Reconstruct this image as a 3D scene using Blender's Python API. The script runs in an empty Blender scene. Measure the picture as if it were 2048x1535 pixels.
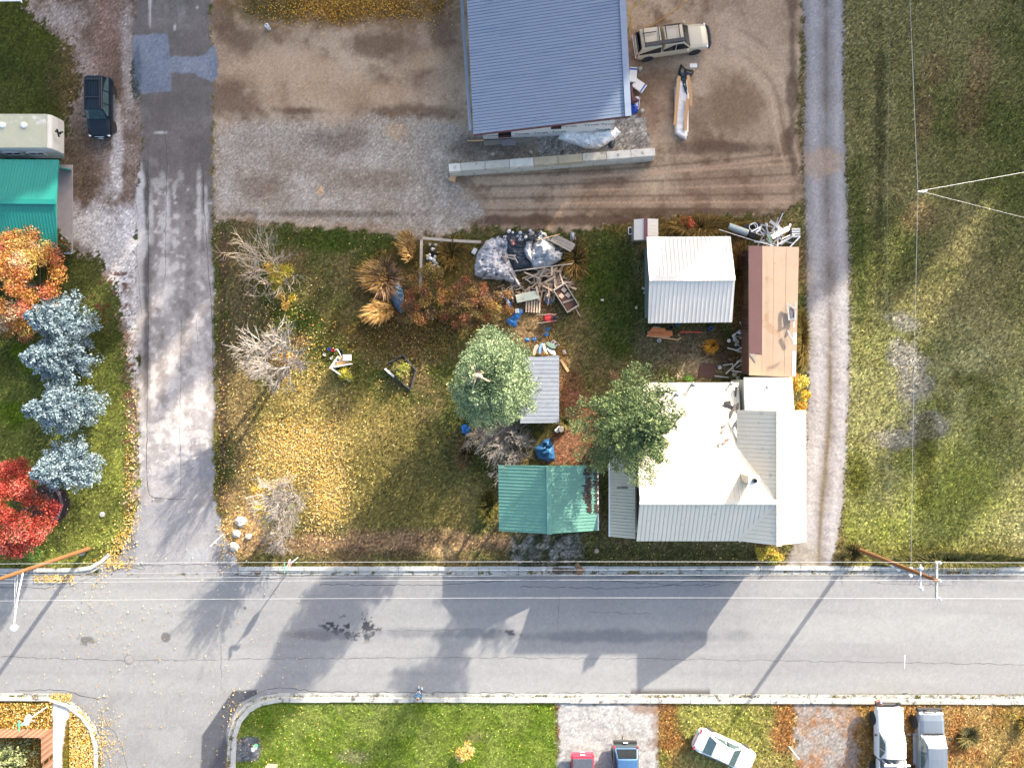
import bpy, bmesh, math, random
import numpy as np
from mathutils import Vector, Matrix
R = math.radians
random.seed(7)
sc = bpy.context.scene
C = sc.collection

# ---------------------------------------------------------------- camera, sky, sun, exposure
S = 26.5          # photo pixels per metre on the ground
H = 54.0          # flying height of the camera
camd = bpy.data.cameras.new('camera'); cam = bpy.data.objects.new('camera', camd); C.objects.link(cam)
cam.location = (0, 0, H); cam.rotation_euler = (0, 0, 0)
camd.sensor_width = 36; camd.lens = 36 * H / (2048 / S); camd.clip_end = 3000
sc.camera = cam
SUN_EL = 19.5
sdir = Vector((0.576 * math.cos(R(SUN_EL)), 0.817 * math.cos(R(SUN_EL)), math.sin(R(SUN_EL))))   # towards the sun
w = bpy.data.worlds.new('World'); sc.world = w; w.use_nodes = True
nt = w.node_tree; nt.nodes.clear()
sky = nt.nodes.new('ShaderNodeTexSky'); sky.sky_type = 'NISHITA'; sky.sun_disc = False
sky.sun_elevation = R(SUN_EL); sky.sun_rotation = math.atan2(0.576, 0.817)
sky.air_density = 1.0; sky.dust_density = 4.0; sky.ozone_density = 1.0
bgn = nt.nodes.new('ShaderNodeBackground'); bgn.inputs['Strength'].default_value = 0.15
wo = nt.nodes.new('ShaderNodeOutputWorld')
nt.links.new(sky.outputs[0], bgn.inputs[0]); nt.links.new(bgn.outputs[0], wo.inputs[0])
sund = bpy.data.lights.new('sun', 'SUN'); sun = bpy.data.objects.new('sun', sund); C.objects.link(sun)
sund.energy = 4.0; sund.angle = R(0.6); sund.color = (1.0, 0.92, 0.79)
sun.rotation_euler = sdir.to_track_quat('Z', 'Y').to_euler()
sc.view_settings.view_transform = 'Standard'; sc.view_settings.look = 'None'
sc.view_settings.gamma = 1; sc.view_settings.exposure = 1.98
GS, GL = (1.33, 1.46, 1.68), (3.35, 3.3, 3.2)      # picture brightness per unit albedo in shade and in sun (only for choosing albedos)

# ---------------------------------------------------------------- helpers
def P(px, py, h=0.0):
    k = (1 - h / H) / S
    return Vector(((px - 1024) * k, (767.5 - py) * k, h))
def lin(c):
    c = c / 255.0
    return c / 12.92 if c <= 0.04045 else ((c + 0.055) / 1.055) ** 2.4
def sh(*c): return tuple(min(0.85, lin(v) / k) for v, k in zip(c, GS))
def lt(*c): return tuple(min(0.85, lin(v) / k) for v, k in zip(c, GL))
def tag(o, label, cat=None, group=None, kind=None):
    if label: o['label'] = label
    if cat: o['category'] = cat
    if group: o['group'] = group
    if kind: o['kind'] = kind
    return o
def thing(name, loc=(0, 0, 0), label=None, cat=None, group=None, rz=0.0, kind=None):
    o = bpy.data.objects.new(name, None); C.objects.link(o)
    o.location = loc; o.rotation_euler = (0, 0, rz); o.empty_display_size = 0.2
    return tag(o, label, cat, group, kind)
def link(name, me, m=None, parent=None, loc=None, rz=None):
    o = bpy.data.objects.new(name, me); C.objects.link(o)
    if m is not None and len(me.materials) == 0: me.materials.append(m)
    if parent is not None:
        o.parent = parent
    if loc is not None: o.location = loc
    if rz is not None: o.rotation_euler = (0, 0, rz)
    return o
def copy_tree(o, parent=None):
    c = o.copy(); C.objects.link(c); c.parent = parent
    for ch in o.children: copy_tree(ch, c)
    return c

# ---- procedural materials
def mat(name, col, rough=0.7, var=0.25, scale=3.0, fine=40.0, bump=0.0, metal=0.0, attr=False, spec=0.5, coat=0.0,
        trans=0.0, stretch=None, col2=None, c2amt=0.5, c2scale=1.0, emit=None, alpha=None):
    m = bpy.data.materials.new(name); m.use_nodes = True
    n = m.node_tree.nodes; l = m.node_tree.links
    b = n['Principled BSDF']
    b.inputs['Roughness'].default_value = rough; b.inputs['Metallic'].default_value = metal
    b.inputs['Specular IOR Level'].default_value = spec
    if coat: b.inputs['Coat Weight'].default_value = coat; b.inputs['Coat Roughness'].default_value = 0.08
    tc = n.new('ShaderNodeTexCoord'); mp = n.new('ShaderNodeMapping')
    l.new(tc.outputs['Object'], mp.inputs['Vector'])
    if stretch: mp.inputs['Scale'].default_value = stretch
    n1 = n.new('ShaderNodeTexNoise'); n1.inputs['Scale'].default_value = scale; n1.inputs['Detail'].default_value = 5; n1.inputs['Roughness'].default_value = 0.62
    n2 = n.new('ShaderNodeTexNoise'); n2.inputs['Scale'].default_value = fine; n2.inputs['Detail'].default_value = 2
    l.new(mp.outputs[0], n1.inputs['Vector']); l.new(mp.outputs[0], n2.inputs['Vector'])
    ad = n.new('ShaderNodeMath'); ad.operation = 'ADD'
    l.new(n1.outputs['Fac'], ad.inputs[0]); l.new(n2.outputs['Fac'], ad.inputs[1])
    mr = n.new('ShaderNodeMapRange'); mr.inputs['From Min'].default_value = 0.65; mr.inputs['From Max'].default_value = 1.35
    mr.inputs['To Min'].default_value = 1 - var; mr.inputs['To Max'].default_value = 1 + var
    l.new(ad.outputs[0], mr.inputs['Value'])
    mx = n.new('ShaderNodeMix'); mx.data_type = 'RGBA'; mx.blend_type = 'MULTIPLY'; mx.inputs['Factor'].default_value = 1
    if attr:
        at = n.new('ShaderNodeAttribute'); at.attribute_name = 'Col'; l.new(at.outputs['Color'], mx.inputs['A'])
    elif col2 is not None:
        n3 = n.new('ShaderNodeTexNoise'); n3.inputs['Scale'].default_value = c2scale; n3.inputs['Detail'].default_value = 6; n3.inputs['Roughness'].default_value = 0.7
        l.new(mp.outputs[0], n3.inputs['Vector'])
        r3 = n.new('ShaderNodeMapRange'); r3.inputs['From Min'].default_value = 0.66 - 0.3 * c2amt; r3.inputs['From Max'].default_value = 0.74 - 0.3 * c2amt
        l.new(n3.outputs['Fac'], r3.inputs['Value'])
        m3 = n.new('ShaderNodeMix'); m3.data_type = 'RGBA'
        m3.inputs['A'].default_value = (*col, 1); m3.inputs['B'].default_value = (*col2, 1)
        l.new(r3.outputs[0], m3.inputs['Factor']); l.new(m3.outputs['Result'], mx.inputs['A'])
    else:
        mx.inputs['A'].default_value = (*col, 1)
    l.new(mr.outputs[0], mx.inputs['B']); l.new(mx.outputs['Result'], b.inputs['Base Color'])
    if bump:
        bp = n.new('ShaderNodeBump'); bp.inputs['Strength'].default_value = bump; bp.inputs['Distance'].default_value = 0.03
        l.new(ad.outputs[0], bp.inputs['Height']); l.new(bp.outputs[0], b.inputs['Normal'])
    if trans:
        b.inputs['Transmission Weight'].default_value = trans
    if alpha is not None: b.inputs['Alpha'].default_value = alpha
    return m
def leafmat(name, rough=0.6, tl=0.35):
    m = mat(name, (1, 1, 1), rough=rough, var=0.15, scale=2, fine=12, attr=True, spec=0.3)
    n = m.node_tree.nodes; l = m.node_tree.links; b = n['Principled BSDF']; out = n['Material Output']
    tr = n.new('ShaderNodeBsdfTranslucent'); ms = n.new('ShaderNodeMixShader'); ms.inputs[0].default_value = tl
    src = b.inputs['Base Color'].links[0].from_socket
    l.new(src, tr.inputs['Color']); l.new(b.outputs[0], ms.inputs[1]); l.new(tr.outputs[0], ms.inputs[2]); l.new(ms.outputs[0], out.inputs['Surface'])
    return m

# ---- mesh builder
class MB:
    def __init__(s): s.v = []; s.f = []
    def add(s, vs, fs):
        o = len(s.v); s.v += [tuple(v) for v in vs]; s.f += [tuple(i + o for i in f) for f in fs]; return s
    def box(s, c, size, rz=0.0, rx=0.0, ry=0.0, mtx=None):
        hx, hy, hz = size[0] / 2, size[1] / 2, size[2] / 2
        M = mtx if mtx is not None else (Matrix.Translation(c) @ Matrix.Rotation(rz, 4, 'Z') @ Matrix.Rotation(ry, 4, 'Y') @ Matrix.Rotation(rx, 4, 'X'))
        vs = [M @ Vector((sx * hx, sy * hy, sz * hz)) for sz in (-1, 1) for sy in (-1, 1) for sx in (-1, 1)]
        return s.add(vs, [(0, 2, 3, 1), (4, 5, 7, 6), (0, 1, 5, 4), (2, 6, 7, 3), (0, 4, 6, 2), (1, 3, 7, 5)])
    def beam(s, a, b, wd, ht, roll=0.0):      # box from a to b
        a = Vector(a); b = Vector(b); d = b - a; L = d.length
        q = d.to_track_quat('X', 'Z').to_matrix().to_4x4()
        M = Matrix.Translation((a + b) / 2) @ q @ Matrix.Rotation(roll, 4, 'X')
        return s.box((0, 0, 0), (L, wd, ht), mtx=M)
    def prism(s, poly, z0, z1):
        n = len(poly)
        vs = [(p[0], p[1], z0) for p in poly] + [(p[0], p[1], z1) for p in poly]
        fs = [tuple(range(n - 1, -1, -1)), tuple(range(n, 2 * n))] + [(i, (i + 1) % n, n + (i + 1) % n, n + i) for i in range(n)]
        return s.add(vs, fs)
    def extrude(s, poly3, off):               # planar 3d polygon pushed along vector off
        n = len(poly3); off = Vector(off)
        vs = [Vector(p) for p in poly3] + [Vector(p) + off for p in poly3]
        fs = [tuple(range(n - 1, -1, -1)), tuple(range(n, 2 * n))] + [(i, (i + 1) % n, n + (i + 1) % n, n + i) for i in range(n)]
        return s.add(vs, fs)
    def tube(s, pts, rad, n=5, cap=True):
        pts = [Vector(p) for p in pts]
        if not hasattr(rad, '__len__'): rad = [rad] * len(pts)
        vs = []
        for i, p in enumerate(pts):
            d = (pts[min(i + 1, len(pts) - 1)] - pts[max(i - 1, 0)])
            if d.length < 1e-6: d = Vector((0, 0, 1))
            d.normalize()
            a = d.cross(Vector((0, 0, 1)) if abs(d.z) < 0.95 else Vector((1, 0, 0))).normalized(); b = d.cross(a)
            for k in range(n):
                t = 2 * math.pi * k / n; vs.append(p + (a * math.cos(t) + b * math.sin(t)) * rad[i])
        fs = []
        for i in range(len(pts) - 1):
            for k in range(n):
                k2 = (k + 1) % n; fs.append((i * n + k, i * n + k2, (i + 1) * n + k2, (i + 1) * n + k))
        if cap: fs.append(tuple(range(n))[::-1]); fs.append(tuple(range((len(pts) - 1) * n, len(pts) * n)))
        return s.add(vs, fs)
    def lathe(s, prof, c=(0, 0, 0), n=16, axis='Z'):
        vs = []; c = Vector(c)
        for r, z in prof:
            for k in range(n):
                t = 2 * math.pi * k / n; x, y = r * math.cos(t), r * math.sin(t)
                vs.append(c + (Vector((x, y, z)) if axis == 'Z' else Vector((x, z, y)) if axis == 'Y' else Vector((z, x, y))))
        fs = []
        for i in range(len(prof) - 1):
            for k in range(n):
                k2 = (k + 1) % n; fs.append((i * n + k, i * n + k2, (i + 1) * n + k2, (i + 1) * n + k))
        fs.append(tuple(range(n))[::-1]); fs.append(tuple(range((len(prof) - 1) * n, len(prof) * n)))
        return s.add(vs, fs)
    def mesh(s, name='m', smooth=False, fixn=True):
        me = bpy.data.meshes.new(name); me.from_pydata(s.v, [], s.f)
        if fixn:
            bm = bmesh.new(); bm.from_mesh(me); bmesh.ops.recalc_face_normals(bm, faces=bm.faces); bm.to_mesh(me); bm.free()
        if smooth: me.polygons.foreach_set('use_smooth', [True] * len(me.polygons))
        me.update(); return me
    def build(s, name, m, parent=None, loc=None, rz=None, smooth=False, bevel=0.0, fixn=True):
        o = link(name, s.mesh(name, smooth, fixn), m, parent, loc, rz)
        if bevel:
            b = o.modifiers.new('bevel', 'BEVEL'); b.width = bevel; b.segments = 2; b.limit_method = 'ANGLE'; b.angle_limit = R(35)
        return o

def np_mesh(name, V, F, m=None, col=None, parent=None, loc=None, smooth=False):
    """V (n,3), F (k,3|4) int, col (n,3) per vertex"""
    me = bpy.data.meshes.new(name); V = np.asarray(V, dtype=np.float32); F = np.asarray(F, dtype=np.int32); q = F.shape[1]
    me.vertices.add(len(V)); me.vertices.foreach_set('co', V.ravel())
    me.loops.add(F.size); me.loops.foreach_set('vertex_index', F.ravel())
    me.polygons.add(len(F)); me.polygons.foreach_set('loop_start', np.arange(0, F.size, q, dtype=np.int32))
    try: me.polygons.foreach_set('loop_total', np.full(len(F), q, dtype=np.int32))
    except Exception: pass
    if smooth: me.polygons.foreach_set('use_smooth', np.ones(len(F), dtype=bool))
    if col is not None:
        a = me.color_attributes.new('Col', 'FLOAT_COLOR', 'POINT')
        cc = np.ones((len(V), 4), dtype=np.float32); cc[:, :3] = np.clip(col, 0, 0.9); a.data.foreach_set('color', cc.ravel())
    me.update(calc_edges=True); me.validate()
    return link(name, me, m, parent, loc)

def leaf_quads(pts, size, rng, up=0.3, aspect=0.6, axis=None):
    """quads of given size at pts with random normals pulled upward; axis (N,3) optional long axis"""
    n = len(pts); size = np.broadcast_to(np.asarray(size, dtype=float), (n,))
    nr = rng.normal(size=(n, 3)); nr /= np.linalg.norm(nr, axis=1, keepdims=True) + 1e-9
    nr[:, 2] = np.abs(nr[:, 2]) + up; nr /= np.linalg.norm(nr, axis=1, keepdims=True)
    t = rng.normal(size=(n, 3)) if axis is None else np.asarray(axis)
    t = t - nr * np.sum(t * nr, axis=1, keepdims=True); t /= np.linalg.norm(t, axis=1, keepdims=True) + 1e-9
    b = np.cross(nr, t)
    a = t * (size / 2)[:, None]; b = b * (size * aspect / 2)[:, None]
    V = np.empty((n, 4, 3)); V[:, 0] = pts - a; V[:, 1] = pts + b * 1.0; V[:, 2] = pts + a; V[:, 3] = pts - b * 1.0
    return V.reshape(-1, 3), np.arange(4 * n).reshape(n, 4)

# ---- 2d noise and polygons on arrays
def vnoise(x, y, seed):
    xi = np.floor(x).astype(np.int64); yi = np.floor(y).astype(np.int64); fx = x - xi; fy = y - yi
    fx = fx * fx * (3 - 2 * fx); fy = fy * fy * (3 - 2 * fy)
    def h(a, b):
        k = (a * 374761393 + b * 668265263 + seed * 1442695041) & 0xffffffff
        k = ((k ^ (k >> 13)) * 1274126177) & 0xffffffff
        return ((k ^ (k >> 16)) & 0xffff) / 32767.5 - 1.0
    return (h(xi, yi) * (1 - fx) + h(xi + 1, yi) * fx) * (1 - fy) + (h(xi, yi + 1) * (1 - fx) + h(xi + 1, yi + 1) * fx) * fy
def fbm(x, y, scale, seed=0, octv=4, gain=0.55):
    t = 0; a = 1; s = 0
    for o in range(octv):
        t = t + a * vnoise(x / scale * 2 ** o + 17.3 * o, y / scale * 2 ** o - 9.1 * o, seed + o * 31); s += a; a *= gain
    return t / s * 1.6
def sdist(poly, X, Y):
    """signed distance (positive inside) in px"""
    d = np.full(X.shape, 1e9); ins = np.zeros(X.shape, dtype=bool); n = len(poly)
    for i in range(n):
        x1, y1 = poly[i]; x2, y2 = poly[(i + 1) % n]
        ex, ey = x2 - x1, y2 - y1; L = ex * ex + ey * ey + 1e-9
        t = np.clip(((X - x1) * ex + (Y - y1) * ey) / L, 0, 1)
        d = np.minimum(d, (X - x1 - t * ex) ** 2 + (Y - y1 - t * ey) ** 2)
        c = ((y1 > Y) != (y2 > Y)) & (X < (x2 - x1) * (Y - y1) / ((y2 - y1) if abs(y2 - y1) > 1e-9 else 1e-9) + x1)
        ins ^= c
    d = np.sqrt(d); return np.where(ins, d, -d)
def sstep(a, b, x):
    t = np.clip((x - a) / (b - a), 0, 1); return t * t * (3 - 2 * t)

def text_mesh(body, size, extrude=0.002):
    cu = bpy.data.curves.new('t', 'FONT'); cu.body = body; cu.size = size; cu.extrude = extrude
    cu.align_x = 'CENTER'; cu.align_y = 'CENTER'
    o = bpy.data.objects.new('t', cu); C.objects.link(o)
    dg = bpy.context.evaluated_depsgraph_get(); me = bpy.data.meshes.new_from_object(o.evaluated_get(dg))
    bpy.data.objects.remove(o); bpy.data.curves.remove(cu); return me

def clip_poly(poly, f):
    """clip list of 2d points by half-plane f(p)>=0"""
    out = []
    for i in range(len(poly)):
        a, b = poly[i], poly[(i + 1) % len(poly)]; fa, fb = f(a), f(b)
        if fa >= 0: out.append(a)
        if (fa >= 0) != (fb >= 0):
            t = fa / (fa - fb); out.append((a[0] + (b[0] - a[0]) * t, a[1] + (b[1] - a[1]) * t))
    return out
def roof_plane(roof, poly3, up, m, pw=0.9, ribs=4, rib_h=0.03, rib_w=0.05, th=0.02, lift=0.012, name='roof_panel', jit=0.0, gap=0.004):
    """cover a planar convex polygon with ribbed sheets, each its own object; 'up' = direction the ribs run"""
    p0 = Vector(poly3[0])
    nrm = Vector((0, 0, 0))
    for i in range(len(poly3)):
        a = Vector(poly3[i]); b = Vector(poly3[(i + 1) % len(poly3)]); nrm += a.cross(b)
    nrm.normalize()
    if nrm.z < 0: nrm = -nrm
    v = Vector(up); v = (v - nrm * v.dot(nrm)).normalized(); u = v.cross(nrm)
    p2 = [((Vector(p) - p0).dot(u), (Vector(p) - p0).dot(v)) for p in poly3]
    umin = min(p[0] for p in p2); umax = max(p[0] for p in p2); k = max(1, round((umax - umin) / pw)); pw = (umax - umin) / k
    objs = []
    for i in range(k):
        a, b = umin + i * pw, umin + (i + 1) * pw - gap
        def band(lo, hi):
            q = clip_poly(p2, lambda p: p[0] - lo); q = clip_poly(q, lambda p: hi - p[0]) if len(q) > 2 else []
            return [p0 + u * x + v * y for x, y in q] if len(q) > 2 else []
        j = random.uniform(0, jit)
        q = band(a, b)
        if not q: continue
        mb = MB(); base = nrm * (lift + j)
        mb.extrude([x + base for x in q], nrm * th)
        for r in range(ribs):
            c = a + (r + 0.12) * (pw / ribs); q = band(c, min(b, c + rib_w))
            if q: mb.extrude([x + base + nrm * (th - 0.002) for x in q], nrm * rib_h)
        objs.append(mb.build(name, m, roof))
    return objs
def slab(poly3, th):
    mb = MB(); nrm = Vector((0, 0, 0))
    for i in range(len(poly3)): nrm += Vector(poly3[i]).cross(Vector(poly3[(i + 1) % len(poly3)]))
    nrm.normalize()
    if nrm.z < 0: nrm = -nrm
    return mb.extrude(poly3, -nrm * th)

# ================================================================ GROUND (colour and zone of every 0.1 m cell)
CELL = 0.1
gx = np.arange(-42, 42.001, CELL); gy = np.arange(-32, 32.001, CELL)
WX, WY = np.meshgrid(gx, gy)
X = WX * S + 1024; Y = 767.5 - WY * S          # photo pixels
rg = np.random.default_rng(3)
n_big = fbm(X, Y, 160, 1, 5); n_mid = fbm(X, Y, 45, 2, 4); n_sm = fbm(X, Y, 14, 3, 3); n_fine = rg.normal(size=X.shape)
n_b2 = fbm(X, Y, 120, 9, 5); n_m2 = fbm(X, Y, 40, 11, 4); n_s2 = fbm(X, Y, 9, 13, 3)
ZN = ['lawn', 'main_road', 'side_street', 'dirt_lot', 'gravel_yard', 'gravel_lane', 'field', 'roadside_lawn', 'gravel_shoulder',
      'corner_lawn', 'gravel_driveway', 'dry_lawn', 'dirt_driveway', 'bark_bed', 'corner_verge', 'gravel_pad', 'mixed_driveway']
ZI = {n: i for i, n in enumerate(ZN)}
Z = np.zeros(X.shape, dtype=np.int8)
COL = np.zeros(X.shape + (3,)); GR = np.full(X.shape, 0.25)      # colour and grain strength
BX = X.copy(); BY = Y.copy()
def blend(m, c, k=1.0):
    c = np.asarray(c); m = np.clip(m * k, 0, 1)[..., None]; COL[:] = COL * (1 - m) + c * m
def mixc(a, b, t):
    t = np.clip(t, 0, 1)[..., None]; return np.asarray(a) * (1 - t) + np.asarray(b) * t
def region(poly, zone=None, col=None, amp=6, wid=4, grain=None, k=1.0, ns=None):
    d = sdist(poly, X, Y) + amp * (n_sm if ns is None else ns) + 0.4 * amp * n_s2
    m = sstep(-wid, wid, d)
    if col is not None: blend(m, col, k)
    if zone is not None: Z[d > 0] = ZI[zone]
    if grain is not None: GR[d > 0] = grain
    return m
def blob(cx, cy, rx, ry, rot=0.0, soft=0.5, amp=0.35):
    c, s = math.cos(rot), math.sin(rot); dx, dy = X - cx, Y - cy
    u = (dx * c + dy * s) / rx; v = (-dx * s + dy * c) / ry
    return sstep(1 + soft, 1 - soft, np.sqrt(u * u + v * v) + amp * n_mid + 0.2 * n_sm)

# --- yard lawn (base everywhere)
olive = mixc(sh(106, 102, 66), sh(74, 82, 42), 0.5 + 0.9 * n_big); olive = mixc(olive, np.asarray(sh(124, 106, 80)), 0.15 + 0.7 * n_m2)
COL[:] = olive; GR[:] = 0.34
for cx, cy, rx, ry in [(760, 500, 60, 40), (640, 480, 70, 25), (1200, 520, 55, 70), (1190, 590, 40, 60), (1235, 680, 40, 40), (600, 640, 60, 30), (690, 745, 60, 60), (960, 980, 25, 60), (700, 480, 60, 20)]:
    blend(blob(cx, cy, rx, ry), sh(62, 78, 28), 0.75)
for cx, cy, rx, ry in [(650, 830, 130, 90), (560, 900, 110, 120), (700, 950, 80, 80), (860, 1000, 120, 60), (780, 850, 60, 60)]:
    blend(blob(cx, cy, rx, ry), lt(214, 186, 108), 0.6)  # golden sunlit patches put into the lawn colour
for cx, cy, rx, ry, k_ in [(600, 880, 85, 42, .8), (658, 985, 36, 62, .85), (560, 925, 60, 50, .7), (710, 880, 60, 30, .5), (480, 800, 30, 60, .5), (620, 780, 60, 40, .5), (940, 1000, 30, 40, .4)]:
    blend(blob(cx, cy, rx, ry, amp=.25), lt(250, 216, 132), k_)  # brightest sun glow and leaf cover put into the base colour
for cx, cy, rx, ry in [(800, 930, 110, 90), (760, 1010, 60, 60), (880, 1010, 60, 50), (500, 850, 14, 60), (520, 1100, 60, 20)]:
    blend(blob(cx, cy, rx, ry), lt(150, 138, 74), .6)
blend(blob(760, 1085, 330, 22), sh(142, 118, 96), 0.85)        # worn strip along the kerb
blend(blob(890, 1095, 25, 30), sh(200, 172, 130), 0.8)
for cx, cy in [(700, 1105), (800, 1110), (870, 1080), (520, 1095)]:
    blend(blob(cx, cy, 40, 14), sh(70, 62, 50), 0.6)
blend(blob(1380, 700, 90, 40), sh(104, 96, 84), 0.85); blend(blob(1400, 735, 60, 20), sh(160, 146, 126), 0.6); blend(blob(1300, 700, 30, 60), sh(96, 94, 78), 0.6)
blend(blob(1450, 700, 30, 50), sh(58, 50, 40), 0.7)
blend(blob(1380, 455, 130, 25), sh(116, 96, 56), 0.8); blend(blob(1480, 560, 20, 140), sh(104, 82, 44), 0.7)
blend(blob(1045, 590, 90, 60), sh(104, 86, 66), 0.8); blend(blob(1060, 660, 40, 30), sh(150, 128, 100), 0.7)
blend(blob(860, 520, 120, 50), sh(106, 88, 48), 0.75); blend(blob(770, 580, 55, 70), sh(98, 76, 46), 0.6)
blend(blob(800, 660, 130, 45), sh(92, 70, 38), 0.65)
blend(blob(480, 700, 30, 300), sh(118, 102, 80), 0.6); blend(blob(447, 800, 8, 380, amp=0.5), sh(88, 74, 62), 0.8)
blend(blob(480, 1050, 40, 50), sh(190, 160, 120), 0.8)
blend(blob(1250, 1110, 330, 18), sh(66, 68, 36), 0.6)

# --- field on the right
fld = [(1694, -90), (2200, -90), (2200, 1132), (1690, 1132), (1688, 1000), (1698, 600), (1690, 300), (1684, 0)]
fc = mixc(sh(122, 118, 82), sh(84, 90, 50), 0.45 + 0.8 * n_b2); fc = mixc(fc, np.asarray(lt(226, 216, 150)), sstep(560, 760, Y) * (0.5 + 0.6 * n_m2)); fc = mixc(fc, np.asarray(lt(186, 190, 92)), sstep(560, 760, Y) * np.clip(0.35 - 0.8 * n_big, 0, 1))  # lower part paler: sunlight put into the field colour
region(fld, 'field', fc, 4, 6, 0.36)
fm = (Z == ZI['field'])
for cx, cy, rx, ry in [(1870, 140, 25, 30), (1960, 150, 25, 60), (1940, 230, 30, 40), (1850, 230, 18, 60), (1840, 430, 35, 30)]:
    blend(blob(cx, cy, rx, ry) * fm, sh(124, 96, 78), 0.4)
for cx, cy, rx, ry in [(1820, 760, 30, 60), (1800, 700, 25, 30), (1855, 850, 35, 25), (1790, 880, 50, 18), (1800, 640, 40, 25)]:
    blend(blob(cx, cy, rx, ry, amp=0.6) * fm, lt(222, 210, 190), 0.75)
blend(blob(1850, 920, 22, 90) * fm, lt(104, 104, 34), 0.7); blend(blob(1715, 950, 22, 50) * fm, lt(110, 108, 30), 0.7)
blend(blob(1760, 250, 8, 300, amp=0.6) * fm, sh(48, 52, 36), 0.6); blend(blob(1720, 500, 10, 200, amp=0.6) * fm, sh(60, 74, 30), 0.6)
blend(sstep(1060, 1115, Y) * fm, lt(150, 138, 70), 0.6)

# --- building lot: bare earth
lot = [(418, -90), (1600, -90), (1598, 120), (1592, 260), (1604, 330), (1600, 400), (1560, 425), (1330, 432), (1150, 462), (960, 452), (880, 470), (430, 440)]
dc = mixc(sh(190, 171, 152), sh(154, 133, 116), 0.45 + 0.8 * n_b2); dc = mixc(dc, np.asarray(sh(112, 90, 74)), np.clip(0.1 + 0.8 * n_m2 + .3 * n_s2, 0, 0.7))
region(lot, 'dirt_lot', dc, 7, 5, 0.10)
dm = (Z == ZI['dirt_lot'])
blend(blob(560, 140, 120, 40) * dm, sh(188, 164, 142), 0.8); blend(blob(680, 190, 160, 25) * dm, sh(178, 152, 128), 0.6); blend(blob(850, 120, 60, 20, -0.35) * dm, sh(190, 166, 140), 0.7)
for a in [(480, 80, 45, 30), (470, 200, 55, 40), (760, 90, 70, 25), (820, 225, 80, 16), (600, 222, 50, 8), (890, 60, 30, 60), (440, 30, 30, 40)]:
    blend(blob(*a) * dm, sh(104, 84, 70), 0.75)
blend(blob(700, 8, 190, 40) * dm, sh(120, 92, 40), 0.85); blend(blob(540, 15, 60, 35) * dm, sh(88, 84, 46), 0.8)
Z[(sdist([(480, -90), (910, -90), (900, 20), (820, 42), (620, 48), (520, 48), (485, 30)], X, Y) + 8 * n_sm > 0)] = ZI['lawn']
blend(blob(1490, 130, 90, 120) * dm, sh(192, 172, 154), 0.8); blend(blob(1540, 60, 50, 80) * dm, sh(176, 156, 138), 0.6)
blend(blob(1470, 210, 55, 60) * dm, sh(126, 104, 84), 0.8); blend(blob(1300, 180, 70, 90) * dm, sh(134, 110, 92), 0.5)
blend(blob(1440, 295, 110, 14) * dm, sh(92, 74, 62), 0.8); blend(blob(1100, 440, 260, 10) * dm, sh(92, 72, 60), 0.8)
blend(blob(1400, 425, 200, 10) * dm, sh(84, 70, 54), 0.7)
# wheel tracks sweeping along the earth drive
for i, (off, bend) in enumerate([(338, -34), (346, -20), (360, -12), (372, -4), (384, 4), (396, 8), (408, 12), (352, -40)]):
    t = (X - 930) / 660; yc = off + 14 * (1 - t) + bend * np.clip(t, 0, 1.1) ** 2
    m = np.exp(-((Y - yc) / 2.6) ** 2) * sstep(920, 1000, X) * sstep(1610, 1570, X) * dm
    blend(m, sh(196, 168, 146) if i % 2 else sh(108, 86, 72), 0.65)
for rr0, cc0 in [(150, sh(206, 184, 164)), (165, sh(120, 100, 86)), (185, sh(204, 182, 162)), (205, sh(126, 106, 90)), (132, sh(126, 106, 90))]:
    dd = np.hypot(X - 1405, (Y - 262) * .95); blend(np.exp(-((dd - rr0) / 4.5) ** 2) * sstep(1420, 1500, X) * sstep(330, 260, Y) * dm * (.6 + .5 * n_m2), cc0, 0.6)
for x0, c in [(1545, sh(200, 178, 158)), (1560, sh(112, 92, 78)), (1575, sh(196, 172, 150))]:
    xc = x0 + 0.16 * (Y - 220) + 0.0006 * (Y - 220) ** 2
    blend(np.exp(-((X - xc) / 3) ** 2) * sstep(190, 230, Y) * sstep(350, 320, Y) * dm, c, 0.6)
blend(blob(1585, 150, 10, 230, amp=0.7), sh(86, 72, 64), 0.75)

# --- crushed gravel yard
grv = [(428, 262), (470, 240), (560, 238), (640, 252), (760, 236), (900, 242), (945, 262), (1085, 262), (1080, 315), (900, 330), (890, 360), (950, 395), (968, 425), (945, 442), (880, 468), (840, 470), (760, 450), (600, 440), (430, 438)]
gc = mixc(sh(166, 159, 153), sh(142, 130, 121), 0.4 + 0.9 * n_b2); gc = mixc(gc, np.asarray(sh(194, 190, 187)), np.clip(0.0 + 0.6 * n_m2 + 0.5 * n_b2, 0, 0.7))
region(grv, 'gravel_yard', gc, 13, 16, 0.2, ns=n_sm * .6 + n_mid * .6 + .4 * n_fine * .35)
gm = Z == ZI['gravel_yard']
blend(blob(680, 280, 60, 25) * gm, sh(112, 102, 94), 0.7); blend(blob(970, 290, 60, 25) * gm, sh(104, 96, 88), 0.75); blend(blob(520, 370, 50, 25) * gm, sh(126, 110, 98), 0.6)
blend(blob(760, 360, 70, 25) * gm, sh(128, 112, 100), 0.6); blend(blob(790, 262, 25, 16) * gm, sh(190, 164, 136), 0.6); blend(blob(640, 380, 6, 8) * gm, sh(214, 176, 140), 0.8)
blend(blob(660, 428, 200, 7) * gm, sh(104, 94, 84), 0.7)
region([(1070, 268), (1130, 258), (1230, 240), (1268, 228), (1290, 238), (1300, 290), (1285, 312), (1080, 318)], 'gravel_pad', mixc(sh(176, 174, 172), sh(132, 130, 128), 0.5 + 0.9 * n_s2), 2, 2, 0.34)

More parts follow.
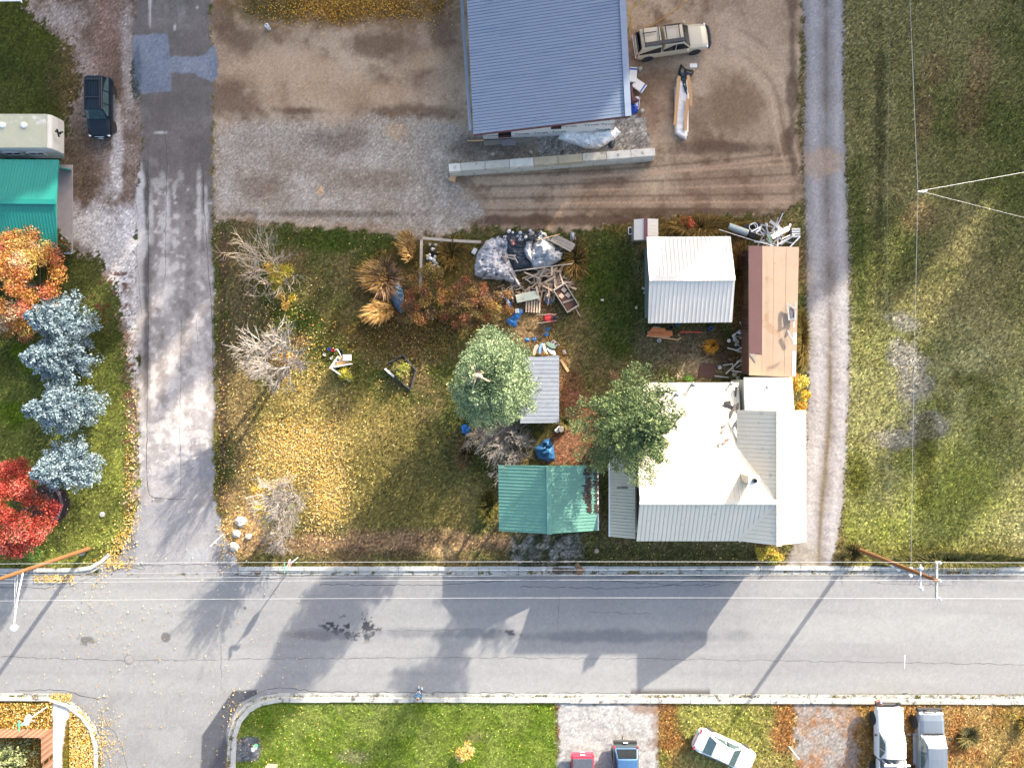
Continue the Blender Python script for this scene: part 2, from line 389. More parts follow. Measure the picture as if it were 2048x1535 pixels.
# --- gravel lane
lane = [(1604, -90), (1686, -90), (1686, 200), (1694, 420), (1699, 600), (1698, 760), (1692, 900), (1686, 1000), (1672, 1085), (1660, 1132), (1572, 1132), (1590, 1088), (1612, 900), (1618, 760), (1614, 620), (1612, 450), (1606, 300), (1612, 150)]
lc = mixc(sh(150, 150, 158), sh(120, 116, 118), 0.4 + 0.5 * n_m2)
region(lane, 'gravel_lane', lc, 4, 6, 0.09, ns=n_sm * .6 + .3 * n_fine)
lm = Z == ZI['gravel_lane']
for xo, wd in [(1628, 13), (1676, 11)]:
    xc = xo + 10 * sstep(200, 700, Y) - 22 * sstep(780, 1120, Y)
    blend(np.exp(-((X - xc) / wd) ** 2) * lm, sh(170, 172, 182), 0.75)
xc = 1652 + 8 * sstep(200, 700, Y) - 22 * sstep(780, 1120, Y)
blend(np.exp(-((X - xc) / 5) ** 2) * lm * (0.6 + 0.5 * n_mid), sh(104, 96, 88), 0.8)
blend(np.exp(-((X - xc) / 4) ** 2) * lm * sstep(640, 760, Y), lt(160, 136, 84), 0.6)
blend(blob(1640, 325, 45, 25) * lm, sh(168, 150, 136), 0.7); blend(blob(1608, 1110, 25, 25) * lm, lt(214, 196, 166), 0.6)

# --- left side: shoulder gravel, lawns
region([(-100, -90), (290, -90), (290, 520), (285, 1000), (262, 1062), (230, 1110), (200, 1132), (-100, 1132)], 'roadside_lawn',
       mixc(mixc(sh(84, 92, 50), sh(56, 66, 30), 0.5 + 0.8 * n_b2), np.asarray(lt(182, 188, 90)), sstep(640, 900, Y) * (0.65 + 0.5 * n_m2)), 3, 4, 0.32)  # sunlit lower lawn put into the colour as a lighter tone
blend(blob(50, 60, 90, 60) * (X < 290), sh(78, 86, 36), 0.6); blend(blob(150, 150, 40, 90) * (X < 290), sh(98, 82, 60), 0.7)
for a in [(40, 705, 25, 18), (30, 830, 30, 25), (60, 735, 20, 15)]: blend(blob(*a), lt(132, 158, 34), 0.8)
sho = [(30, -90), (292, -90), (282, 60), (270, 170), (288, 210), (280, 420), (280, 760), (276, 1010), (262, 1000), (262, 800), (246, 640), (225, 560), (190, 515), (146, 505), (120, 505), (118, 330), (128, 300), (140, 240), (165, 170), (140, 90), (60, 20)]
region(sho, 'gravel_shoulder', mixc(sh(148, 136, 134), sh(104, 90, 82), 0.45 + 0.9 * n_mid), 16, 8, 0.26, ns=n_sm * .7 + n_mid * .5 + .22 * n_fine)
sm = Z == ZI['gravel_shoulder']
blend(blob(205, 440, 60, 55, amp=0.6) * sm, sh(206, 206, 216), 0.9); blend(blob(235, 500, 35, 90, amp=0.5) * sm, sh(200, 202, 212), 0.8)
blend(blob(272, 600, 16, 160, amp=0.8) * sm, sh(206, 206, 214), 0.8); blend(blob(250, 590, 22, 60, amp=0.7) * sm, sh(200, 202, 212), 0.7); blend(blob(235, 330, 10, 120, amp=0.7) * sm, sh(200, 200, 208), 0.7)
blend(blob(110, 30, 70, 30) * sm, sh(166, 160, 162), 0.7); blend(blob(215, 60, 30, 90) * sm, sh(128, 104, 98), 0.7); blend(blob(255, 120, 14, 120) * sm, sh(160, 154, 156), 0.7)
rust = (n_s2 * 0.7 + n_sm * 0.8 > 0.35)
blend(blob(222, 590, 38, 70, 0.5, amp=0.5) * rust, sh(92, 56, 48), 0.9); blend(blob(256, 800, 14, 190, amp=0.5) * rust, sh(96, 70, 56), 0.85)
blend(blob(165, 365, 40, 14) , sh(86, 72, 60), 0.7); blend(blob(150, 290, 25, 60) * sm, sh(88, 82, 66), 0.6)

# --- asphalt
side = [(286, -90), (420, -90), (418, 60), (430, 150), (424, 300), (428, 1000), (446, 1062), (476, 1126), (478, 1152), (190, 1152), (205, 1132), (235, 1108), (264, 1060), (278, 1000), (276, 700), (270, 400), (286, 285), (278, 180), (266, 70)]
ac = mixc(sh(120, 115, 116), sh(100, 96, 98), 0.5 + 0.6 * n_m2)
st = fbm(X * 6, Y, 220, 21, 4)                      # streaks along the street
bl = sstep(280, 640, Y)
ac = mixc(ac, np.asarray(sh(178, 176, 182)), bl * (0.7 + 0.5 * st + 0.35 * n_mid + .2 * n_sm) + 0.3 * np.clip(st - 0.2 + .4 * n_sm, 0, 1))
ac = mixc(ac, np.asarray(lt(206, 204, 206)), sstep(780, 960, Y) * (0.75 + 0.35 * n_mid))
region(side, 'side_street', ac, 6, 3.5, 0.08, ns=n_sm * .6 + n_mid * .5)
asm = Z == ZI['side_street']
wp = sstep(.15, .55, st * .7 + n_sm * .55 + n_s2 * .4) * sstep(300, 420, Y) * sstep(1010, 880, Y) * asm
blend(wp, sh(204, 204, 210), .6); blend(sstep(.3, .6, -st * .7 - n_sm * .5 + n_s2 * .3) * asm * sstep(1000, 900, Y), sh(96, 92, 94), .45)
blend(np.exp(-((X - 293) / 7) ** 2) * sstep(300, 340, Y) * sstep(900, 700, Y) * asm, sh(72, 70, 74), 0.8)
blend(blob(279, 390, 9, 70, amp=0.7) * asm, sh(196, 198, 206), 0.85); blend(blob(281, 480, 10, 60, amp=0.7) * asm, sh(186, 188, 198), 0.8); blend(blob(278, 560, 9, 80, amp=0.7) * asm, sh(200, 200, 206), 0.6)
for cx, cy, rx, ry in [(302, 420, 6, 40), (335, 420, 6, 50), (398, 420, 5, 50), (412, 430, 4, 40), (300, 20, 3, 30), (350, 55, 3, 6), (395, 15, 4, 5), (320, 265, 14, 3)]:
    blend(blob(cx, cy, rx, ry, amp=0.8) * asm, sh(198, 198, 204), 0.75)
region([(265, 70), (335, 68), (341, 112), (408, 112), (428, 86), (438, 150), (424, 166), (388, 146), (342, 146), (342, 184), (286, 188), (268, 150)], 'side_street', mixc(sh(108, 118, 140), sh(132, 140, 158), 0.5 + 0.6 * n_mid), 2, 1.5, 0.12)
blend(blob(274, 130, 8, 60), sh(72, 84, 104), 0.7)
rc = mixc(lt(228, 225, 219), lt(214, 210, 206), 0.5 + 0.8 * fbm(X, Y * 5, 300, 23, 5))
region([(-100, 1149), (2200, 1149), (2200, 1388), (-100, 1388)], 'main_road', rc, 0.5, 2, 0.04)
region([(206, 1640), (203, 1490), (190, 1450), (168, 1420), (130, 1395), (96, 1384), (566, 1384), (500, 1400), (468, 1440), (452, 1490), (448, 1640)], 'main_road', mixc(lt(216, 212, 207), lt(200, 196, 192), 0.5 + 0.8 * n_mid), 0.5, 2, 0.05)
rm = Z == ZI['main_road']
region([(404, 1470), (466, 1380), (513, 1379), (513, 1388), (480, 1405), (455, 1450), (446, 1640), (396, 1640)], 'main_road', lt(120, 120, 126), 0.3, 1, 0.08)
blend(sstep(1090, 1140, Y) * asm * sstep(1150, 1140, Y), lt(214, 212, 210), 0.6)
region([(371, 1098), (415, 1094), (418, 1122), (372, 1126)], None, lt(228, 226, 224), 0.5, 1)
blend(blob(318, 1000, 10, 5) * asm, lt(150, 146, 146), 0.6); blend(blob(262, 1085, 12, 30, amp=0.5), lt(120, 112, 104), 0.6)
# stains on the road
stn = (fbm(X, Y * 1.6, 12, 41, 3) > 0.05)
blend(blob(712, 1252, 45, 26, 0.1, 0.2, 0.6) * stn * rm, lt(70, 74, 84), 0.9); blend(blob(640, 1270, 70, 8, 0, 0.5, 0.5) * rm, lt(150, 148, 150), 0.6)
blend(blob(900, 1265, 150, 9) * rm, lt(150, 152, 158), 0.5); blend(blob(1200, 1272, 260, 12) * rm, lt(140, 144, 152), 0.55)
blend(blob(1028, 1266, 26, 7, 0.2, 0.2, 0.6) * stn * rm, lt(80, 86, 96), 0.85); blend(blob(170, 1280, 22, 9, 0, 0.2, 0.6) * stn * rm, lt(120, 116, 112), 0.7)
for yy in (1172, 1200, 1225, 1290, 1312, 1345): blend(np.exp(-((Y - yy - 3 * n_big) / 5) ** 2) * rm * (0.4 + 0.5 * n_b2), lt(192, 188, 188), 0.35)
blend(sstep(1166, 1150, Y) * rm * (X > 560) * (0.55 + 0.5 * n_mid), lt(120, 114, 112), 0.55)
blend(sstep(1372, 1386, Y) * rm * (X > 1260) * (X < 1420), lt(90, 70, 60), 0.7)

# --- south side
region([(545, 1400), (1112, 1404), (1118, 1640), (458, 1640), (461, 1500), (468, 1462), (482, 1432), (505, 1412), (525, 1403)], 'corner_lawn', mixc(mixc(lt(172, 188, 88), lt(138, 164, 54), 0.5 + 0.8 * n_mid), np.asarray(lt(190, 182, 130)), np.clip(-0.25 + 0.8 * n_b2, 0, 0.6)), 2, 3, 0.26)
blend(blob(950, 1472, 25, 12), lt(190, 184, 120), 0.6); blend(blob(700, 1512, 30, 12), lt(176, 168, 128), 0.6)
region([(1112, 1404), (1320, 1404), (1314, 1460), (1318, 1640), (1122, 1640)], 'gravel_driveway', mixc((.33, .32, .31), (.25, .24, .23), 0.5 + 0.8 * n_s2), 6, 4, 0.14)
dg = mixc(lt(206, 202, 110), lt(224, 194, 122), 0.5 + 0.9 * n_b2); dg = mixc(dg, np.asarray(lt(150, 160, 60)), np.clip(0.1 + 0.8 * n_m2, 0, 0.7))
region([(1320, 1404), (1590, 1404), (1600, 1640), (1318, 1640)], 'dry_lawn', dg, 6, 5, 0.34)
blend(blob(1340, 1450, 24, 60, amp=0.5) * (Y > 1406), lt(196, 128, 76), 0.8); blend(blob(1355, 1490, 50, 16), lt(180, 120, 66), 0.6); blend(blob(1570, 1440, 22, 70, amp=0.5) * (Y > 1406), lt(206, 134, 80), 0.8)
blend(blob(1295, 1415, 40, 8, amp=0.7) * (Y > 1406), lt(200, 150, 104), 0.6); blend(blob(1115, 1450, 5, 60, amp=0.9) * (Y > 1406), lt(176, 124, 74), 0.7)
og = mixc(lt(236, 194, 122), lt(214, 150, 88), 0.5 + 0.9 * n_m2); og = mixc(og, np.asarray(lt(186, 176, 92)), np.clip(0.0 + 0.9 * n_b2, 0, 0.8))
region([(1700, 1404), (2200, 1404), (2200, 1640), (1700, 1640)], 'dry_lawn', og, 3, 4, 0.34)
region([(1588, 1404), (1712, 1404), (1716, 1640), (1594, 1640)], 'dirt_driveway', mixc(lt(216, 206, 196), lt(214, 156, 106), np.clip(0.3 + 0.7 * n_mid + .4 * n_s2, 0, 1)), 9, 8, 0.24)
region([(-100, 1404), (100, 1404), (140, 1404), (175, 1430), (190, 1470), (194, 1640), (-100, 1640)], 'corner_verge', mixc(lt(150, 140, 60), lt(200, 150, 70), 0.4 + 0.7 * n_m2), 1, 2, 0.3)
region([(106, 1400), (136, 1400), (142, 1430), (132, 1440), (124, 1500), (122, 1640), (104, 1640), (106, 1450)], 'corner_verge', (.5, .48, .46), 1, 1.5, 0.05)
region([(470, 1480), (490, 1472), (515, 1475), (522, 1495), (515, 1520), (470, 1525), (466, 1500)], 'gravel_pad', mixc(lt(176, 176, 178), lt(130, 130, 134), 0.5 + 0.9 * n_s2), 2, 2, 0.3)
region([(1015, 1066), (1160, 1064), (1168, 1130), (1020, 1130)], 'mixed_driveway', mixc(sh(128, 128, 126), sh(62, 66, 48), np.clip(0.45 + 1.2 * n_sm, 0, 1)), 10, 8, 0.4)
region([(1128, 770), (1180, 790), (1215, 930), (1085, 930), (1080, 890), (1122, 850)], 'bark_bed', mixc(lt(206, 150, 112), sh(128, 84, 62), 0.5 + 0.7 * n_sm), 5, 5, 0.36)
blend(blob(1140, 800, 26, 60), sh(112, 80, 66), 0.7)

COL *= np.exp(GR * n_fine)[..., None] * (1 + 0.04 * n_s2)[..., None]
COL = np.clip(COL, 0.004, 0.82)
soft_z = np.isin(Z, [ZI[k] for k in ('lawn', 'field', 'roadside_lawn', 'corner_lawn', 'dry_lawn', 'corner_verge', 'mixed_driveway', 'bark_bed')])
rough_z = np.isin(Z, [ZI[k] for k in ('dirt_lot', 'gravel_yard', 'gravel_lane', 'gravel_shoulder', 'gravel_driveway', 'gravel_pad', 'dirt_driveway')])
ZZ = np.where(soft_z, 0.03 * n_sm + 0.02 * n_fine * 0.6, np.where(rough_z, 0.018 * n_sm + 0.008 * n_fine, 0.0))
ZZ = np.where(rough_z | soft_z, ZZ, 0.0)
ny, nx = X.shape
cz = Z[:-1, :-1]
m_soft = mat('turf', (1, 1, 1), 0.95, 0.2, 6, 60, 0.6, attr=True, spec=0.1)
m_rough = mat('loose_ground', (1, 1, 1), 0.95, 0.14, 6, 70, 0.5, attr=True, spec=0.15)
m_asph = mat('asphalt', (1, 1, 1), 0.85, 0.07, 3, 90, 0.15, attr=True, spec=0.3)
vid = np.arange(ny * nx).reshape(ny, nx)
Vall = np.stack([WX, WY, ZZ], -1).reshape(-1, 3); Call = COL.reshape(-1, 3)
ground = {}
for zi, zn in enumerate(ZN):
    jj, ii = np.nonzero(cz == zi)
    if len(jj) == 0: continue
    q = np.stack([vid[jj, ii], vid[jj, ii + 1], vid[jj + 1, ii + 1], vid[jj + 1, ii]], 1)
    u, inv = np.unique(q.ravel(), return_inverse=True)
    mm = m_asph if zn in ('main_road', 'side_street') else m_soft if zn in ('lawn', 'field', 'roadside_lawn', 'corner_lawn', 'dry_lawn', 'corner_verge', 'bark_bed', 'mixed_driveway') else m_rough
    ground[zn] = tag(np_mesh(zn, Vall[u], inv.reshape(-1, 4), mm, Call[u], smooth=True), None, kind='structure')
# ground beyond the picture, out to the horizon (a ring round the detailed sheet)
mb = MB(); a, b, c = 41.95, 31.95, 900.0
mb.add([(-c, -c, -.02), (c, -c, -.02), (c, c, -.02), (-c, c, -.02), (-a, -b, -.02), (a, -b, -.02), (a, b, -.02), (-a, b, -.02)],
       [(0, 1, 5, 4), (1, 2, 6, 5), (2, 3, 7, 6), (3, 0, 4, 7)])
tag(mb.build('ground', mat('far_turf', (0.07, 0.07, 0.035), 0.95, 0.4, 0.2, 3, 0.4, spec=0.1), fixn=False), None, kind='structure')
def gcol(px, py):
    i = np.clip(((np.asarray(px) - 1024) / S - gx[0]) / CELL, 0, nx - 1).astype(int); j = np.clip(((767.5 - np.asarray(py)) / S - gy[0]) / CELL, 0, ny - 1).astype(int)
    return COL[j, i], Z[j, i]

# --- grass blades standing on the turf
m_blade = leafmat('grass_blade', 0.8, 0.3)
def grass(zone, dens, hgt, label, cat, name='grass', bright=1.4):
    jj, ii = np.nonzero(cz == ZI[zone]); n = int(len(jj) * CELL * CELL * dens); k = rg.integers(0, len(jj), n)
    x = gx[ii[k]] + rg.random(n) * CELL; y = gy[jj[k]] + rg.random(n) * CELL
    ok = (np.abs(x) < 40.5) & (np.abs(y) < 30.5); x, y, k = x[ok], y[ok], k[ok]; n = len(x)
    c = COL[jj[k], ii[k]] * np.exp(rg.normal(size=n) * 0.45)[:, None] * bright * np.array([1.0, 1.0, 0.9])
    z = ZZ[jj[k], ii[k]]; a = rg.random(n) * 6.283; hh = hgt * (0.5 + rg.random(n)); w_ = 0.02 + 0.03 * rg.random(n)
    le = hh * (0.3 + 0.9 * rg.random(n)); a2 = rg.random(n) * 6.283
    V = np.empty((n, 3, 3))
    V[:, 0] = np.stack([x - np.cos(a) * w_, y - np.sin(a) * w_, z - 0.01], 1); V[:, 1] = np.stack([x + np.cos(a) * w_, y + np.sin(a) * w_, z - 0.01], 1)
    V[:, 2] = np.stack([x + np.cos(a2) * le, y + np.sin(a2) * le, z + hh], 1)
    tag(np_mesh(name, V.reshape(-1, 3), np.arange(3 * n).reshape(n, 3), m_blade, np.repeat(c, 3, 0)), label, cat, kind='stuff')
grass('lawn', 90, 0.09, 'patchy olive and brown grass of the yard around the sheds', 'grass')
grass('field', 90, 0.10, 'rough unmown grass of the open field beyond the gravel lane', 'grass')
grass('roadside_lawn', 90, 0.06, 'green grass round the blue spruces left of the side street', 'grass')
grass('corner_lawn', 130, 0.05, 'bright green mown grass south of the main road', 'grass')
grass('dry_lawn', 110, 0.09, 'dry straw coloured and rusty grass around the parked white car', 'grass')
grass('corner_verge', 60, 0.05, 'thin grass on the street corner by the wooden fence', 'grass')
grass('mixed_driveway', 50, 0.06, 'weeds growing through the gravel in front of the teal roof', 'weeds')

# --- loose stones on the gravel
m_stone = mat('loose_stone', (1, 1, 1), 0.9, 0.15, 4, 30, attr=True)
def pebbles(zone, dens, size, label, name='gravel_stones', lo=0.6, hi=1.5):
    jj, ii = np.nonzero(cz == ZI[zone]); n = int(len(jj) * CELL * CELL * dens); k = rg.integers(0, len(jj), n)
    x = gx[ii[k]] + rg.random(n) * CELL; y = gy[jj[k]] + rg.random(n) * CELL
    ok = (np.abs(x) < 40.5) & (np.abs(y) < 30.5); x, y, k = x[ok], y[ok], k[ok]; n = len(x)
    c = np.clip(COL[jj[k], ii[k]] * rg.uniform(lo, hi, n)[:, None], 0, 0.8); s_ = size * (0.5 + rg.random(n)); a = rg.random(n) * 6.283
    V = np.empty((n, 4, 3))
    for q in range(3):
        r_ = s_ * rg.uniform(0.7, 1.2, n); V[:, q] = np.stack([x + np.cos(a + q * 2.09) * r_, y + np.sin(a + q * 2.09) * r_, ZZ[jj[k], ii[k]] - 0.005], 1)
    V[:, 3] = np.stack([x + rg.normal(size=n) * s_ * 0.2, y + rg.normal(size=n) * s_ * 0.2, ZZ[jj[k], ii[k]] + s_ * 0.6], 1)
    b = np.arange(n)[:, None] * 4
    F = np.concatenate([b + np.array([[0, 1, 3]]), b + np.array([[1, 2, 3]]), b + np.array([[2, 0, 3]])])
    tag(np_mesh(name, V.reshape(-1, 3), F, m_stone, np.repeat(c, 4, 0)), label, 'gravel', kind='stuff')
pebbles('gravel_pad', 90, 0.035, 'grey crushed stone by the new building and the hydrant', hi=1.7)
pebbles('gravel_driveway', 50, 0.03, 'pale crushed stone of the south driveway', lo=0.7, hi=1.2)
pebbles('gravel_yard', 22, 0.03, 'scattered grey stones over the gravel yard')
pebbles('gravel_shoulder', 30, 0.03, 'white and grey stones on the shoulder of the side street')
pebbles('bark_bed', 60, 0.05, 'brown bark chips under the evergreens beside the house', 'bark_chips', 0.5, 1.6)

# --- fallen leaves
m_leaf = leafmat('fallen_leaf', 0.7, 0.2)
YEL = np.array([(.55, .40, .12), (.53, .31, .06), (.50, .26, .04), (.62, .50, .27)])
RUS = np.array([lt(206, 128, 70), lt(180, 100, 56), lt(224, 160, 90)])
def leaves(px, py, label, pal=YEL, size=0.105, name='fallen_leaves', zoff=0.05, mul=None):
    n = len(px); x = (px - 1024) / S; y = (767.5 - py) / S
    pts = np.stack([x, y, 0.02 + zoff + 0.03 * rg.random(n)], 1)
    V, F = leaf_quads(pts, size * (0.6 + 0.8 * rg.random(n)), rg, up=1.2, aspect=0.75)
    c = pal[rg.integers(0, len(pal), n)] * rg.uniform(0.75, 1.25, n)[:, None]
    return tag(np_mesh(name, V, F, m_leaf, np.repeat(c, 4, 0)), label, 'leaves', kind='stuff')
def gauss(n, cx, cy, sx, sy, rot=0.0):
    a, b = rg.normal(size=n) * sx, rg.normal(size=n) * sy; c, s = math.cos(rot), math.sin(rot)
    return cx + a * c - b * s, cy + a * s + b * c
def cat2(*ps): return np.concatenate([p[0] for p in ps]), np.concatenate([p[1] for p in ps])
def keep(p, f): k = f(p[0], p[1]); return p[0][k], p[1][k]
yard = cat2(gauss(2900, 598, 884, 40, 26), gauss(2600, 657, 985, 20, 40, 0.15), gauss(1500, 565, 925, 44, 30), gauss(600, 600, 735, 50, 46), gauss(350, 570, 640, 60, 50), gauss(220, 680, 900, 100, 90), gauss(220, 500, 900, 35, 120))
yard = keep(yard, lambda x, y: (x > 432) & (y < 1128))
leaves(*yard, 'yellow leaves fallen thickly round the bare trees of the yard')
h = cat2(gauss(900, 900, 650, 80, 28), gauss(700, 850, 680, 55, 28), gauss(500, 780, 690, 60, 40))
leaves(*h, 'ochre leaves fallen in front of the rusty shrubs', np.array([lt(224, 176, 70), lt(206, 150, 54), lt(240, 210, 140)]))
t_ = cat2(gauss(1700, 690, 2, 80, 20), gauss(500, 620, 30, 60, 14), gauss(300, 820, 20, 50, 20)); t_ = keep(t_, lambda x, y: (x > 440) & (x < 915))
leaves(*t_, 'yellow leaves on the grass beside the blue roofed building', np.array([sh(214, 160, 50), sh(190, 130, 40), sh(230, 190, 90)]))
cv = (rg.uniform(140, 203, 3600), rg.uniform(1405, 1540, 3600)); cv = keep(cv, lambda x, y: (sdist([(124, 1440), (140, 1410), (168, 1424), (190, 1460), (196, 1540), (122, 1545)], x, y) > 0))
cv = cat2(cv, keep((rg.uniform(-5, 105, 1000), rg.uniform(1404, 1460, 1000)), lambda x, y: x > -10), gauss(260, 205, 1470, 8, 40), (rg.uniform(100, 145, 350), rg.uniform(1385, 1405, 350)), (rg.uniform(0, 80, 500), rg.uniform(1475, 1535, 500)))
leaves(*cv, 'bright yellow leaves covering the verge at the street corner')
kv = cat2(gauss(700, 240, 1085, 10, 40, 0.5), gauss(300, 232, 1125, 20, 6), (rg.uniform(70, 152, 350), rg.uniform(1149, 1164, 350)), gauss(250, 262, 990, 8, 60), gauss(250, 264, 870, 7, 90), gauss(160, 446, 900, 8, 150), gauss(200, 450, 1080, 12, 30))
leaves(*kv, 'yellow leaves drifted along the edges of the side street')
rv = (rg.uniform(0, 620, 620), rg.uniform(1150, 1535, 620)); rv = keep(rv, lambda x, y: gcol(x, y)[1] == ZI['main_road'])
rv = cat2(rv, (rg.uniform(290, 425, 120), rg.uniform(650, 1130, 120)), gauss(150, 200, 1250, 60, 50), gauss(120, 230, 1480, 10, 30))
leaves(*rv, 'single yellow leaves scattered over the road junction', size=0.085)
lv = cat2((rg.uniform(455, 640, 130), rg.uniform(1406, 1535, 130)), (rg.uniform(640, 1110, 40), rg.uniform(1406, 1535, 40)), gauss(80, 470, 1430, 12, 30))
leaves(*lv, 'few yellow leaves on the mown lawn near the hydrant')
lw = cat2((rg.uniform(430, 860, 320), rg.uniform(460, 800, 320)), (rg.uniform(1180, 1560, 120), rg.uniform(1085, 1130, 120)), (rg.uniform(1690, 2040, 60), rg.uniform(10, 600, 60)), (rg.uniform(0, 260, 200), rg.uniform(880, 1125, 200)))
leaves(*lw, 'pale leaves dotted over the lawns', size=0.1)

# --- cracks in the asphalt: thin dark ribbons a few millimetres above it
m_crack = mat('crack', (0.03, 0.03, 0.032), 0.95, 0.3, 5, 40)
def ribbon(pts, wd, name, parent, m=m_crack, z=0.005, seed=0, jit=2.0, step=9):
    r = random.Random(seed); q = []
    for i in range(len(pts) - 1):
        (x1, y1), (x2, y2) = pts[i], pts[i + 1]; L = math.hypot(x2 - x1, y2 - y1); k = max(1, int(L / step))
        for j in range(k): q.append((x1 + (x2 - x1) * j / k + r.uniform(-jit, jit) * 0.6, y1 + (y2 - y1) * j / k + r.uniform(-jit, jit)))
    q.append(pts[-1]); mb = MB(); vs = []; 
    for i, (x, y) in enumerate(q):
        x0, y0 = q[max(0, i - 1)]; x1, y1 = q[min(len(q) - 1, i + 1)]; d = Vector((x1 - x0, -(y1 - y0), 0)).normalized(); n_ = Vector((-d.y, d.x, 0)) * wd * .72 * r.uniform(0.5, 1.2) / 2
        p = P(x, y); p.z = z; vs += [p - n_, p + n_]
    mb.add(vs, [(2 * i, 2 * i + 1, 2 * i + 3, 2 * i + 2) for i in range(len(q) - 1)])
    return mb.build(name, m, parent, fixn=False)
mr_ = ground['main_road']; ss_ = ground['side_street']
for i, (p, wd) in enumerate([([(0, 1312), (250, 1320), (600, 1316), (1000, 1314), (1400, 1318), (2048, 1328)], .035), ([(640, 1168), (760, 1170), (900, 1168), (1010, 1160)], .05), ([(1040, 1172), (1200, 1176), (1420, 1168)], .05),
        ([(1200, 1160), (1330, 1168), (1400, 1160), (1480, 1164)], .045), ([(1180, 1224), (1300, 1226)], .03), ([(0, 1172), (80, 1176), (150, 1172)], .04), ([(150, 1168), (210, 1140), (300, 1128)], .03),
        ([(30, 1382), (110, 1378), (150, 1386), (200, 1400)], .06), ([(512, 1384), (560, 1374), (640, 1382), (1100, 1386), (1300, 1384)], .05), ([(210, 1440), (240, 1480), (255, 1535)], .04),
        ([(442, 1290), (442, 1380)], .03), ([(1118, 1190), (1116, 1260)], .025), ([(1740, 1165), (1900, 1170)], .03), ([(1400, 1150), (1410, 1175), (1440, 1168)], .04), ([(600, 1256), (840, 1262), (960, 1256)], .02), ([(1700, 1396), (2048, 1392)], .02), ([(470, 1148), (540, 1156), (620, 1150)], .06), ([(240, 1130), (290, 1140), (280, 1125)], .05)]):
    ribbon(p, wd, 'road_crack', mr_, seed=i)
for i, (p, wd) in enumerate([([(296, 300), (297, 640), (293, 960), (300, 992), (330, 996), (372, 997)], .06), ([(330, 260), (334, 330), (331, 460), (330, 560)], .04), ([(362, 640), (362, 720), (360, 860), (362, 990)], .03),
        ([(405, 330), (408, 420), (416, 520), (425, 640), (428, 800)], .05), ([(395, 690), (392, 640), (400, 620)], .03), ([(268, 390), (276, 430), (270, 470), (276, 540), (284, 640)], .035), ([(262, 1130), (380, 1128), (470, 1130)], .04), ([(268, 700), (272, 800), (270, 980)], .035)]):
    ribbon(p, wd, 'street_crack', ss_, seed=50 + i)
m_paint = mat('white_paint', (0.7, 0.7, 0.68), 0.8, 0.3, 8, 60)
ribbon([(420, 1092), (446, 1068)], .12, 'stop_line', ss_, m_paint, jit=0.1)
ribbon([(1810, 1308), (1809, 1336)], .07, 'paint_mark', mr_, m_paint, jit=0.6)

# --- kerbs of cast segments
m_conc = mat('kerb_concrete', (.34, .335, .31), 0.9, 0.22, 2.5, 35, 0.25, col2=lt(150, 142, 134), c2amt=0.35, c2scale=1.3)
def kerb(path, label, seg=78, flip=1, gut=0.30, top=0.36, hgt=0.12, skip=()):
    root = thing('kerb', (0, 0, 0), kind='structure')
    pts = [P(*p) for p in path]; fine = [pts[0]]
    for a, b in zip(pts[:-1], pts[1:]):
        k = max(1, int((b - a).length / 0.25))
        for j in range(1, k + 1): fine.append(a + (b - a) * j / k)
    acc = 0; cur = [fine[0]]; segs = []
    for a, b in zip(fine[:-1], fine[1:]):
        acc += (b - a).length; cur.append(b)
        if acc >= seg / S: segs.append(cur); cur = [b]; acc = 0
    if len(cur) > 1: segs.append(cur)
    for si, sg in enumerate(segs):
        if si in skip: continue
        d0 = (sg[1] - sg[0]).normalized(); d1 = (sg[-1] - sg[-2]).normalized(); sg = [sg[0] + d0 * 0.012] + sg[1:-1] + [sg[-1] - d1 * 0.012]
        j = random.uniform(-0.012, 0.012); t0 = top * random.uniform(0.92, 1.06)
        prof = [(0, -0.1), (0, 0.012), (gut, 0.018 + j * 0.2), (gut + 0.04, hgt + j), (gut + t0, hgt + j - 0.006), (gut + t0, -0.1)]
        vs = []; n = len(prof)
        for i, p in enumerate(sg):
            d = (sg[min(i + 1, len(sg) - 1)] - sg[max(i - 1, 0)]).normalized(); nn = Vector((-d.y, d.x, 0)) * flip
            vs += [p + nn * o + Vector((0, 0, z)) for o, z in prof]
        fs = [(i * n + k, i * n + (k + 1) % n, (i + 1) * n + (k + 1) % n, (i + 1) * n + k) for i in range(len(sg) - 1) for k in range(n)]
        fs += [tuple(range(n))[::-1], tuple(range((len(sg) - 1) * n, len(sg) * n))]
        MB().add(vs, fs).build('kerb_segment', m_conc, root)
    return root
kerb([(478, 1149), (1090, 1149), (1560, 1148), (1900, 1149), (2100, 1150)], 'n', flip=1)
kerb([(-40, 1149), (150, 1149), (185, 1144), (212, 1128), (226, 1114)], 'nw', flip=1, gut=0.2, top=0.3)
kerb([(2100, 1390), (1640, 1388), (1100, 1386), (560, 1385), (520, 1392), (490, 1408), (468, 1434), (456, 1470), (452, 1560)], 's', flip=1)
kerb([(205, 1560), (203, 1490), (192, 1452), (172, 1424), (140, 1400), (100, 1386), (-40, 1385)], 'sw', flip=1, gut=0.28, top=0.26)

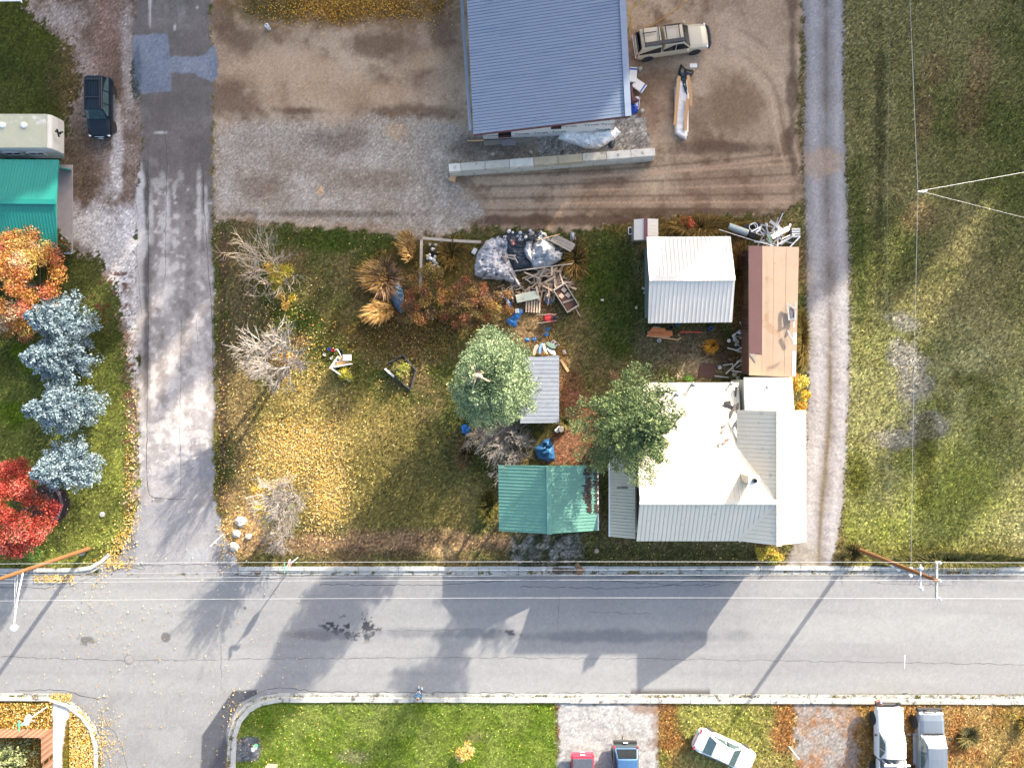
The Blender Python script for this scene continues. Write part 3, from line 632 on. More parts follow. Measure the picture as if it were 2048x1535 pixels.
# ================================================================ BUILDINGS
def W(xg, yg, h): return Vector((xg / S, -yg / S, h))        # ground-plan pixels from the picture centre
m_wood_w = mat('weathered_wood', sh(168, 162, 156), 0.9, 0.35, 3, 30, 0.3, stretch=(1, 6, 6))
m_wood_n = mat('new_wood', sh(214, 176, 136), 0.8, 0.25, 3, 30, 0.2, stretch=(1, 6, 6))
m_wood_b = mat('brown_wood', sh(110, 80, 70), 0.9, 0.35, 3, 30, 0.3)
m_glass = mat('window_glass', (0.03, 0.045, 0.05), 0.08, 0.2, 1, 5, spec=0.8)
m_dark = mat('dark_interior', (0.015, 0.012, 0.012), 0.9, 0.3, 2, 10)
m_trim = mat('white_trim', (0.72, 0.72, 0.7), 0.6, 0.1, 3, 30)
def wall_run(name, a, b, h0, h1, m, parent, th=0.15, openings=()):
    """vertical wall from a to b (ground points), height h0 -> h1, openings = (s0,s1,z0,z1) along the run in metres"""
    a = Vector(a); b = Vector(b); d = (b - a); L = d.length; d.normalize(); n = Vector((-d.y, d.x, 0)) * th
    hs = lambda s: h0 + (h1 - h0) * s / L
    cuts = sorted({0.0, L} | {o[0] for o in openings} | {o[1] for o in openings}); mb = MB()
    def piece(s0, s1, z00, z01, z10, z11):
        q = [a + d * s0 + Vector((0, 0, z00)), a + d * s1 + Vector((0, 0, z01)), a + d * s1 + Vector((0, 0, z11)), a + d * s0 + Vector((0, 0, z10))]
        mb.extrude(q, n)
    for s0, s1 in zip(cuts[:-1], cuts[1:]):
        o = next((o for o in openings if o[0] <= s0 + 1e-6 and o[1] >= s1 - 1e-6), None)
        if o:
            if o[2] > 0.02: piece(s0, s1, 0, 0, o[2], o[2])
            piece(s0, s1, o[3], o[3], hs(s0), hs(s1))
        else: piece(s0, s1, 0, 0, hs(s0), hs(s1))
    return mb.build(name, m, parent)
def window(parent, c, wd, ht, facing, frame=m_trim, glass=m_glass, name='window'):
    """framed window on a wall; facing = outward unit vector"""
    f = Vector(facing).normalized(); t = Vector((-f.y, f.x, 0)); c = Vector(c); mb = MB(); r = math.atan2(t.y, t.x)
    for s in (-1, 1): mb.box(c + t * s * wd / 2 + f * 0.02, (0.07, 0.06, ht + 0.07), r)
    for s in (-1, 1): mb.box(c + Vector((0, 0, s * ht / 2)) + f * 0.021, (wd + 0.068, 0.062, 0.07), r)
    mb.box(c + f * 0.015, (0.04, 0.04, ht), r)
    o = mb.build(name, frame, parent)
    MB().box(c + f * 0.005, (wd, 0.02, ht), r).build('pane', glass, o); return o

# ---------- main house with pale metal roofs
m_house_roof = mat('pale_metal_roof', (0.64, 0.56, 0.435), 0.45, 0.06, 0.6, 12, 0.04, spec=0.5, col2=(0.46, 0.42, 0.32), c2amt=0.22, c2scale=1.4)
m_house_deck = mat('rib_shade_deck', (0.30, 0.26, 0.21), .7, .1)  # darker than the sheets, so the gaps imitate shade beside the ribs
m_house_wall = mat('house_siding', (0.55, 0.52, 0.44), 0.8, 0.12, 2, 20, 0.1)
house = thing('house', W(330, 190, 0), 'large house with white and beige ribbed metal roofs beside the gravel lane', 'house')
hl = house.location
def Hh(xg, yg, h): return W(xg, yg, h) - hl
UN = [Hh(231, 212.8, 5.2), Hh(482, 212.8, 5.2), Hh(419, 119.7, 3.75), Hh(232, 119.7, 3.75)]
LN = [Hh(232, 119.7, 3.75), Hh(428, 119.7, 3.75), Hh(432, -2.5, 2.5), Hh(252, -2.5, 2.5)]
WE = [Hh(482, 48, 5.2), Hh(482, 291, 5.2), Hh(547, 294, 3.7), Hh(547, 49, 3.7)]
WN = [Hh(482, 48, 5.2), Hh(419, 49, 3.7), Hh(419, 119.7, 3.72), Hh(482, 212.8, 5.2)]
WS = [Hh(482, 212.8, 5.2), Hh(419, 292, 3.7), Hh(482, 292, 5.2)]
SS = [Hh(231, 212.8, 5.2), Hh(482, 212.8, 5.2), Hh(419, 292, 3.7), Hh(232, 292, 3.7)]
for poly, up, nm in [(UN, (0, -1, 0.3), 'north'), (LN, (0, -1, 0.2), 'north low'), (WE, (-1, 0, .5), 'east'), (WN, (1, 0, .5), 'west'), (WS, (1, 0, .5), 'west s'), (SS, (0, 1, .5), 'south')]:
    r = slab(poly, 0.12).build('roof', m_house_deck, house)
    roof_plane(r, poly, up, m_house_roof, 0.3, 1, 0.02, 0.05, gap=.02)
mbr = MB(); mbr.beam(Hh(230, 212.8, 5.27), Hh(484, 212.8, 5.27), 0.34, 0.04); mbr.build('ridge_cap', m_house_roof, house)
mbr = MB(); mbr.beam(Hh(482, 47.5, 5.275), Hh(482, 292.5, 5.275), 0.34, 0.04); mbr.build('ridge_cap', m_house_roof, house)
mbr = MB(); mbr.beam(Hh(482, 214, 5.24), Hh(420, 291, 3.76), 0.42, 0.03); mbr.build('valley_flashing', m_house_roof, house)
mbr = MB(); mbr.beam(Hh(482, 212, 5.24), Hh(420, 121, 3.79), 0.2, 0.03); mbr.build('valley_flashing', m_house_roof, house)
# walls
mb = MB(); mb.prism([(p.x, p.y) for p in (Hh(242, 6, 0), Hh(242, 282, 0), Hh(425, 282, 0), Hh(425, 6, 0))], 0, 2.45)
mb.prism([(p.x, p.y) for p in (Hh(242, 130, 0), Hh(242, 282, 0), Hh(425, 282, 0), Hh(425, 130, 0))], 2.45, 3.55); mb.build('wall', m_house_wall, house)
mb = MB(); mb.prism([(p.x, p.y) for p in (Hh(428, 58, 0), Hh(428, 284, 0), Hh(538, 284, 0), Hh(538, 58, 0))], 0, 3.6)
for yg in (58, 283): mb.extrude([Hh(428, yg, 3.6), Hh(538, yg, 3.6), Hh(482, yg, 4.95)], (0, -0.04, 0))
mb.build('wall', m_house_wall, house)
for xg in (275, 325, 380): window(house, Hh(xg, 282, 1.9), 1.1, 1.1, (0, -1, 0))
window(house, Hh(482, 284, 1.9), 1.5, 1.2, (0, -1, 0))
for yg in (95, 165, 240): window(house, Hh(538, yg, 1.9), 1.0, 1.1, (1, 0, 0))
# west lean-to
LW = [Hh(187.5, 108, 2.3), Hh(187.5, 292, 2.3), Hh(232.5, 292, 3.1), Hh(232.5, 108, 3.1)]
m_lean = mat('beige_metal_roof', (0.52, 0.45, 0.32), 0.5, 0.08, 0.8, 14, 0.04, col2=(0.34, 0.28, 0.20), c2amt=0.12, c2scale=2.0)
r = slab(LW, 0.1).build('lean_to_roof', m_house_deck, house); roof_plane(r, LW, (1, 0, .4), m_lean, 0.23, 1, 0.02, 0.04, gap=.02)
MB().beam(Hh(186.5, 108, 2.27), Hh(186.5, 292, 2.27), 0.1, 0.12).build('gutter', m_trim, house)
mb = MB(); mb.prism([(p.x, p.y) for p in (Hh(194, 112, 0), Hh(194, 284, 0), Hh(240, 284, 0), Hh(240, 112, 0))], 0, 2.2); mb.build('lean_to_wall', m_house_wall, house)
# flat annex to the north
NA = [Hh(436, 52, 3.5), Hh(528, 52, 3.5), Hh(526, -12, 3.25), Hh(436, -12, 3.25)]
m_annex = mat('annex_membrane', (0.68, 0.67, 0.63), 0.6, 0.06, 1.0, 20, 0.05, col2=(0.42, 0.40, 0.38), c2amt=0.1, c2scale=1.5)
r = slab(NA, 0.14).build('annex_roof', m_annex, house); roof_plane(r, NA, (1, 0, 0), m_annex, 0.95, 1, 0.008, 0.03)
mb = MB(); mb.prism([(p.x, p.y) for p in (Hh(438, -8, 0), Hh(438, 57, 0), Hh(524, 57, 0), Hh(524, -8, 0))], 0, 3.1); mb.build('annex_wall', mat('annex_siding', (0.6, 0.56, 0.44), 0.8, 0.1, 2, 20), house)
# chimney, vents
m_chim = mat('chimney_metal', (0.42, 0.38, 0.31), 0.6, 0.2, 3, 20)
p = P(1490, 953, 4.5) - hl
ch = MB().box((p.x, p.y, 5.15), (0.62, 0.52, 2.3)).build('chimney', m_chim, house, bevel=0.02)
MB().box((p.x, p.y, 6.33), (0.74, 0.62, 0.07)).build('chimney_cap', m_trim, ch)
MB().lathe([(0.16, 0), (0.16, 0.22), (0.1, 0.22), (0.1, 0.02)], (p.x, p.y, 6.36), 12).build('flue', mat('soot', (0.03, .03, .03), 0.6), ch)
def vent(px, py, h, rr=0.11, ht=0.45, tilt=0.0):
    q = P(px, py, h) - hl
    v = MB().tube([(q.x, q.y, h - 0.3), (q.x, q.y, h + ht)], rr * 0.8, 10).build('vent_pipe', mat('grey_metal', (0.25, .25, .26), .5, metal=.5) if 'grey_metal' not in bpy.data.materials else bpy.data.materials['grey_metal'], house)
    MB().lathe([(rr * 1.5, 0), (rr * 1.6, 0.06), (rr * 0.4, 0.14)], (q.x, q.y, h + ht), 12).build('vent_cap', bpy.data.materials['grey_metal'], v)
vent(1383, 769, 2.6); vent(1351, 788, 2.75); vent(1460, 767, 2.55, 0.08, 0.3); vent(1532, 774, 3.35, 0.07, 0.25); vent(1471, 845, 3.3, 0.1, 0.3)
# loose bricks left on the roof
m_brick = mat('roof_brick', (0.38, 0.27, 0.23), 0.9, 0.25, 4, 30)
for i, (x, y, a) in enumerate([(1447, 852, .3), (1444, 862, 1.0), (1452, 878, .2), (1446, 884, .6), (1436, 888, 1.3)]):
    b = MB().box((0, 0, 0), (0.26, 0.17, 0.09)).build('loose_brick', m_brick, None, P(x, y, 3.45), a, bevel=0.008)
    hgt = 2.5 + 1.25 * ((-b.location.y * S) + 2.5) / 122.2; b.location.z = hgt + 0.1; b.rotation_euler = (R(17), 0, a)
    tag(b, ['pink brick on the white house roof, northmost of five', 'pink brick touching the northmost one on the house roof', 'pink brick on the house roof, third from the north', 'pink brick on the house roof, fourth from the north', 'pink brick on the house roof, westmost of the lower ones'][i], 'brick', 'bricks on the house roof')
m_dark_debris = mat('roof_debris', (0.09, 0.075, 0.07), 0.9, 0.4, 4, 20)
for i, (x, y, l_, wd, a) in enumerate([(1458, 812, .75, .3, -.5), (1462, 826, .9, .16, 1.2), (1468, 815, .5, .14, 1.4), (1474, 783, .7, .12, 1.5), (1475, 815, .7, .12, 1.5), (1455, 806, .5, .3, .2)]):
    q = P(x, y, 3.1); hgt = 2.5 + 1.25 * ((-q.y * S) + 2.5) / 122.2
    o = MB().box((0, 0, 0), (l_, wd, 0.06)).build('roof_scrap', m_dark_debris, None, (q.x, q.y, hgt + 0.11 + 0.01 * i)); o.rotation_euler = (R(15), 0, a)
    tag(o, 'dark scrap of shingle lying in the roof valley of the white house', 'scrap', 'scraps in the roof valley')
# leaves / dirt in the lean-to
q = P(1247, 974, 2.75); o = MB().box((0, 0, 0), (1.0, 0.1, 0.03)).build('fallen_branch', m_dark_debris, None, q + Vector((0, 0, 0.15))); tag(o, 'thin dark branch lying on the beige lean-to roof', 'branch')

# ---------- white ribbed shed
m_shed_roof = mat('white_ribbed_roof', (0.62, 0.57, 0.50), 0.45, 0.06, 0.7, 14, 0.03)
m_maroon = mat('maroon_trim', sh(112, 62, 84), 0.6, 0.12, 2, 20)
m_green_wall = mat('green_siding', sh(110, 132, 136), 0.8, 0.2, 2, 20)
shed = thing('shed', P(1382, 560), 'white ribbed metal shed with a maroon edge between yard and tan roof', 'shed'); hl = shed.location
def L(px, py, h): return P(px, py, h) - hl
a_, b_, c_, d_, e_, f_ = L(1293, 474, 2.7), L(1461, 473, 2.7), L(1470, 556, 3.75), L(1298, 557, 3.75), L(1296, 646, 2.7), L(1464, 644, 2.7)
for poly, up in [([a_, b_, c_, d_], (0, -1, .3)), ([d_, c_, f_, e_], (0, 1, .3))]:
    r = slab(poly, 0.1).build('roof', m_maroon, shed); roof_plane(r, poly, up, m_shed_roof, 0.9, 3, 0.035, 0.06)
MB().beam(d_ + Vector((0, 0, .07)), c_ + Vector((0, 0, .07)), 0.36, 0.04).build('ridge_cap', m_shed_roof, shed)
x0, x1, y0, y1 = a_.x + 0.35, b_.x - 0.3, e_.y + 0.6, a_.y - 0.35
mb = MB(); mb.prism([(x0, y0), (x1, y0), (x1, y1), (x0, y1)], 0, 2.6)
for x in (x0, x1 - 0.06): mb.extrude([(x, y0, 2.6), (x, y1, 2.6), (x, c_.y, 3.55)], (0.06, 0, 0))
mb.build('wall', m_green_wall, shed)
MB().box(((x0 + x1) / 2, y0 - 0.02, 1.05), (2.4, 0.05, 2.1)).build('door', m_trim, shed)

# ---------- small shed with maroon ridge strip
sm_ = thing('small_shed', P(1292, 460), 'tiny cream shed with one maroon strip down its roof', 'shed'); hl = sm_.location
q = [L(1268, 439, 2.0), L(1291, 437, 2.2), L(1291, 479, 2.2), L(1268, 480, 2.0)]
q2 = [L(1291, 437, 2.2), L(1316, 438, 2.0), L(1316, 477, 2.0), L(1291, 479, 2.2)]
m_cream = mat('cream_siding', (0.56, 0.5, 0.42), 0.7, 0.08, 1, 16)
for poly, up in ((q, (1, 0, 0.1)), (q2, (-1, 0, 0.1))):
    r = slab(poly, 0.08).build('roof', m_cream, sm_); roof_plane(r, poly, up, m_cream, 0.25, 1, 0.012, 0.03, name='roof_board')
MB().beam(L(1291.5, 437, 2.27), L(1291.5, 479, 2.27), 0.27, 0.03).build('ridge_strip', m_maroon, sm_)
c0, c1 = L(1272, 442, 2.0), L(1311, 474, 2.0); MB().prism([(c0.x, c1.y + .05), (c1.x, c1.y + .05), (c1.x, c0.y), (c0.x, c0.y)], 0, 1.95).build('wall', mat('grey_siding', sh(150, 150, 150), .8, .2, 2, 20), sm_)

# ---------- long tan roofed shed
tan = thing('long_shed', P(1535, 620), 'long shed with tan rolled roofing and a maroon strip by the lane', 'shed'); hl = tan.location
m_tan = mat('tan_roofing', sh(186, 166, 148), 0.95, 0.10, 0.9, 60, 0.15, col2=sh(176, 146, 122), c2amt=0.3, c2scale=0.7)
m_mar2 = mat('maroon_roofing', sh(112, 84, 86), 0.95, 0.12, 0.9, 60, 0.15)
deck = [L(1497, 491, 2.5), L(1598, 494, 2.9), L(1592, 754, 2.9), L(1498, 750, 2.5)]
r = slab(deck, 0.12).build('roof', m_tan, tan)
def sub(u0, u1, v0=0.0, v1=1.0, dz=0.0):
    f = lambda u, v: (deck[0] * (1 - u) + deck[1] * u) * (1 - v) + (deck[3] * (1 - u) + deck[2] * u) * v + Vector((0, 0, dz))
    return [f(u0, v0), f(u1, v0), f(u1, v1), f(u0, v1)]
for i, (u0, u1, v0, v1, mm) in enumerate([(0.005, 0.27, 0, 0.835, m_mar2), (0.275, 0.50, 0, 1, m_tan), (0.505, 0.745, 0, 1, m_tan), (0.75, 0.995, 0, 1, m_tan), (0.005, 0.27, 0.84, 1, m_tan)]):
    MB().extrude(sub(u0, u1, v0, v1, 0.006 + 0.004 * (i % 2)), (0, 0, 0.012)).build('roofing_strip', mm, r)
for v0, v1 in ((0.66, 0.75), (0.80, 0.99)): MB().extrude(sub(0.915, 0.985, v0, v1, 0.03), (0, 0, 0.01)).build('patch', m_trim, r)
MB().extrude(sub(0.0, 0.14, 0.835, 0.90, 0.034)[:3], (0, 0, 0.02)).build('torn_flap', mat('grey_felt', sh(160, 156, 150), .9), r)
w0, w1 = L(1503, 497, 2.4), L(1590, 747, 2.4)
MB().prism([(w0.x, w1.y), (w1.x, w1.y), (w1.x, w0.y), (w0.x, w0.y)], 0, 2.35).build('wall', m_wood_b, tan)
# boards leaning on its west wall
for i in range(26):
    py = 505 + i * 6.2 + random.uniform(-1, 1); ln = random.uniform(0.8, 2.0)
    if 585 < py < 600: continue
    a = P(1484 + random.uniform(-6, 5), py); b = P(1496, py + random.uniform(-3, 3), 1.0 + ln * 0.5)
    o = MB().beam(a, b, 0.13, 0.03).build('leaning_board', m_wood_b, None); tag(o, 'brown board leaning on the west wall of the long tan shed', 'board', 'boards leaning on the long shed')
for ya, yb, lab_ in ((505, 545, 'long brown plank at the north end of the long shed wall'), (548, 600, 'long brown plank at the middle of the long shed wall'), (612, 650, 'long brown plank at the south end of the long shed wall')):
    o = MB().beam(P(1491, ya, .7), P(1488, yb, .5), 0.16, 0.05).build('long_plank', m_wood_b, None); tag(o, lab_, 'plank', 'planks along the long shed')
# metal frame lying on the tan roof
m_alu = mat('aluminium', sh(188, 194, 202), 0.4, 0.15, 3, 30, metal=0.6)
fr = thing('broken_antenna', P(1583, 628, 2.95), 'bent grey metal frame with a dark panel lying on the tan roof', 'antenna'); hl = fr.location
for a, b in [((1574, 607), (1592, 618)), ((1591, 603), (1590, 640)), ((1575, 612), (1578, 640)), ((1578, 640), (1590, 636)), ((1575, 660), (1585, 680)), ((1588, 640), (1587, 655))]:
    MB().beam(P(*a, 3.05) - hl, P(*b, 3.1) - hl, 0.12, 0.05).build('bar', m_alu, fr)
MB().box((0, 0, 0.08), (0.3, 0.7, 0.03), 0.1).build('panel', mat('slate_panel', sh(104, 98, 110), .5), fr)

# ---------- teal carport in the middle
m_teal = mat('teal_metal_roof', sh(106, 162, 152), 0.55, 0.16, 0.9, 14, 0.03)
cp = thing('carport', P(1096, 1000), 'teal ribbed metal carport with pale needle litter beside the house', 'carport'); hl = cp.location
q1 = [L(997, 930, 2.6), L(998, 1061, 2.6), L(1099, 1067, 3.7), L(1097, 931, 3.7)]; q2 = [L(1097, 931, 3.7), L(1099, 1067, 3.7), L(1195, 1060, 2.6), L(1194, 930, 2.6)]
for poly, up in ((q1, (1, 0, .3)), (q2, (-1, 0, .3))):
    r = slab(poly, 0.08).build('roof', m_teal, cp); roof_plane(r, poly, up, m_teal, 0.9, 4, 0.03, 0.05)
MB().beam(q1[3] + Vector((0, .02, .07)), q1[2] + Vector((0, -.02, .07)), 0.34, 0.04).build('ridge_cap', m_teal, cp)
for px in (1001, 1190):
    for py in (936, 995, 1054):
        a = L(px, py, 2.5); MB().box((a.x, a.y, 1.28), (0.14, 0.14, 2.55)).build('post', m_wood_b, cp)
MB().beam(q2[3] + Vector((.05, 0, -.05)), q2[2] + Vector((.05, 0, -.05)), 0.1, 0.1).build('gutter', m_trim, cp)
# needle litter caught on its east eave
mb = MB(); rr_ = random.Random(5)
for i in range(230):
    t = rr_.random(); x = 1180 - abs(rr_.gauss(0, 1)) * (5 if t < .85 else 2); y = 932 + t * 92
    if rr_.random() < .3: x = rr_.uniform(1190, 1194)
    g = P(x, y, 2.75); u = (g.x * S * 1 + 0) ; k = (1195 - x) / 97 * 1.1 + 2.6
    g = P(x, y, k); mb.box((g.x, g.y, k + 0.06), (rr_.uniform(.1, .4), rr_.uniform(.06, .14), 0.04), rr_.uniform(-.4, .4))
tag(mb.build('needle_litter', mat('needles', (0.05, 0.035, 0.026), .95, .5, 6, 30), None), 'dark brown needles caught along the east eave of the teal carport', 'needles', kind='stuff')

# ---------- grey lean-to behind the tall evergreen
gl = thing('lean_to_shed', P(1084, 780), 'small lean-to shed with grey blue metal sheets under the tall evergreen', 'shed'); hl = gl.location
m_grey_roof = mat('grey_sheet_roof', sh(142, 154, 174), 0.5, 0.14, 0.9, 18, 0.06, col2=sh(120, 126, 138), c2amt=0.25, c2scale=1.2)
q = [L(1046, 714, 2.7), L(1118, 711, 2.5), L(1118, 845, 2.5), L(1040, 846, 2.7)]
r = slab(q, 0.08).build('roof', m_wood_w, gl); roof_plane(r, q, (1, 0, 0), m_grey_roof, 0.3, 1, 0.02, 0.04, lift=0.012, jit=0.02)
w0, w1 = L(1052, 720, 2.4), L(1112, 838, 2.4); MB().prism([(w0.x, w1.y), (w1.x, w1.y), (w1.x, w0.y), (w0.x, w0.y)], 0, 2.4).build('wall', m_wood_w, gl)

# ---------- teal garage on the left with concrete apron
gar = thing('garage', P(60, 410), 'teal metal garage roof at the left edge of the picture', 'garage'); hl = gar.location
m_teal2 = mat('bright_teal_roof', sh(34, 138, 132), 0.4, 0.08, 0.6, 14, 0.03)
q1 = [L(-120, 318, 2.6), L(118, 320, 2.6), L(112, 404, 3.5), L(-120, 402, 3.5)]; q2 = [L(-120, 402, 3.5), L(112, 404, 3.5), L(114, 505, 2.6), L(-120, 505, 2.6)]
for poly, up in ((q1, (0, -1, .3)), (q2, (0, 1, .3))):
    r = slab(poly, 0.08).build('roof', m_teal2, gar); roof_plane(r, poly, up, m_teal2, 0.9, 4, 0.02, 0.04)
MB().beam(q1[3] + Vector((0, 0, .06)), q1[2] + Vector((0, 0, .06)), 0.34, 0.04).build('ridge_cap', m_teal2, gar)
w0, w1 = L(-118, 326, 2.5), L(62, 496, 2.5); MB().prism([(w0.x, w1.y), (w1.x - .1, w1.y), (w1.x - .1, w0.y), (w0.x, w0.y)], 0, 2.5).build('wall', mat('teal_wall', sh(60, 120, 116), .7), gar)
mbx = MB(); mbx.box((w1.x - 0.04, (w0.y + w1.y) / 2, 1.1), (0.08, 4.4, 2.2)); mbx.build('garage_door', m_trim, gar)
for ya, yb in ((333, 341), (486, 502)):
    a = L(119, ya, 1.9); b = L(146, yb, 0.4)
    mbb = MB(); mbb.extrude([L(119, ya, 2.0), L(143, yb - 2, 0.9), L(143, yb - 2, 0.0), L(119, ya, 0.0)], (0, -0.1, 0)); mbb.build('wing_wall', m_teal2, gar)
ap = MB(); c0, c1 = P(60, 330), P(146, 506); ap.prism([(c0.x, c1.y), (c1.x, c1.y), (c1.x, c0.y), (c0.x, c0.y)], -0.1, 0.06)
tag(ap.build('concrete_apron', mat('apron_concrete', sh(170, 166, 178), .9, .2, 1.5, 40, .2), None), None, kind='structure')
# bits beside the garage: a small heap of toys
m_red = mat('red_plastic', sh(196, 40, 70), .5); m_blue = mat('blue_plastic', sh(60, 90, 190), .5); m_white_p = mat('white_plastic', sh(225, 228, 235), .5)
for x, y, z, sx, sy, sz, mm, lab in [(128, 484, .25, .5, .3, .3, m_red, 'red plastic tub beside the teal garage wall'), (133, 478, .3, .3, .3, .35, m_white_p, 'white and blue bucket beside the teal garage wall'), (131, 494, .15, .55, .35, .2, m_white_p, 'white plastic tray at the garage corner'), (122, 474, .3, .25, .5, .4, m_dark, 'black folded stroller beside the teal garage wall'), (138, 507, .1, .6, .16, .12, m_trim, 'white concrete parking block at the garage corner')]:
    mb = MB(); mb.lathe([(sx * .4, 0), (sx * .55, sz * .9), (sx * .6, sz), (sx * .48, sz), (sx * .35, .05)], (0, 0, 0), 10); o = mb.build('garage_item', mm, None, P(x, y)); o.scale = (1, sy / sx, 1); o.location.z = 0.06
    o.name = 'bucket' if 'bucket' in lab else 'tub' if 'tub' in lab else 'tray' if 'tray' in lab else 'stroller' if 'stroller' in lab else 'parking_block'; tag(o, lab, lab.split(' beside')[0].split(' at ')[0].split()[-1])

# ---------- camper trailer
cam_ = thing('camper_trailer', P(60, 268), 'white camper trailer with a worn cream roof by the lawn', 'trailer'); hl = cam_.location
m_camp = mat('camper_roof', sh(196, 198, 178), .6, .16, 1.0, 20, .05, col2=sh(232, 234, 236), c2amt=.25, c2scale=.9); m_campw = mat('camper_side', sh(214, 218, 222), .5, .08, 1, 20)
prof = [(-0.02, 0.55), (0.0, 2.0), (0.15, 2.75), (0.45, 3.0), (7.0, 3.0), (7.0, 0.55)]
# body: side profile extruded across the width, front (right end) rounded
a, b = P(128, 262, 1.6) - hl, P(-60, 262, 3.0) - hl; ln = a.x - b.x
def cp_(x, z): return Vector((a.x - x, 0, z))
yN, yS = (P(100, 228, 3.0) - hl).y, (P(100, 296, 3.0) - hl).y
sec = [(0.6, 0.6), (0.0, 1.6), (0.0, 2.3), (0.1, 2.8), (0.3, 2.98), (ln, 3.0), (ln, 0.6)]
MB().extrude([(a.x - x, yN, z) for x, z in sec], (0, yS - yN, 0)).build('body', m_campw, cam_, bevel=0.06)
rf = MB().extrude([(a.x - 0.34, yN - .02, 3.02), (b.x, yN - .02, 3.04), (b.x, yS + .02, 3.04), (a.x - 0.34, yS + .02, 3.02)], (0, 0, 0.03)).build('roof', m_camp, cam_)
for px in (48, 5): q = P(px, 250, 3.1) - hl; MB().lathe([(.22, 0), (.2, .12), (.05, .16)], (q.x, q.y, 3.06), 12).build('roof_vent', m_trim, rf)
for (x0, y0, x1, y1) in [(110, 262, 122, 268), (114, 258, 118, 274), (116, 266, 126, 264)]:
    MB().beam(P(x0, y0, 2.95) - hl, P(x1, y1, 2.7) - hl, .12, .03).build('decal', m_dark, cam_)
for px in (20, 70):
    q = P(px, 299, 0.4) - hl; wh = MB().lathe([(.2, -.1), (.36, -.1), (.36, .1), (.2, .1)], (q.x, yS + .1, .36), 16, 'Y').build('wheel', m_dark, cam_)
for (x0, x1) in ((10, 50), (62, 92)): q = P((x0 + x1) / 2, 300, 1.6) - hl; window(cam_, (q.x, yS, 1.8), 1.2, .6, (0, -1, 0))
for i, (p0, p1) in enumerate([((0, 306), (70, 303)), ((10, 312), (85, 305)), ((74, 303), (98, 315)), ((0, 316), (50, 309))]):
    o = MB().beam(P(*p0, .5), P(*p1, .6 + .05 * i), .1, .06).build('awning_pole', m_alu, None); tag(o, ['pale pole lying nearest the camper side', 'pale pole lying second from the camper side', 'short slanted pale pole at the right end between camper and garage', 'pale pole lying nearest the teal garage'][i], 'pole', 'poles between camper and garage')
# ---------- white thing edge at top-left: roof corner of a neighbour
nb = thing('neighbour_porch', P(10, -30), 'corner of a pale porch roof at the upper left edge', 'porch'); hl = nb.location
MB().extrude([L(-60, -60, 2.6), L(44, -60, 2.6), L(44, 3, 2.6), L(-60, 4, 2.6)], (0, 0, .1)).build('roof', m_trim, nb); MB().tube([L(43, 4, 0), L(43, 4, 2.6)], .06, 8).build('post', m_trim, nb)

# ---------- new building with blue metal roof
nbd = thing('new_building', P(967, 279), 'unfinished building with a blue metal roof and white house wrap', 'building', rz=R(2.85))
m_blue_roof = mat('blue_metal_roof', sh(128, 146, 176), 0.45, 0.09, 0.5, 14, 0.03, col2=sh(118, 136, 168), c2amt=.45, c2scale=.5, stretch=(.5, 3, 1))
m_wrap = mat('house_wrap', sh(238, 238, 244), .7, .05, 1, 12)
LN_, DP = 9.74, 15.0
rq = [Vector((-.6, -.8, 3.4)), Vector((LN_ + .4, -.8, 5.5)), Vector((LN_ + .4, DP, 5.5)), Vector((-.6, DP, 3.4))]
m_blue_deck = mat('blue_rib_shade_deck', sh(70, 84, 116), .6, .1)  # dark tone seen through the sheet gaps stands in for rib shade
r = slab(rq, .22).build('roof', m_blue_deck, nbd); roof_plane(r, rq, (1, 0, .2), m_blue_roof, .22, 0, gap=.032, th=.03)
MB().beam(rq[1] + Vector((-.14, -.01, .06)), rq[2] + Vector((-.14, 0, .06)), .42, .03).build('rake_trim', m_blue_roof, nbd)
MB().beam(rq[0] + Vector((0, -.01, -.08)), rq[1] + Vector((0, -.01, -.08)), .05, .2).build('fascia', mat('fascia_red', sh(110, 66, 70), .7), nbd)
ops = [(1.12, 2.1, .14, 2.15), (5.0, 5.78, 1.42, 2.4)]
wl = wall_run('wall', (0, 0, 0), (LN_, 0, 0), 3.42, 5.25, m_wrap, nbd, .16, ops)
wall_run('wall', (LN_, .0, 0), (LN_, DP - .3, 0), 5.2, 5.2, m_wrap, nbd, .16); wall_run('wall', (0, DP - .3, 0), (0, 0.17, 0), 3.4, 3.4, m_wrap, nbd, .16)
m_ply = mat('plywood_brown', sh(120, 84, 74), .8, .25, 2, 20)
for s0, s1, z0, z1 in ops:
    MB().box(((s0 + s1) / 2, .25, (z0 + z1) / 2), (s1 - s0 + .1, .1, z1 - z0 + .1)).build('opening', m_dark, nbd); MB().box(((s0 + s1) / 2, .08, z0 + .03), (s1 - s0 - .01, .158, .05)).build('sill', m_ply, nbd)
    for s in (s0 + .02, s1 - .02): MB().box((s, .09, (z0 + z1) / 2 + .03), (.03, .14, z1 - z0 - .07)).build('jamb', m_ply, nbd)
m_ink = mat('wrap_print', sh(58, 60, 84), .8, .1)
tm = text_mesh('Tyvek', 0.46); tm.materials.append(m_ink)
for i, (s, z) in enumerate([(.58, .75), (2.9, .8), (4.3, .85), (5.1, 2.62), (7.0, 2.75), (8.4, 2.8), (9.35, 2.85), (6.35, 1.9), (7.95, 1.95), (9.2, 1.95), (5.65, .85), (8.9, .9), (3.3, 2.3)]):
    t = link('print', tm, None, wl); t.location = (s, -.006, z); t.rotation_euler = (R(90), 0, 0)
    if i == 0: t['label'] = 'dark printed word on the white wrap'
# trim strip and post on the west side
tr = MB(); tr.beam(P(921, -40, 2.2), P(941, 262, 3.2), .24, .14)
tag(tr.build('metal_gutter', mat('grey_blue_trim', sh(120, 138, 160), .5, .1), None), 'long grey blue gutter running along the west eave of the blue roof', 'gutter')
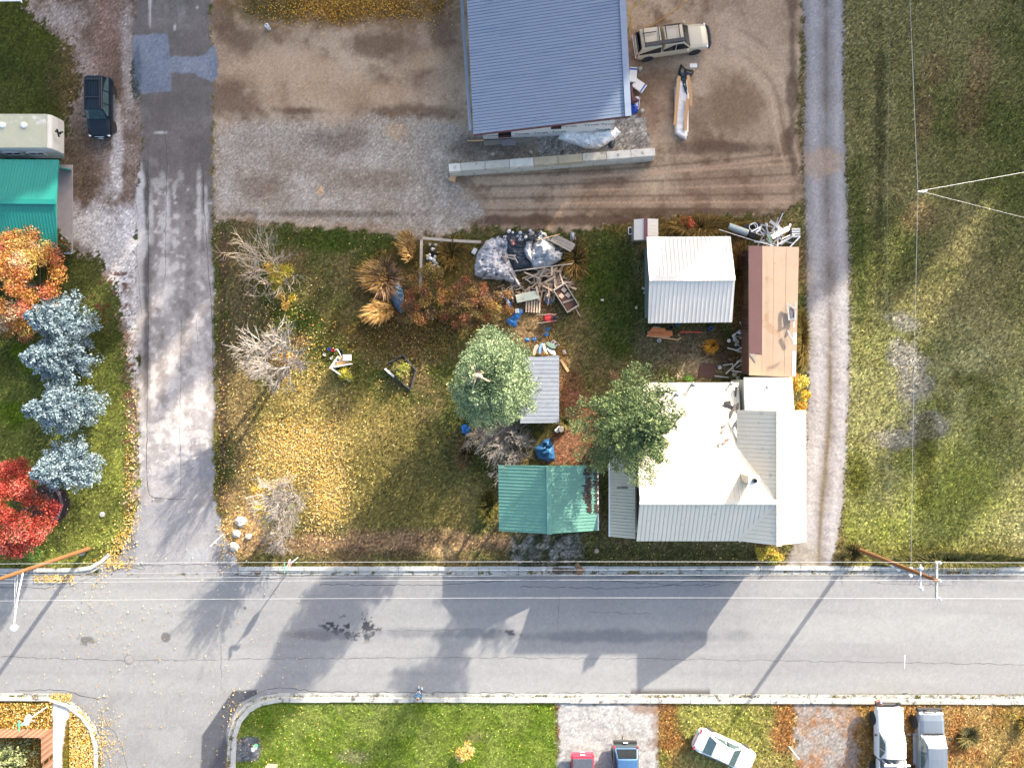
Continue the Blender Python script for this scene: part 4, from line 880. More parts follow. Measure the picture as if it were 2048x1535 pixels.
# porch slab and mat
ps = MB(); a, b = P(966, 283), P(1068, 276)
ps.extrude([P(966, 282, 0), P(1066, 276, 0), P(1066, 284, 0), P(970, 292, 0)], (0, 0, .07)); tag(ps.build('porch_slab', mat('porch_concrete', sh(150, 146, 138), .9, .2, 2, 30), None), 'narrow concrete slab along the foot of the wrapped wall', 'slab')
o = MB().box((0, 0, 0), (1.05, .5, .05)).build('doorstep', mat('step_stone', sh(158, 154, 164), .9, .35, 6, 40, .3), None, P(1017, 285, .1), R(3)); tag(o, 'grey speckled doorstep below the door opening', 'step')
o = MB().beam(P(934, 282, .1), P(967, 281, .12), .09, .08).build('timber', m_wood_n, None); tag(o, 'short pale timber at the southwest corner of the wrapped wall', 'timber')
# concrete piers
m_pier = mat('pier_concrete', sh(196, 194, 184), .9, .15, 3, 30, .2)
for px, py, ht, lab in [(986, 311, .35, 'concrete pier left of the pair in front of the wrapped wall'), (1062, 307, .35, 'concrete pier right of the pair in front of the wrapped wall'), (1279, 141, .4, 'concrete pier by the tarps nearest the tan truck'), (1283, 224, .4, 'concrete pier at the corner of the grey stone patch')]:
    o = MB().lathe([(.13, -.1), (.13, ht - .02), (.12, ht)], (0, 0, 0), 16).build('concrete_pier', m_pier, None, P(px, py)); tag(o, lab, 'pier', 'concrete piers for the porch')
# concrete block wall
bw = thing('block_wall', P(900, 345), 'retaining wall of large concrete blocks south of the blue roofed building', 'wall', rz=R(4.45)); 
m_blk = mat('cast_block', sh(212, 208, 200), .9, .22, 1.6, 25, .3, col2=sh(158, 154, 150), c2amt=.35, c2scale=1.6); m_blk2 = mat('pale_block', sh(232, 230, 226), .9, .2, 1.6, 25, .3, col2=sh(150, 150, 146), c2amt=.3, c2scale=1.2); m_blk3 = mat('buff_block', sh(202, 188, 164), .9, .2, 1.6, 25, .3, col2=sh(206, 198, 180), c2amt=.35, c2scale=1.1)
xs = [0, .9]; 
while xs[-1] < 15.2: xs.append(xs[-1] + 1.8)
for i, (x0, x1) in enumerate(zip(xs[:-1], xs[1:])):
    mm = [m_blk2, m_blk, m_blk, m_blk2, m_blk3, m_blk3, m_blk, m_blk2, m_blk2, m_blk2][i % 10]
    o = MB().box(((x0 + x1) / 2, 0, .9), (x1 - x0 - .025, .58, .59)).build('concrete_block', mm, bw, bevel=.03)
    if i in (0, 7, 8): MB().lathe([(.12, 0), (.1, .05), (.05, .07)], ((x0 + x1) / 2, 0, 1.195), 10).build('lifting_pocket', m_blk, o)
xs2 = [0] + [1.8 * k for k in range(1, 9)] + [xs[-1]]
for x0, x1 in zip(xs2[:-1], xs2[1:]):
    MB().box(((x0 + x1) / 2, -.06, .3), (x1 - x0 - .025, .6, .59)).build('concrete_block', m_blk, bw, bevel=.03)
o = MB().box((0, 0, .2), (.45, .5, .4)).build('wooden_block', m_wood_n, None, P(906, 358), R(-15), bevel=.01); tag(o, 'tan wooden block at the west end of the concrete block wall', 'block')

# ================================================================ TREES AND SHRUBS
m_bark = mat('bark', (0.10, 0.075, 0.055), .95, .4, 4, 30, .5, stretch=(4, 4, 1))
m_bark_grey = mat('grey_bark', (0.34, 0.31, 0.29), .95, .3, 4, 30, .3)
m_twig = mat('pale_twigs', sh(208, 196, 184), .95, .3, 4, 30)
m_twig2 = mat('grey_twigs', (.31, .27, .235), .95, .3, 4, 30)
m_fol = leafmat('foliage', .6, .35); m_needle = leafmat('needles_live', .65, .2); m_dry = leafmat('dry_stalks', .9, .25)
def nrm(a): return a / (np.linalg.norm(a, axis=-1, keepdims=True) + 1e-9)
def trunk(parent, top, r0, r1, lean=(0, 0), m=m_bark, limbs=(), name='trunk'):
    mb = MB(); mb.tube([(0, 0, -.2), (lean[0] * .3, lean[1] * .3, top * .35), (lean[0], lean[1], top)], [r0, r0 * .75, r1], 9)
    for l in limbs:
        z = l[2] * random.uniform(.35, .6); mb.tube([(lean[0] * z / top, lean[1] * z / top, z), (l[0] * .5, l[1] * .5, (z + l[2]) / 2 + .1), l], [r0 * .4, r0 * .25, .02], 5)
    return mb.build(name, m, parent)

def conifer(name, base, h, rad, label, pal, n_br=260, per=42, zlow=.06, shape=.75, tip=.5, leafs=.30, droop=.25, rnd=0.25, seed=0, crown_off=(0, 0), toplim=1.0, asp=.45, cat='tree', group=None, trunk_top=None, lop=.12, tiers=0, dens=.8):
    """whorled evergreen: every branch carries sprays of needle clumps; pal = (dark, mid, light tip)"""
    g = np.random.default_rng(seed); root = thing(name, base, label, cat, group)
    th = trunk_top or h * .97; trunk(root, th, .035 * h * .6 + .06, .03, m=m_bark)
    u = g.random(n_br) ** dens
    if tiers: u = (np.floor(u * tiers) + .5 + g.normal(size=n_br) * .16) / tiers
    u = np.clip(u, 0, 1); z = h * (zlow + (toplim - zlow) * u); t = (z / h - zlow) / (1 - zlow)
    R_ = rad * np.clip(1 - t ** (1 / shape) if shape < 1 else (1 - t) ** (1 / shape), .04, 1) * g.uniform(1 - rnd, 1 + rnd, n_br); R_ *= np.clip(.55 + 3.0 * t, 0, 1)
    az = g.random(n_br) * 6.283; R_ *= 1 + lop * (np.sin(2 * az + seed) * .5 + np.sin(3 * az + 2 * seed) * .5 + .6 * np.sin(5 * az + z)); pts = []; ax = []; cl = []; sz = []
    for i in range(n_br):
        k = max(6, int(per * (R_[i] / rad) ** .8 + 6)); s = g.beta(1.6, 1.1, k); side = g.normal(size=k) * (.06 + .13 * (1 - s)) * R_[i] * .9
        d = np.array([math.cos(az[i]), math.sin(az[i])]); pn = np.array([-d[1], d[0]])
        xy = d[None] * (s * R_[i])[:, None] + pn[None] * side[:, None]
        zz = z[i] - droop * R_[i] * s ** 1.5 + .12 * R_[i] * s ** 4 + g.normal(size=k) * .07 - np.abs(side) * .25
        off = np.array(crown_off) * (.3 + .7 * z[i] / h)
        pts.append(np.stack([xy[:, 0] + off[0], xy[:, 1] + off[1], zz], 1)); a = np.concatenate([d[None] + pn[None] * np.sign(side)[:, None] * .8, np.full((k, 1), -.15)], 1); ax.append(a + g.normal(size=(k, 3)) * .25)
        f = np.clip(s * tip + g.normal(size=k) * .22 + (g.random() - .5) * .3, 0, 1)[:, None]  # dark near the trunk, pale at the tips: crown shade put into colour
        c = np.where(f < .5, pal[0] * (1 - 2 * f) + pal[1] * 2 * f, pal[1] * (2 - 2 * f) + pal[2] * (2 * f - 1)); cl.append(c); sz.append(np.full(k, leafs) * g.uniform(.6, 1.3, k))
    pts = np.concatenate(pts); V, F = leaf_quads(pts, np.concatenate(sz), g, up=.55, aspect=asp, axis=np.concatenate(ax))
    np_mesh('crown', V, F, m_needle, np.repeat(np.concatenate(cl), 4, 0), root)
    return root
A3 = lambda *c: np.array(c)
DG = (A3(.016, .036, .014), A3(.10, .155, .07), A3(.35, .42, .22))
DG2 = (A3(.014, .032, .012), A3(.06, .10, .036), A3(.20, .24, .085))
BS = (A3(.02, .045, .065), A3(.075, .125, .16), A3(.30, .375, .40))

t1 = conifer('evergreen_tree', P(991, 763), 14.0, 3.5, 'tall rounded evergreen with a dead bare top over the grey lean-to', DG, n_br=430, per=230, shape=2.1, leafs=.15, droop=.15, rnd=.12, seed=11, crown_off=(0, 0), toplim=.9, tip=.75, zlow=.1, trunk_top=12.6, tiers=13, lop=.16, dens=.6)
# dead snag on top
mb = MB(); g_ = random.Random(4)
for i in range(26):
    a = g_.random() * 6.283; l_ = g_.uniform(.25, .95); z = g_.uniform(11.6, 13.0)
    mb.tube([(0, 0, z), (math.cos(a) * l_ * .5, math.sin(a) * l_ * .5, z + .1), (math.cos(a) * l_, math.sin(a) * l_, z - .15)], [.03, .022, .01], 4)
mb.v = [(x - .75, y + .35, z) for x, y, z in mb.v]
mb.tube([(0, 0, 9.5), (-.5, .2, 11.5), (-.75, .35, 13.1)], [.24, .18, .12], 8)
mb.build('dead_top', mat('dead_wood', sh(206, 186, 172), .95, .3, 4, 30), t1)
t2 = conifer('evergreen_tree', P(1229, 838), 14.3, 3.6, 'big loose evergreen overhanging the white house roof', DG2, n_br=185, per=390, shape=2.0, tiers=9, lop=.3, dens=.6, leafs=.155, droop=.12, rnd=.48, seed=12, tip=.8, zlow=.08)
for i, (x, y, lab, hh, rr) in enumerate([(162, 646, 'blue spruce topmost of the row, touching the orange maple', 6.3, 2.35), (160, 719, 'blue spruce second from top in the row of four', 6.6, 2.4), (170, 812, 'blue spruce third from top in the row of four', 6.9, 2.5), (170, 928, 'blue spruce standing apart beside the red maple', 6.1, 2.5)]):
    conifer('blue_spruce', P(x, y), hh, rr, lab, BS, n_br=230, per=90, shape=1.25, leafs=.17, droop=.2, rnd=.22, lop=.14, tiers=9 + i, seed=30 + i, tip=.95, asp=.5, group='blue spruces in a row')
conifer('evergreen_shrub', P(34, 1506), 2.6, 1.5, 'yellow green juniper inside the wooden corner fence', (A3(.05, .075, .03), A3(.17, .2, .08), A3(.36, .37, .17)), n_br=120, per=40, shape=2.2, leafs=.2, seed=40, tip=.9, cat='shrub')

def crown_tree(name, base, h, clumps, label, pal, n=9000, leaf=.16, cat='tree', seed=0, tr=.16, up=.5, group=None, tl=m_fol, spread=1.0):
    """broadleaf: clumps = list of (dx,dy,z,r,palette index weight)"""
    g = np.random.default_rng(seed); root = thing(name, base, label, cat, group)
    trunk(root, h * .6, tr, tr * .5, limbs=[(c[0] * .8, c[1] * .8, c[2]) for c in clumps[:14]])
    w_ = np.array([c[3] ** 2 for c in clumps]); w_ = w_ / w_.sum(); k = g.choice(len(clumps), n, p=w_); cc = np.array([c[:3] for c in clumps])[k]; r_ = np.array([c[3] for c in clumps])[k]
    d = nrm(g.normal(size=(n, 3))); rr = g.random(n) ** .45
    pts = cc + d * (rr * r_)[:, None] * np.array([1, 1, .7]) * spread + g.normal(size=(n, 3)) * .05
    V, F = leaf_quads(pts, leaf * g.uniform(.6, 1.35, n), g, up=up, aspect=.7)
    pi = np.array([c[4] if len(c) > 4 else -1 for c in clumps])[k]; pi = np.where(pi < 0, g.integers(0, len(pal), n), pi); mixr = g.random(n) < .3; pi = np.where(mixr, g.integers(0, len(pal), n), pi)
    c = np.array(pal)[pi] * np.exp(g.normal(size=n) * .28)[:, None]
    np_mesh('crown', V, F, tl, np.repeat(c, 4, 0), root); return root
def rclumps(k, rx, ry, z0, z1, r0, r1, seed, cx=0, cy=0, np_=1, top=True):
    g = random.Random(seed); out = []
    for i in range(k):
        a = g.random() * 6.283; q = math.sqrt(g.random()); zz = z0 + (z1 - z0) * (1 - q * q * .8) * g.uniform(.75, 1.05)
        out.append((cx + math.cos(a) * q * rx, cy + math.sin(a) * q * ry, zz, g.uniform(r0, r1), g.randrange(np_)))
    return out
ORP = [A3(.46, .20, .04), A3(.52, .28, .06), A3(.42, .14, .04), A3(.5, .36, .09), A3(.48, .12, .07), A3(.6, .42, .26), A3(.3, .16, .04)]
RDP = [A3(.42, .05, .035), A3(.50, .10, .06), A3(.34, .035, .03), A3(.55, .17, .12), A3(.25, .05, .02)]
crown_tree('maple_tree', P(112, 582), 5.6, rclumps(70, 2.9, 3.7, 2.2, 5.4, .5, .85, 1, -.5, .2, 7), 'orange and red maple left of the side street above the spruces', ORP, 26000, .115, seed=51)
crown_tree('maple_tree', P(92, 1006), 5.0, rclumps(70, 2.7, 3.5, 2.0, 4.8, .45, .8, 2, -.5, 0, 5), 'bright red maple at the left edge near the pole', RDP, 26000, .115, seed=52)
crown_tree('rusty_shrub', P(120, 498), 2.6, rclumps(16, 1.5, 1.1, 1.0, 2.4, .35, .6, 3, 0, 0, 4), 'rust and green shrub in front of the teal garage', [A3(.12, .1, .03), A3(.2, .1, .03), A3(.08, .1, .03), A3(.28, .12, .04)], 4200, .15, 'shrub', 53)
crown_tree('green_shrub', P(80, 1103), 1.2, rclumps(6, .45, .5, .4, 1.0, .2, .35, 4), 'small light green shrub under the red maple', [A3(.2, .3, .06), A3(.28, .38, .1)], 500, .13, 'shrub', 54, tr=.04)
# rust coloured shrub mass by the junk heap
HP = [A3(.19, .08, .03), A3(.25, .13, .03), A3(.11, .065, .04), A3(.28, .20, .05), A3(.27, .08, .04)]
for i, (x, y, rx, ry, k, lab, pc) in enumerate([(868, 588, 1.9, 2.1, 26, 'rusty red shrub at the west end of the thicket by the fence rail', None), (930, 602, 2.1, 2.0, 28, 'brown orange shrub in the middle of the thicket', None), (980, 612, 1.5, 1.8, 20, 'orange shrub at the east end of the thicket by the blue tarp', None), (832, 622, 1.3, 1.2, 14, 'low pinkish shrub beside the dry grass clump', None)]):
    crown_tree('thicket_shrub', P(x, y), 2.0, rclumps(k, rx, ry, .7, 1.9, .3, .55, 60 + i, 0, 0, 5), lab, HP, 4800 if i < 3 else 1800, .11, 'shrub', 60 + i, tr=.05, group='rusty shrubs in the thicket')
crown_tree('red_bush', P(1372, 449), .9, rclumps(7, .5, .4, .3, .8, .18, .3, 70), 'small scarlet bush north of the white shed', [A3(.5, .12, .05), A3(.56, .2, .09)], 700, .1, 'bush', 70, tr=.03)
YB = [A3(.55, .36, .04), A3(.56, .27, .04), A3(.5, .42, .08), A3(.42, .36, .06)]
crown_tree('yellow_bush', P(1580, 784), 2.3, rclumps(18, .85, 1.5, .8, 2.1, .3, .5, 71, 0, 0, 4), 'golden yellow bush between the annex roof and the gravel lane', YB, 3800, .14, 'bush', 71, tr=.06)
crown_tree('yellow_bush', P(1586, 900), 1.0, rclumps(16, .22, 3.4, .3, .8, .16, .3, 72), 'strip of orange yellow plants along the east house wall', [A3(.5, .28, .05), A3(.55, .35, .1)], 900, .1, 'plants', 72, tr=.03)
crown_tree('yellow_bush', P(1535, 1106), .7, rclumps(14, 1.0, .55, .25, .6, .2, .35, 73, 0, 0, 4), 'low yellow green bush at the southeast corner of the house', [A3(.34, .33, .04), A3(.5, .38, .05), A3(.28, .3, .04), A3(.55, .36, .06)], 1800, .1, 'bush', 73, tr=.03)
crown_tree('yellow_shrub', P(930, 1492), 1.5, rclumps(14, .55, .6, .5, 1.3, .22, .35, 74, 0, 0, 3), 'round golden shrub alone on the mown lawn', [A3(.58, .42, .12), A3(.55, .33, .07), A3(.58, .5, .25)], 1700, .11, 'shrub', 74, tr=.05)
# two planter shrubs
crown_tree('planter_shrub', P(694, 748), .9, rclumps(10, .6, .42, .3, .8, .2, .3, 75, 0, 0, 3), 'yellow green shrub inside the triangular planter', [A3(.36, .33, .04), A3(.48, .4, .06), A3(.22, .24, .04)], 1100, .11, 'shrub', 75, tr=.04)
crown_tree('planter_shrub', P(803, 743), .9, rclumps(12, .6, .75, .3, .8, .2, .32, 76, 0, 0, 4), 'olive and yellow shrub inside the dark edged planter', [A3(.3, .29, .06), A3(.3, .24, .08), A3(.34, .38, .05), A3(.16, .14, .05)], 1300, .10, 'shrub', 76, tr=.04)
crown_tree('weed_tuft', P(1379, 757), .5, rclumps(4, .25, .2, .15, .35, .12, .2, 77), 'fresh green weed at the north wall of the house', [A3(.12, .24, .04)], 250, .09, 'weed', 77, tr=.02)

def bare(name, base, h, rad, label, m, nst=9, depth=4, seed=0, cat='tree', thick=.05, low=.1, spreadz=.6, leafsets=(), trunks=None, group=None, bias=(0, 0), kids=(3, 4), tl=1.0):
    """leafless crown: stems that fork again and again; leafsets = (dx,dy,z,r,n,palette) clumps of leaves still hanging"""
    g = random.Random(seed); root = thing(name, base, label, cat, group); mb = MB()
    def grow(p, d, l, r, k):
        q = p + d * l; mid = (p + q) / 2 + Vector((g.gauss(0, 1), g.gauss(0, 1), g.gauss(0, .6))) * l * .07
        mb.tube([p, mid, q], [r, r * .85, r * .65], 3 if k < 3 else 4, cap=False)
        if k == 0: return
        for c in range(g.randint(*kids)):
            t = g.uniform(.35, 1.0); s = p + (q - p) * t
            nd = (d + Vector((g.gauss(0, 1), g.gauss(0, 1), g.gauss(0.12, .6))) * .55).normalized()
            grow(s, nd, l * g.uniform(.5, .78), max(.0085, r * .56), k - 1)
    if trunks:
        for (x, y, z) in trunks: mb.tube([(x * .1, y * .1, -.1), (x * .6, y * .6, z * .5), (x, y, z)], [thick * 2.4, thick * 2, thick * 1.5], 7)
    for i in range(nst):
        a = i / nst * 6.283 + g.uniform(-.3, .3); ce = g.uniform(.25, 1.0)
        s = Vector((0, 0, low)) if not trunks else Vector(trunks[i % len(trunks)])
        e = Vector((math.cos(a) * ce * rad * .55 + bias[0], math.sin(a) * ce * rad * .55 + bias[1], spreadz * h * g.uniform(.6, 1.1)))
        d = (e - (s if not trunks else Vector((s.x, s.y, s.z - .3)))); d.normalize(); grow(s, d, rad * .52 * g.uniform(.8, 1.15) * tl, thick * g.uniform(.7, 1.1), depth)
    mb.build('branches', m, root, fixn=False)
    gg = np.random.default_rng(seed)
    for (dx, dy, z, r, n, pal) in leafsets:
        d = nrm(gg.normal(size=(n, 3))) * (gg.random(n) ** .5 * r)[:, None] * np.array([1, 1, .5]); V, F = leaf_quads(np.array([dx, dy, z]) + d, .13 * gg.uniform(.6, 1.3, n), gg, up=.5, aspect=.7)
        c = np.array(pal)[gg.integers(0, len(pal), n)] * np.exp(gg.normal(size=n) * .25)[:, None]; np_mesh('leaf_cluster', V, F, m_fol, np.repeat(c, 4, 0), root)['kind'] = 'stuff'
    return root
YG = [A3(.30, .30, .03), A3(.46, .34, .04), A3(.24, .27, .03), A3(.5, .28, .05)]
YO = [A3(.55, .33, .05), A3(.55, .40, .12), A3(.5, .26, .05)]
bare('bare_tree', P(558, 550), 4.2, 3.9, 'nearly bare pale tree with yellow green leaves, northmost in the yard', m_twig, 13, 3, 81, spreadz=.55, bias=(-.4, .5), kids=(3, 4), tl=1.05,
     leafsets=[(.7, -.3, 2.6, .8, 500, YG), (1.3, 0, 2.4, .6, 300, YG), (.5, -1.0, 2.0, .55, 220, YG), (1.5, -1.9, 1.6, .4, 110, YG), (.9, -2.4, 1.2, .4, 110, YO), (.1, .2, 2.8, .4, 120, YO), (.6, -1.7, 1.3, .4, 110, YO)])
bare('bare_tree', P(582, 718), 5.2, 3.6, 'bare whitish tree with two trunks in the middle of the yard', m_twig2, 17, 3, 82, spreadz=.9, trunks=[(-.55, -.1, 2.6), (.55, .1, 2.6)], kids=(3, 5), thick=.075,
     leafsets=[(-.1, -.9, 3.0, .8, 420, YO), (.8, -.3, 3.2, .8, 420, YO), (.2, 0, 3.4, .9, 300, YO), (-.8, -.6, 2.8, .5, 110, YO), (.2, -1.4, 2.6, .5, 140, YO)])
bare('bare_tree', P(590, 990), 5.5, 3.1, 'dense bare tree in drifts of yellow leaves near the junction', m_twig2, 22, 3, 83, spreadz=.85, trunks=[(0, 0, 2.0)], kids=(4, 5),
     leafsets=[(-2.1, .6, 2.2, .5, 200, YO), (-2.0, -.6, 2.0, .55, 240, [A3(.55, .42, .03), A3(.5, .36, .03)]), (-1.4, -1.4, 2.0, .6, 260, [A3(.55, .42, .03), A3(.5, .36, .03)]), (-.6, -1.4, 2.2, .4, 120, YO), (.6, -.4, 3.2, .35, 80, [A3(.4, .48, .15)]), (0.1, -.8, 3, .35, 80, [A3(.42, .46, .1)])])
bare('bare_bush', P(566, 1072), 2.4, 1.9, 'low tangle of bare grey branches by the kerb', m_twig2, 14, 3, 84, 'bush', thick=.03, spreadz=.5)
bare('bare_bush', P(1012, 880), 2.8, 2.9, 'pale leafless bush between the evergreen and the teal carport', m_twig2, 22, 3, 85, 'bush', thick=.032, spreadz=.55, kids=(4, 5))
bare('bare_bush', P(962, 868), 2.2, 2.0, 'grey leafless bush west of the teal carport', m_twig, 14, 3, 86, 'bush', thick=.03, spreadz=.5)
bare('bare_bush', P(1008, 940), 3.0, 1.9, 'bare branches reaching over the corner of the teal roof', m_twig2, 12, 3, 87, 'bush', thick=.03, spreadz=.9)
bare('dead_branch', P(1225, 752), 2.6, .9, 'tan dead twigs at the north edge of the big evergreen', mat('tan_twigs', sh(206, 160, 130), .95, .3), 8, 2, 88, 'branches', thick=.025, spreadz=.8)
bare('brush_pile', P(1357, 752), .4, .5, 'small pile of dry twigs by the house wall', m_twig, 7, 1, 89, 'twigs', thick=.02, spreadz=.5)

# dry grass clumps: long arching stalks
def stalks(name, base, rad, h, n, pal, label, cat='grass', seed=0, dirn=None, ry=None, group=None):
    g = np.random.default_rng(seed); a = g.random(n) * 6.283; q = np.sqrt(g.random(n)); ry = ry or rad
    b = np.stack([np.cos(a) * q * rad * .75, np.sin(a) * q * ry * .75, np.zeros(n)], 1); d = np.stack([np.cos(a), np.sin(a)], 1) * (.5 + .7 * g.random(n))[:, None]
    if dirn is not None: d = d * .45 + np.array(dirn)[None] * g.uniform(.4, 1.1, n)[:, None]
    hh = h * g.uniform(.6, 1.15, n); L_ = hh * g.uniform(.5, 1.1, n); wv = np.stack([-d[:, 1], d[:, 0], np.zeros(n)], 1); wv = nrm(wv) * .028
    mid = b + np.stack([d[:, 0] * L_ * .35, d[:, 1] * L_ * .35, hh * .8], 1); tp = b + np.stack([d[:, 0] * L_, d[:, 1] * L_, hh * g.uniform(.55, .95, n)], 1)
    V = np.stack([b - wv, b + wv, mid + wv * .8, mid - wv * .8, tp + wv * .3, tp - wv * .3], 1).reshape(-1, 3); k = np.arange(n)[:, None] * 6
    F = np.concatenate([k + np.array([[0, 1, 2, 3]]), k + np.array([[3, 2, 4, 5]])]); c = np.array(pal)[g.integers(0, len(pal), n)] * np.exp(g.normal(size=n) * .25)[:, None]
    o = np_mesh(name, V, F, m_dry, np.repeat(c, 6, 0), None, base); return tag(o, label, cat, group)
ST = [A3(*sh(206, 168, 104)), A3(*sh(176, 138, 80)), A3(*sh(150, 112, 66)), A3(*sh(214, 184, 128))]
SB = [A3(*sh(140, 112, 88)), A3(*sh(110, 86, 66)), A3(*sh(160, 134, 108))]
stalks('grass_clump', P(758, 555), 1.0, 1.1, 900, ST, 'tall tan grass clump on the west side of the blue shreds', seed=1, ry=1.2, dirn=(-.6, .1))
stalks('grass_clump', P(768, 622), 1.1, 1.1, 900, ST, 'straw coloured grass arching over the lawn below the blue shreds', seed=2, ry=.7, dirn=(-.6, -.3))
stalks('grass_clump', P(772, 560), .9, 1.0, 700, SB, 'grey brown weed stalks in the heart of the tall grass clump', 'weeds', 3, ry=1.3)
stalks('grass_clump', P(822, 500), .5, 1.1, 500, ST, 'tan grass leaning away from the upright fence rail', seed=4, ry=1.2, dirn=(-.5, .4))
stalks('grass_clump', P(905, 510), 1.2, .6, 700, [A3(*sh(150, 118, 62)), A3(*sh(120, 96, 50)), A3(*sh(104, 96, 44))], 'ochre grass inside the fence rails west of the tarps', seed=5, ry=1.1)
stalks('grass_clump', P(1150, 520), .9, .7, 500, [A3(*sh(140, 112, 62)), A3(*sh(96, 86, 44))], 'ochre weeds along the east side of the junk heap', 'weeds', 6, ry=1.8)
stalks('grass_clump', P(1400, 455), 2.8, .7, 1400, [A3(*sh(150, 120, 66)), A3(*sh(176, 142, 80)), A3(*sh(110, 96, 50))], 'tangled dry grass behind the white shed', seed=7, ry=.6)
stalks('grass_clump', P(1474, 545), .35, .8, 700, [A3(*sh(140, 104, 54)), A3(*sh(110, 82, 44))], 'brown weeds in the gap between white shed and long shed', 'weeds', 8, ry=2.4)
stalks('grass_clump', P(1424, 690), .5, .7, 260, [A3(*sh(206, 158, 60)), A3(*sh(176, 132, 50))], 'golden grass tuft in the dirt south of the white shed', seed=9, dirn=(-.5, -.3))
stalks('grass_clump', P(1602, 680), .25, .7, 500, [A3(*lt(206, 170, 80)), A3(*lt(176, 150, 66))], 'yellow weeds between the tan shed and the gravel lane', 'weeds', 10, ry=2.6)
stalks('grass_clump', P(930, 905), .6, .9, 420, [A3(*lt(214, 178, 120)), A3(*lt(180, 150, 90))], 'pale dry grass along the west foot of the bare bushes', seed=11, ry=1.4, dirn=(-.5, -.1))
stalks('grass_clump', P(975, 1010), .7, .6, 420, [A3(*lt(150, 150, 60)), A3(*lt(190, 170, 90))], 'green and straw grass by the west side of the teal carport', seed=12, ry=1.4, dirn=(-.4, -.2))
stalks('grass_clump', P(1105, 700), .7, .7, 300, ST, 'tan grass tuft at the north end of the grey lean-to', seed=13)
stalks('grass_clump', P(1130, 845), .35, .5, 200, [A3(*lt(206, 190, 110))], 'thin grass beside the post of the grey lean-to', seed=14)
stalks('grass_clump', P(1900, 1118), 7.5, .55, 3000, [A3(*lt(170, 166, 84)), A3(*lt(196, 180, 110)), A3(*lt(130, 134, 54))], 'long rough grass along the field edge behind the kerb', seed=15, ry=.5)
stalks('grass_clump', P(1700, 1105), .7, .7, 300, [A3(*lt(170, 150, 84)), A3(*lt(110, 104, 50))], 'dark tall grass tuft at the foot of the right pole', seed=16)
stalks('dry_bush', P(1932, 1468), .75, .6, 420, [A3(*lt(206, 186, 120)), A3(*lt(180, 166, 90))], 'straw coloured dry bush right of the grey truck', 'bush', 17)

# tree at the lower right: only its foot and shadow are in the picture
bare('bare_tree', P(2062, 1425), 4.5, 1.6, 'leafless tree at the lower right edge', m_twig2, 9, 3, 90, spreadz=.8, trunks=[(0, 0, 2), (.3, .2, 2)])
stalks('dry_bush', P(2046, 1440), .5, .6, 200, [A3(*lt(200, 170, 70))], 'yellow weeds round the tree at the lower right edge', 'weeds', 18)

# tall trees standing north and east of the picture: they throw the broad shade over the upper half
def shade_tree(seed, h, r):
    g = np.random.default_rng(seed); n = 2600
    u = g.random(n); z = h * (.08 + .92 * u); prof = np.clip(np.sin(np.pi * np.clip((.985 - u) * .60 + .02, 0, 1)), .05, 1) ** .9; a = g.random(n) * 6.283; q = np.sqrt(g.random(n)) * r * prof
    pts = np.stack([np.cos(a) * q, np.sin(a) * q, z + g.normal(size=n) * .3], 1); V, F = leaf_quads(pts, 1.35 * g.uniform(.6, 1.3, n), g, up=.2, aspect=.8)
    c = np.array([A3(.03, .06, .02), A3(.06, .09, .03), A3(.04, .07, .025)])[g.integers(0, 3, n)]
    return V, F, np.repeat(c, 4, 0)
protos = []
for s_, h_, r_ in ((1, 31.0, 5.2), (2, 32.0, 5.6), (3, 30.0, 5.0)):
    root = thing('pine_tree', (0, 0, 0), 'tall dark pine in the belt beyond the edge of the picture', 'tree', 'pines beyond the edge of the picture'); V, F, c = shade_tree(s_, h_, r_)
    np_mesh('crown', V, F, m_needle, c, root); trunk(root, h_ * .9, .45, .06); protos.append([root, True])
gs_ = random.Random(21); spots = []
for k in range(25): x = -14 + k * 4.5 + gs_.uniform(-.8, .8); spots.append((x, 74 + gs_.uniform(-1.5, 1.5), gs_.uniform(.95, 1.05) if x < 66 else gs_.uniform(.92, .97)))
for k in range(24): x = -12 + k * 4.6 + gs_.uniform(-1, 1); spots.append((x, 81 + gs_.uniform(-1.5, 1.5), gs_.uniform(.96, 1.06) if x < 68 else gs_.uniform(.92, .97)))
spots += [(95.3, 87.5, 1.27), (95.7, 79.2, 1.27), (93.5, 86.5, 1.24), (96.8, 89.5, 1.25), (97.4, 81.5, 1.26), (94.2, 77.4, 1.24), (104, 90, 1.2), (78, 86, 1.1)]  # extra unseen pines, widened below, added to streak the field with shade
for i, (x, y, s_) in enumerate(spots):
    p_ = protos[i % 3]
    if p_[1]: o = p_[0]; p_[1] = False
    else: o = copy_tree(p_[0])
    o.location = (x, y, 0); o.rotation_euler = (0, 0, gs_.random() * 6.283); o.scale = (s_, s_, s_) if i < 49 else (2.0, 2.0, s_)

# ================================================================ VEHICLES
m_tyre = mat('tyre', (0.02, 0.02, 0.021), .85, .2, 5, 40); m_rim = mat('alloy_rim', (0.5, .5, .52), .35, .1, metal=.8); m_steel = mat('dark_rim', (0.05, .05, .055), .4, .1, metal=.6)
m_cglass = mat('car_glass', (0.05, 0.085, 0.09), .06, .3, 1.2, 6, spec=.9); m_cglass2 = mat('tinted_glass', (0.012, 0.014, 0.016), .07, .2, 1, 6, spec=.8); m_black = mat('black_plastic', (0.022, .022, .024), .55, .2, 4, 30)
m_lampw = mat('headlamp', (0.7, .72, .74), .12, .05, spec=.9); m_lampr = mat('tail_lamp', (0.35, .02, .03), .2, .1, spec=.8); m_chrome = mat('bright_trim', (0.6, .6, .62), .2, .1, metal=.9)
def paint(name, c, metal=.0): return mat(name, c, .32, .04, 1, 20, coat=.6, metal=metal)
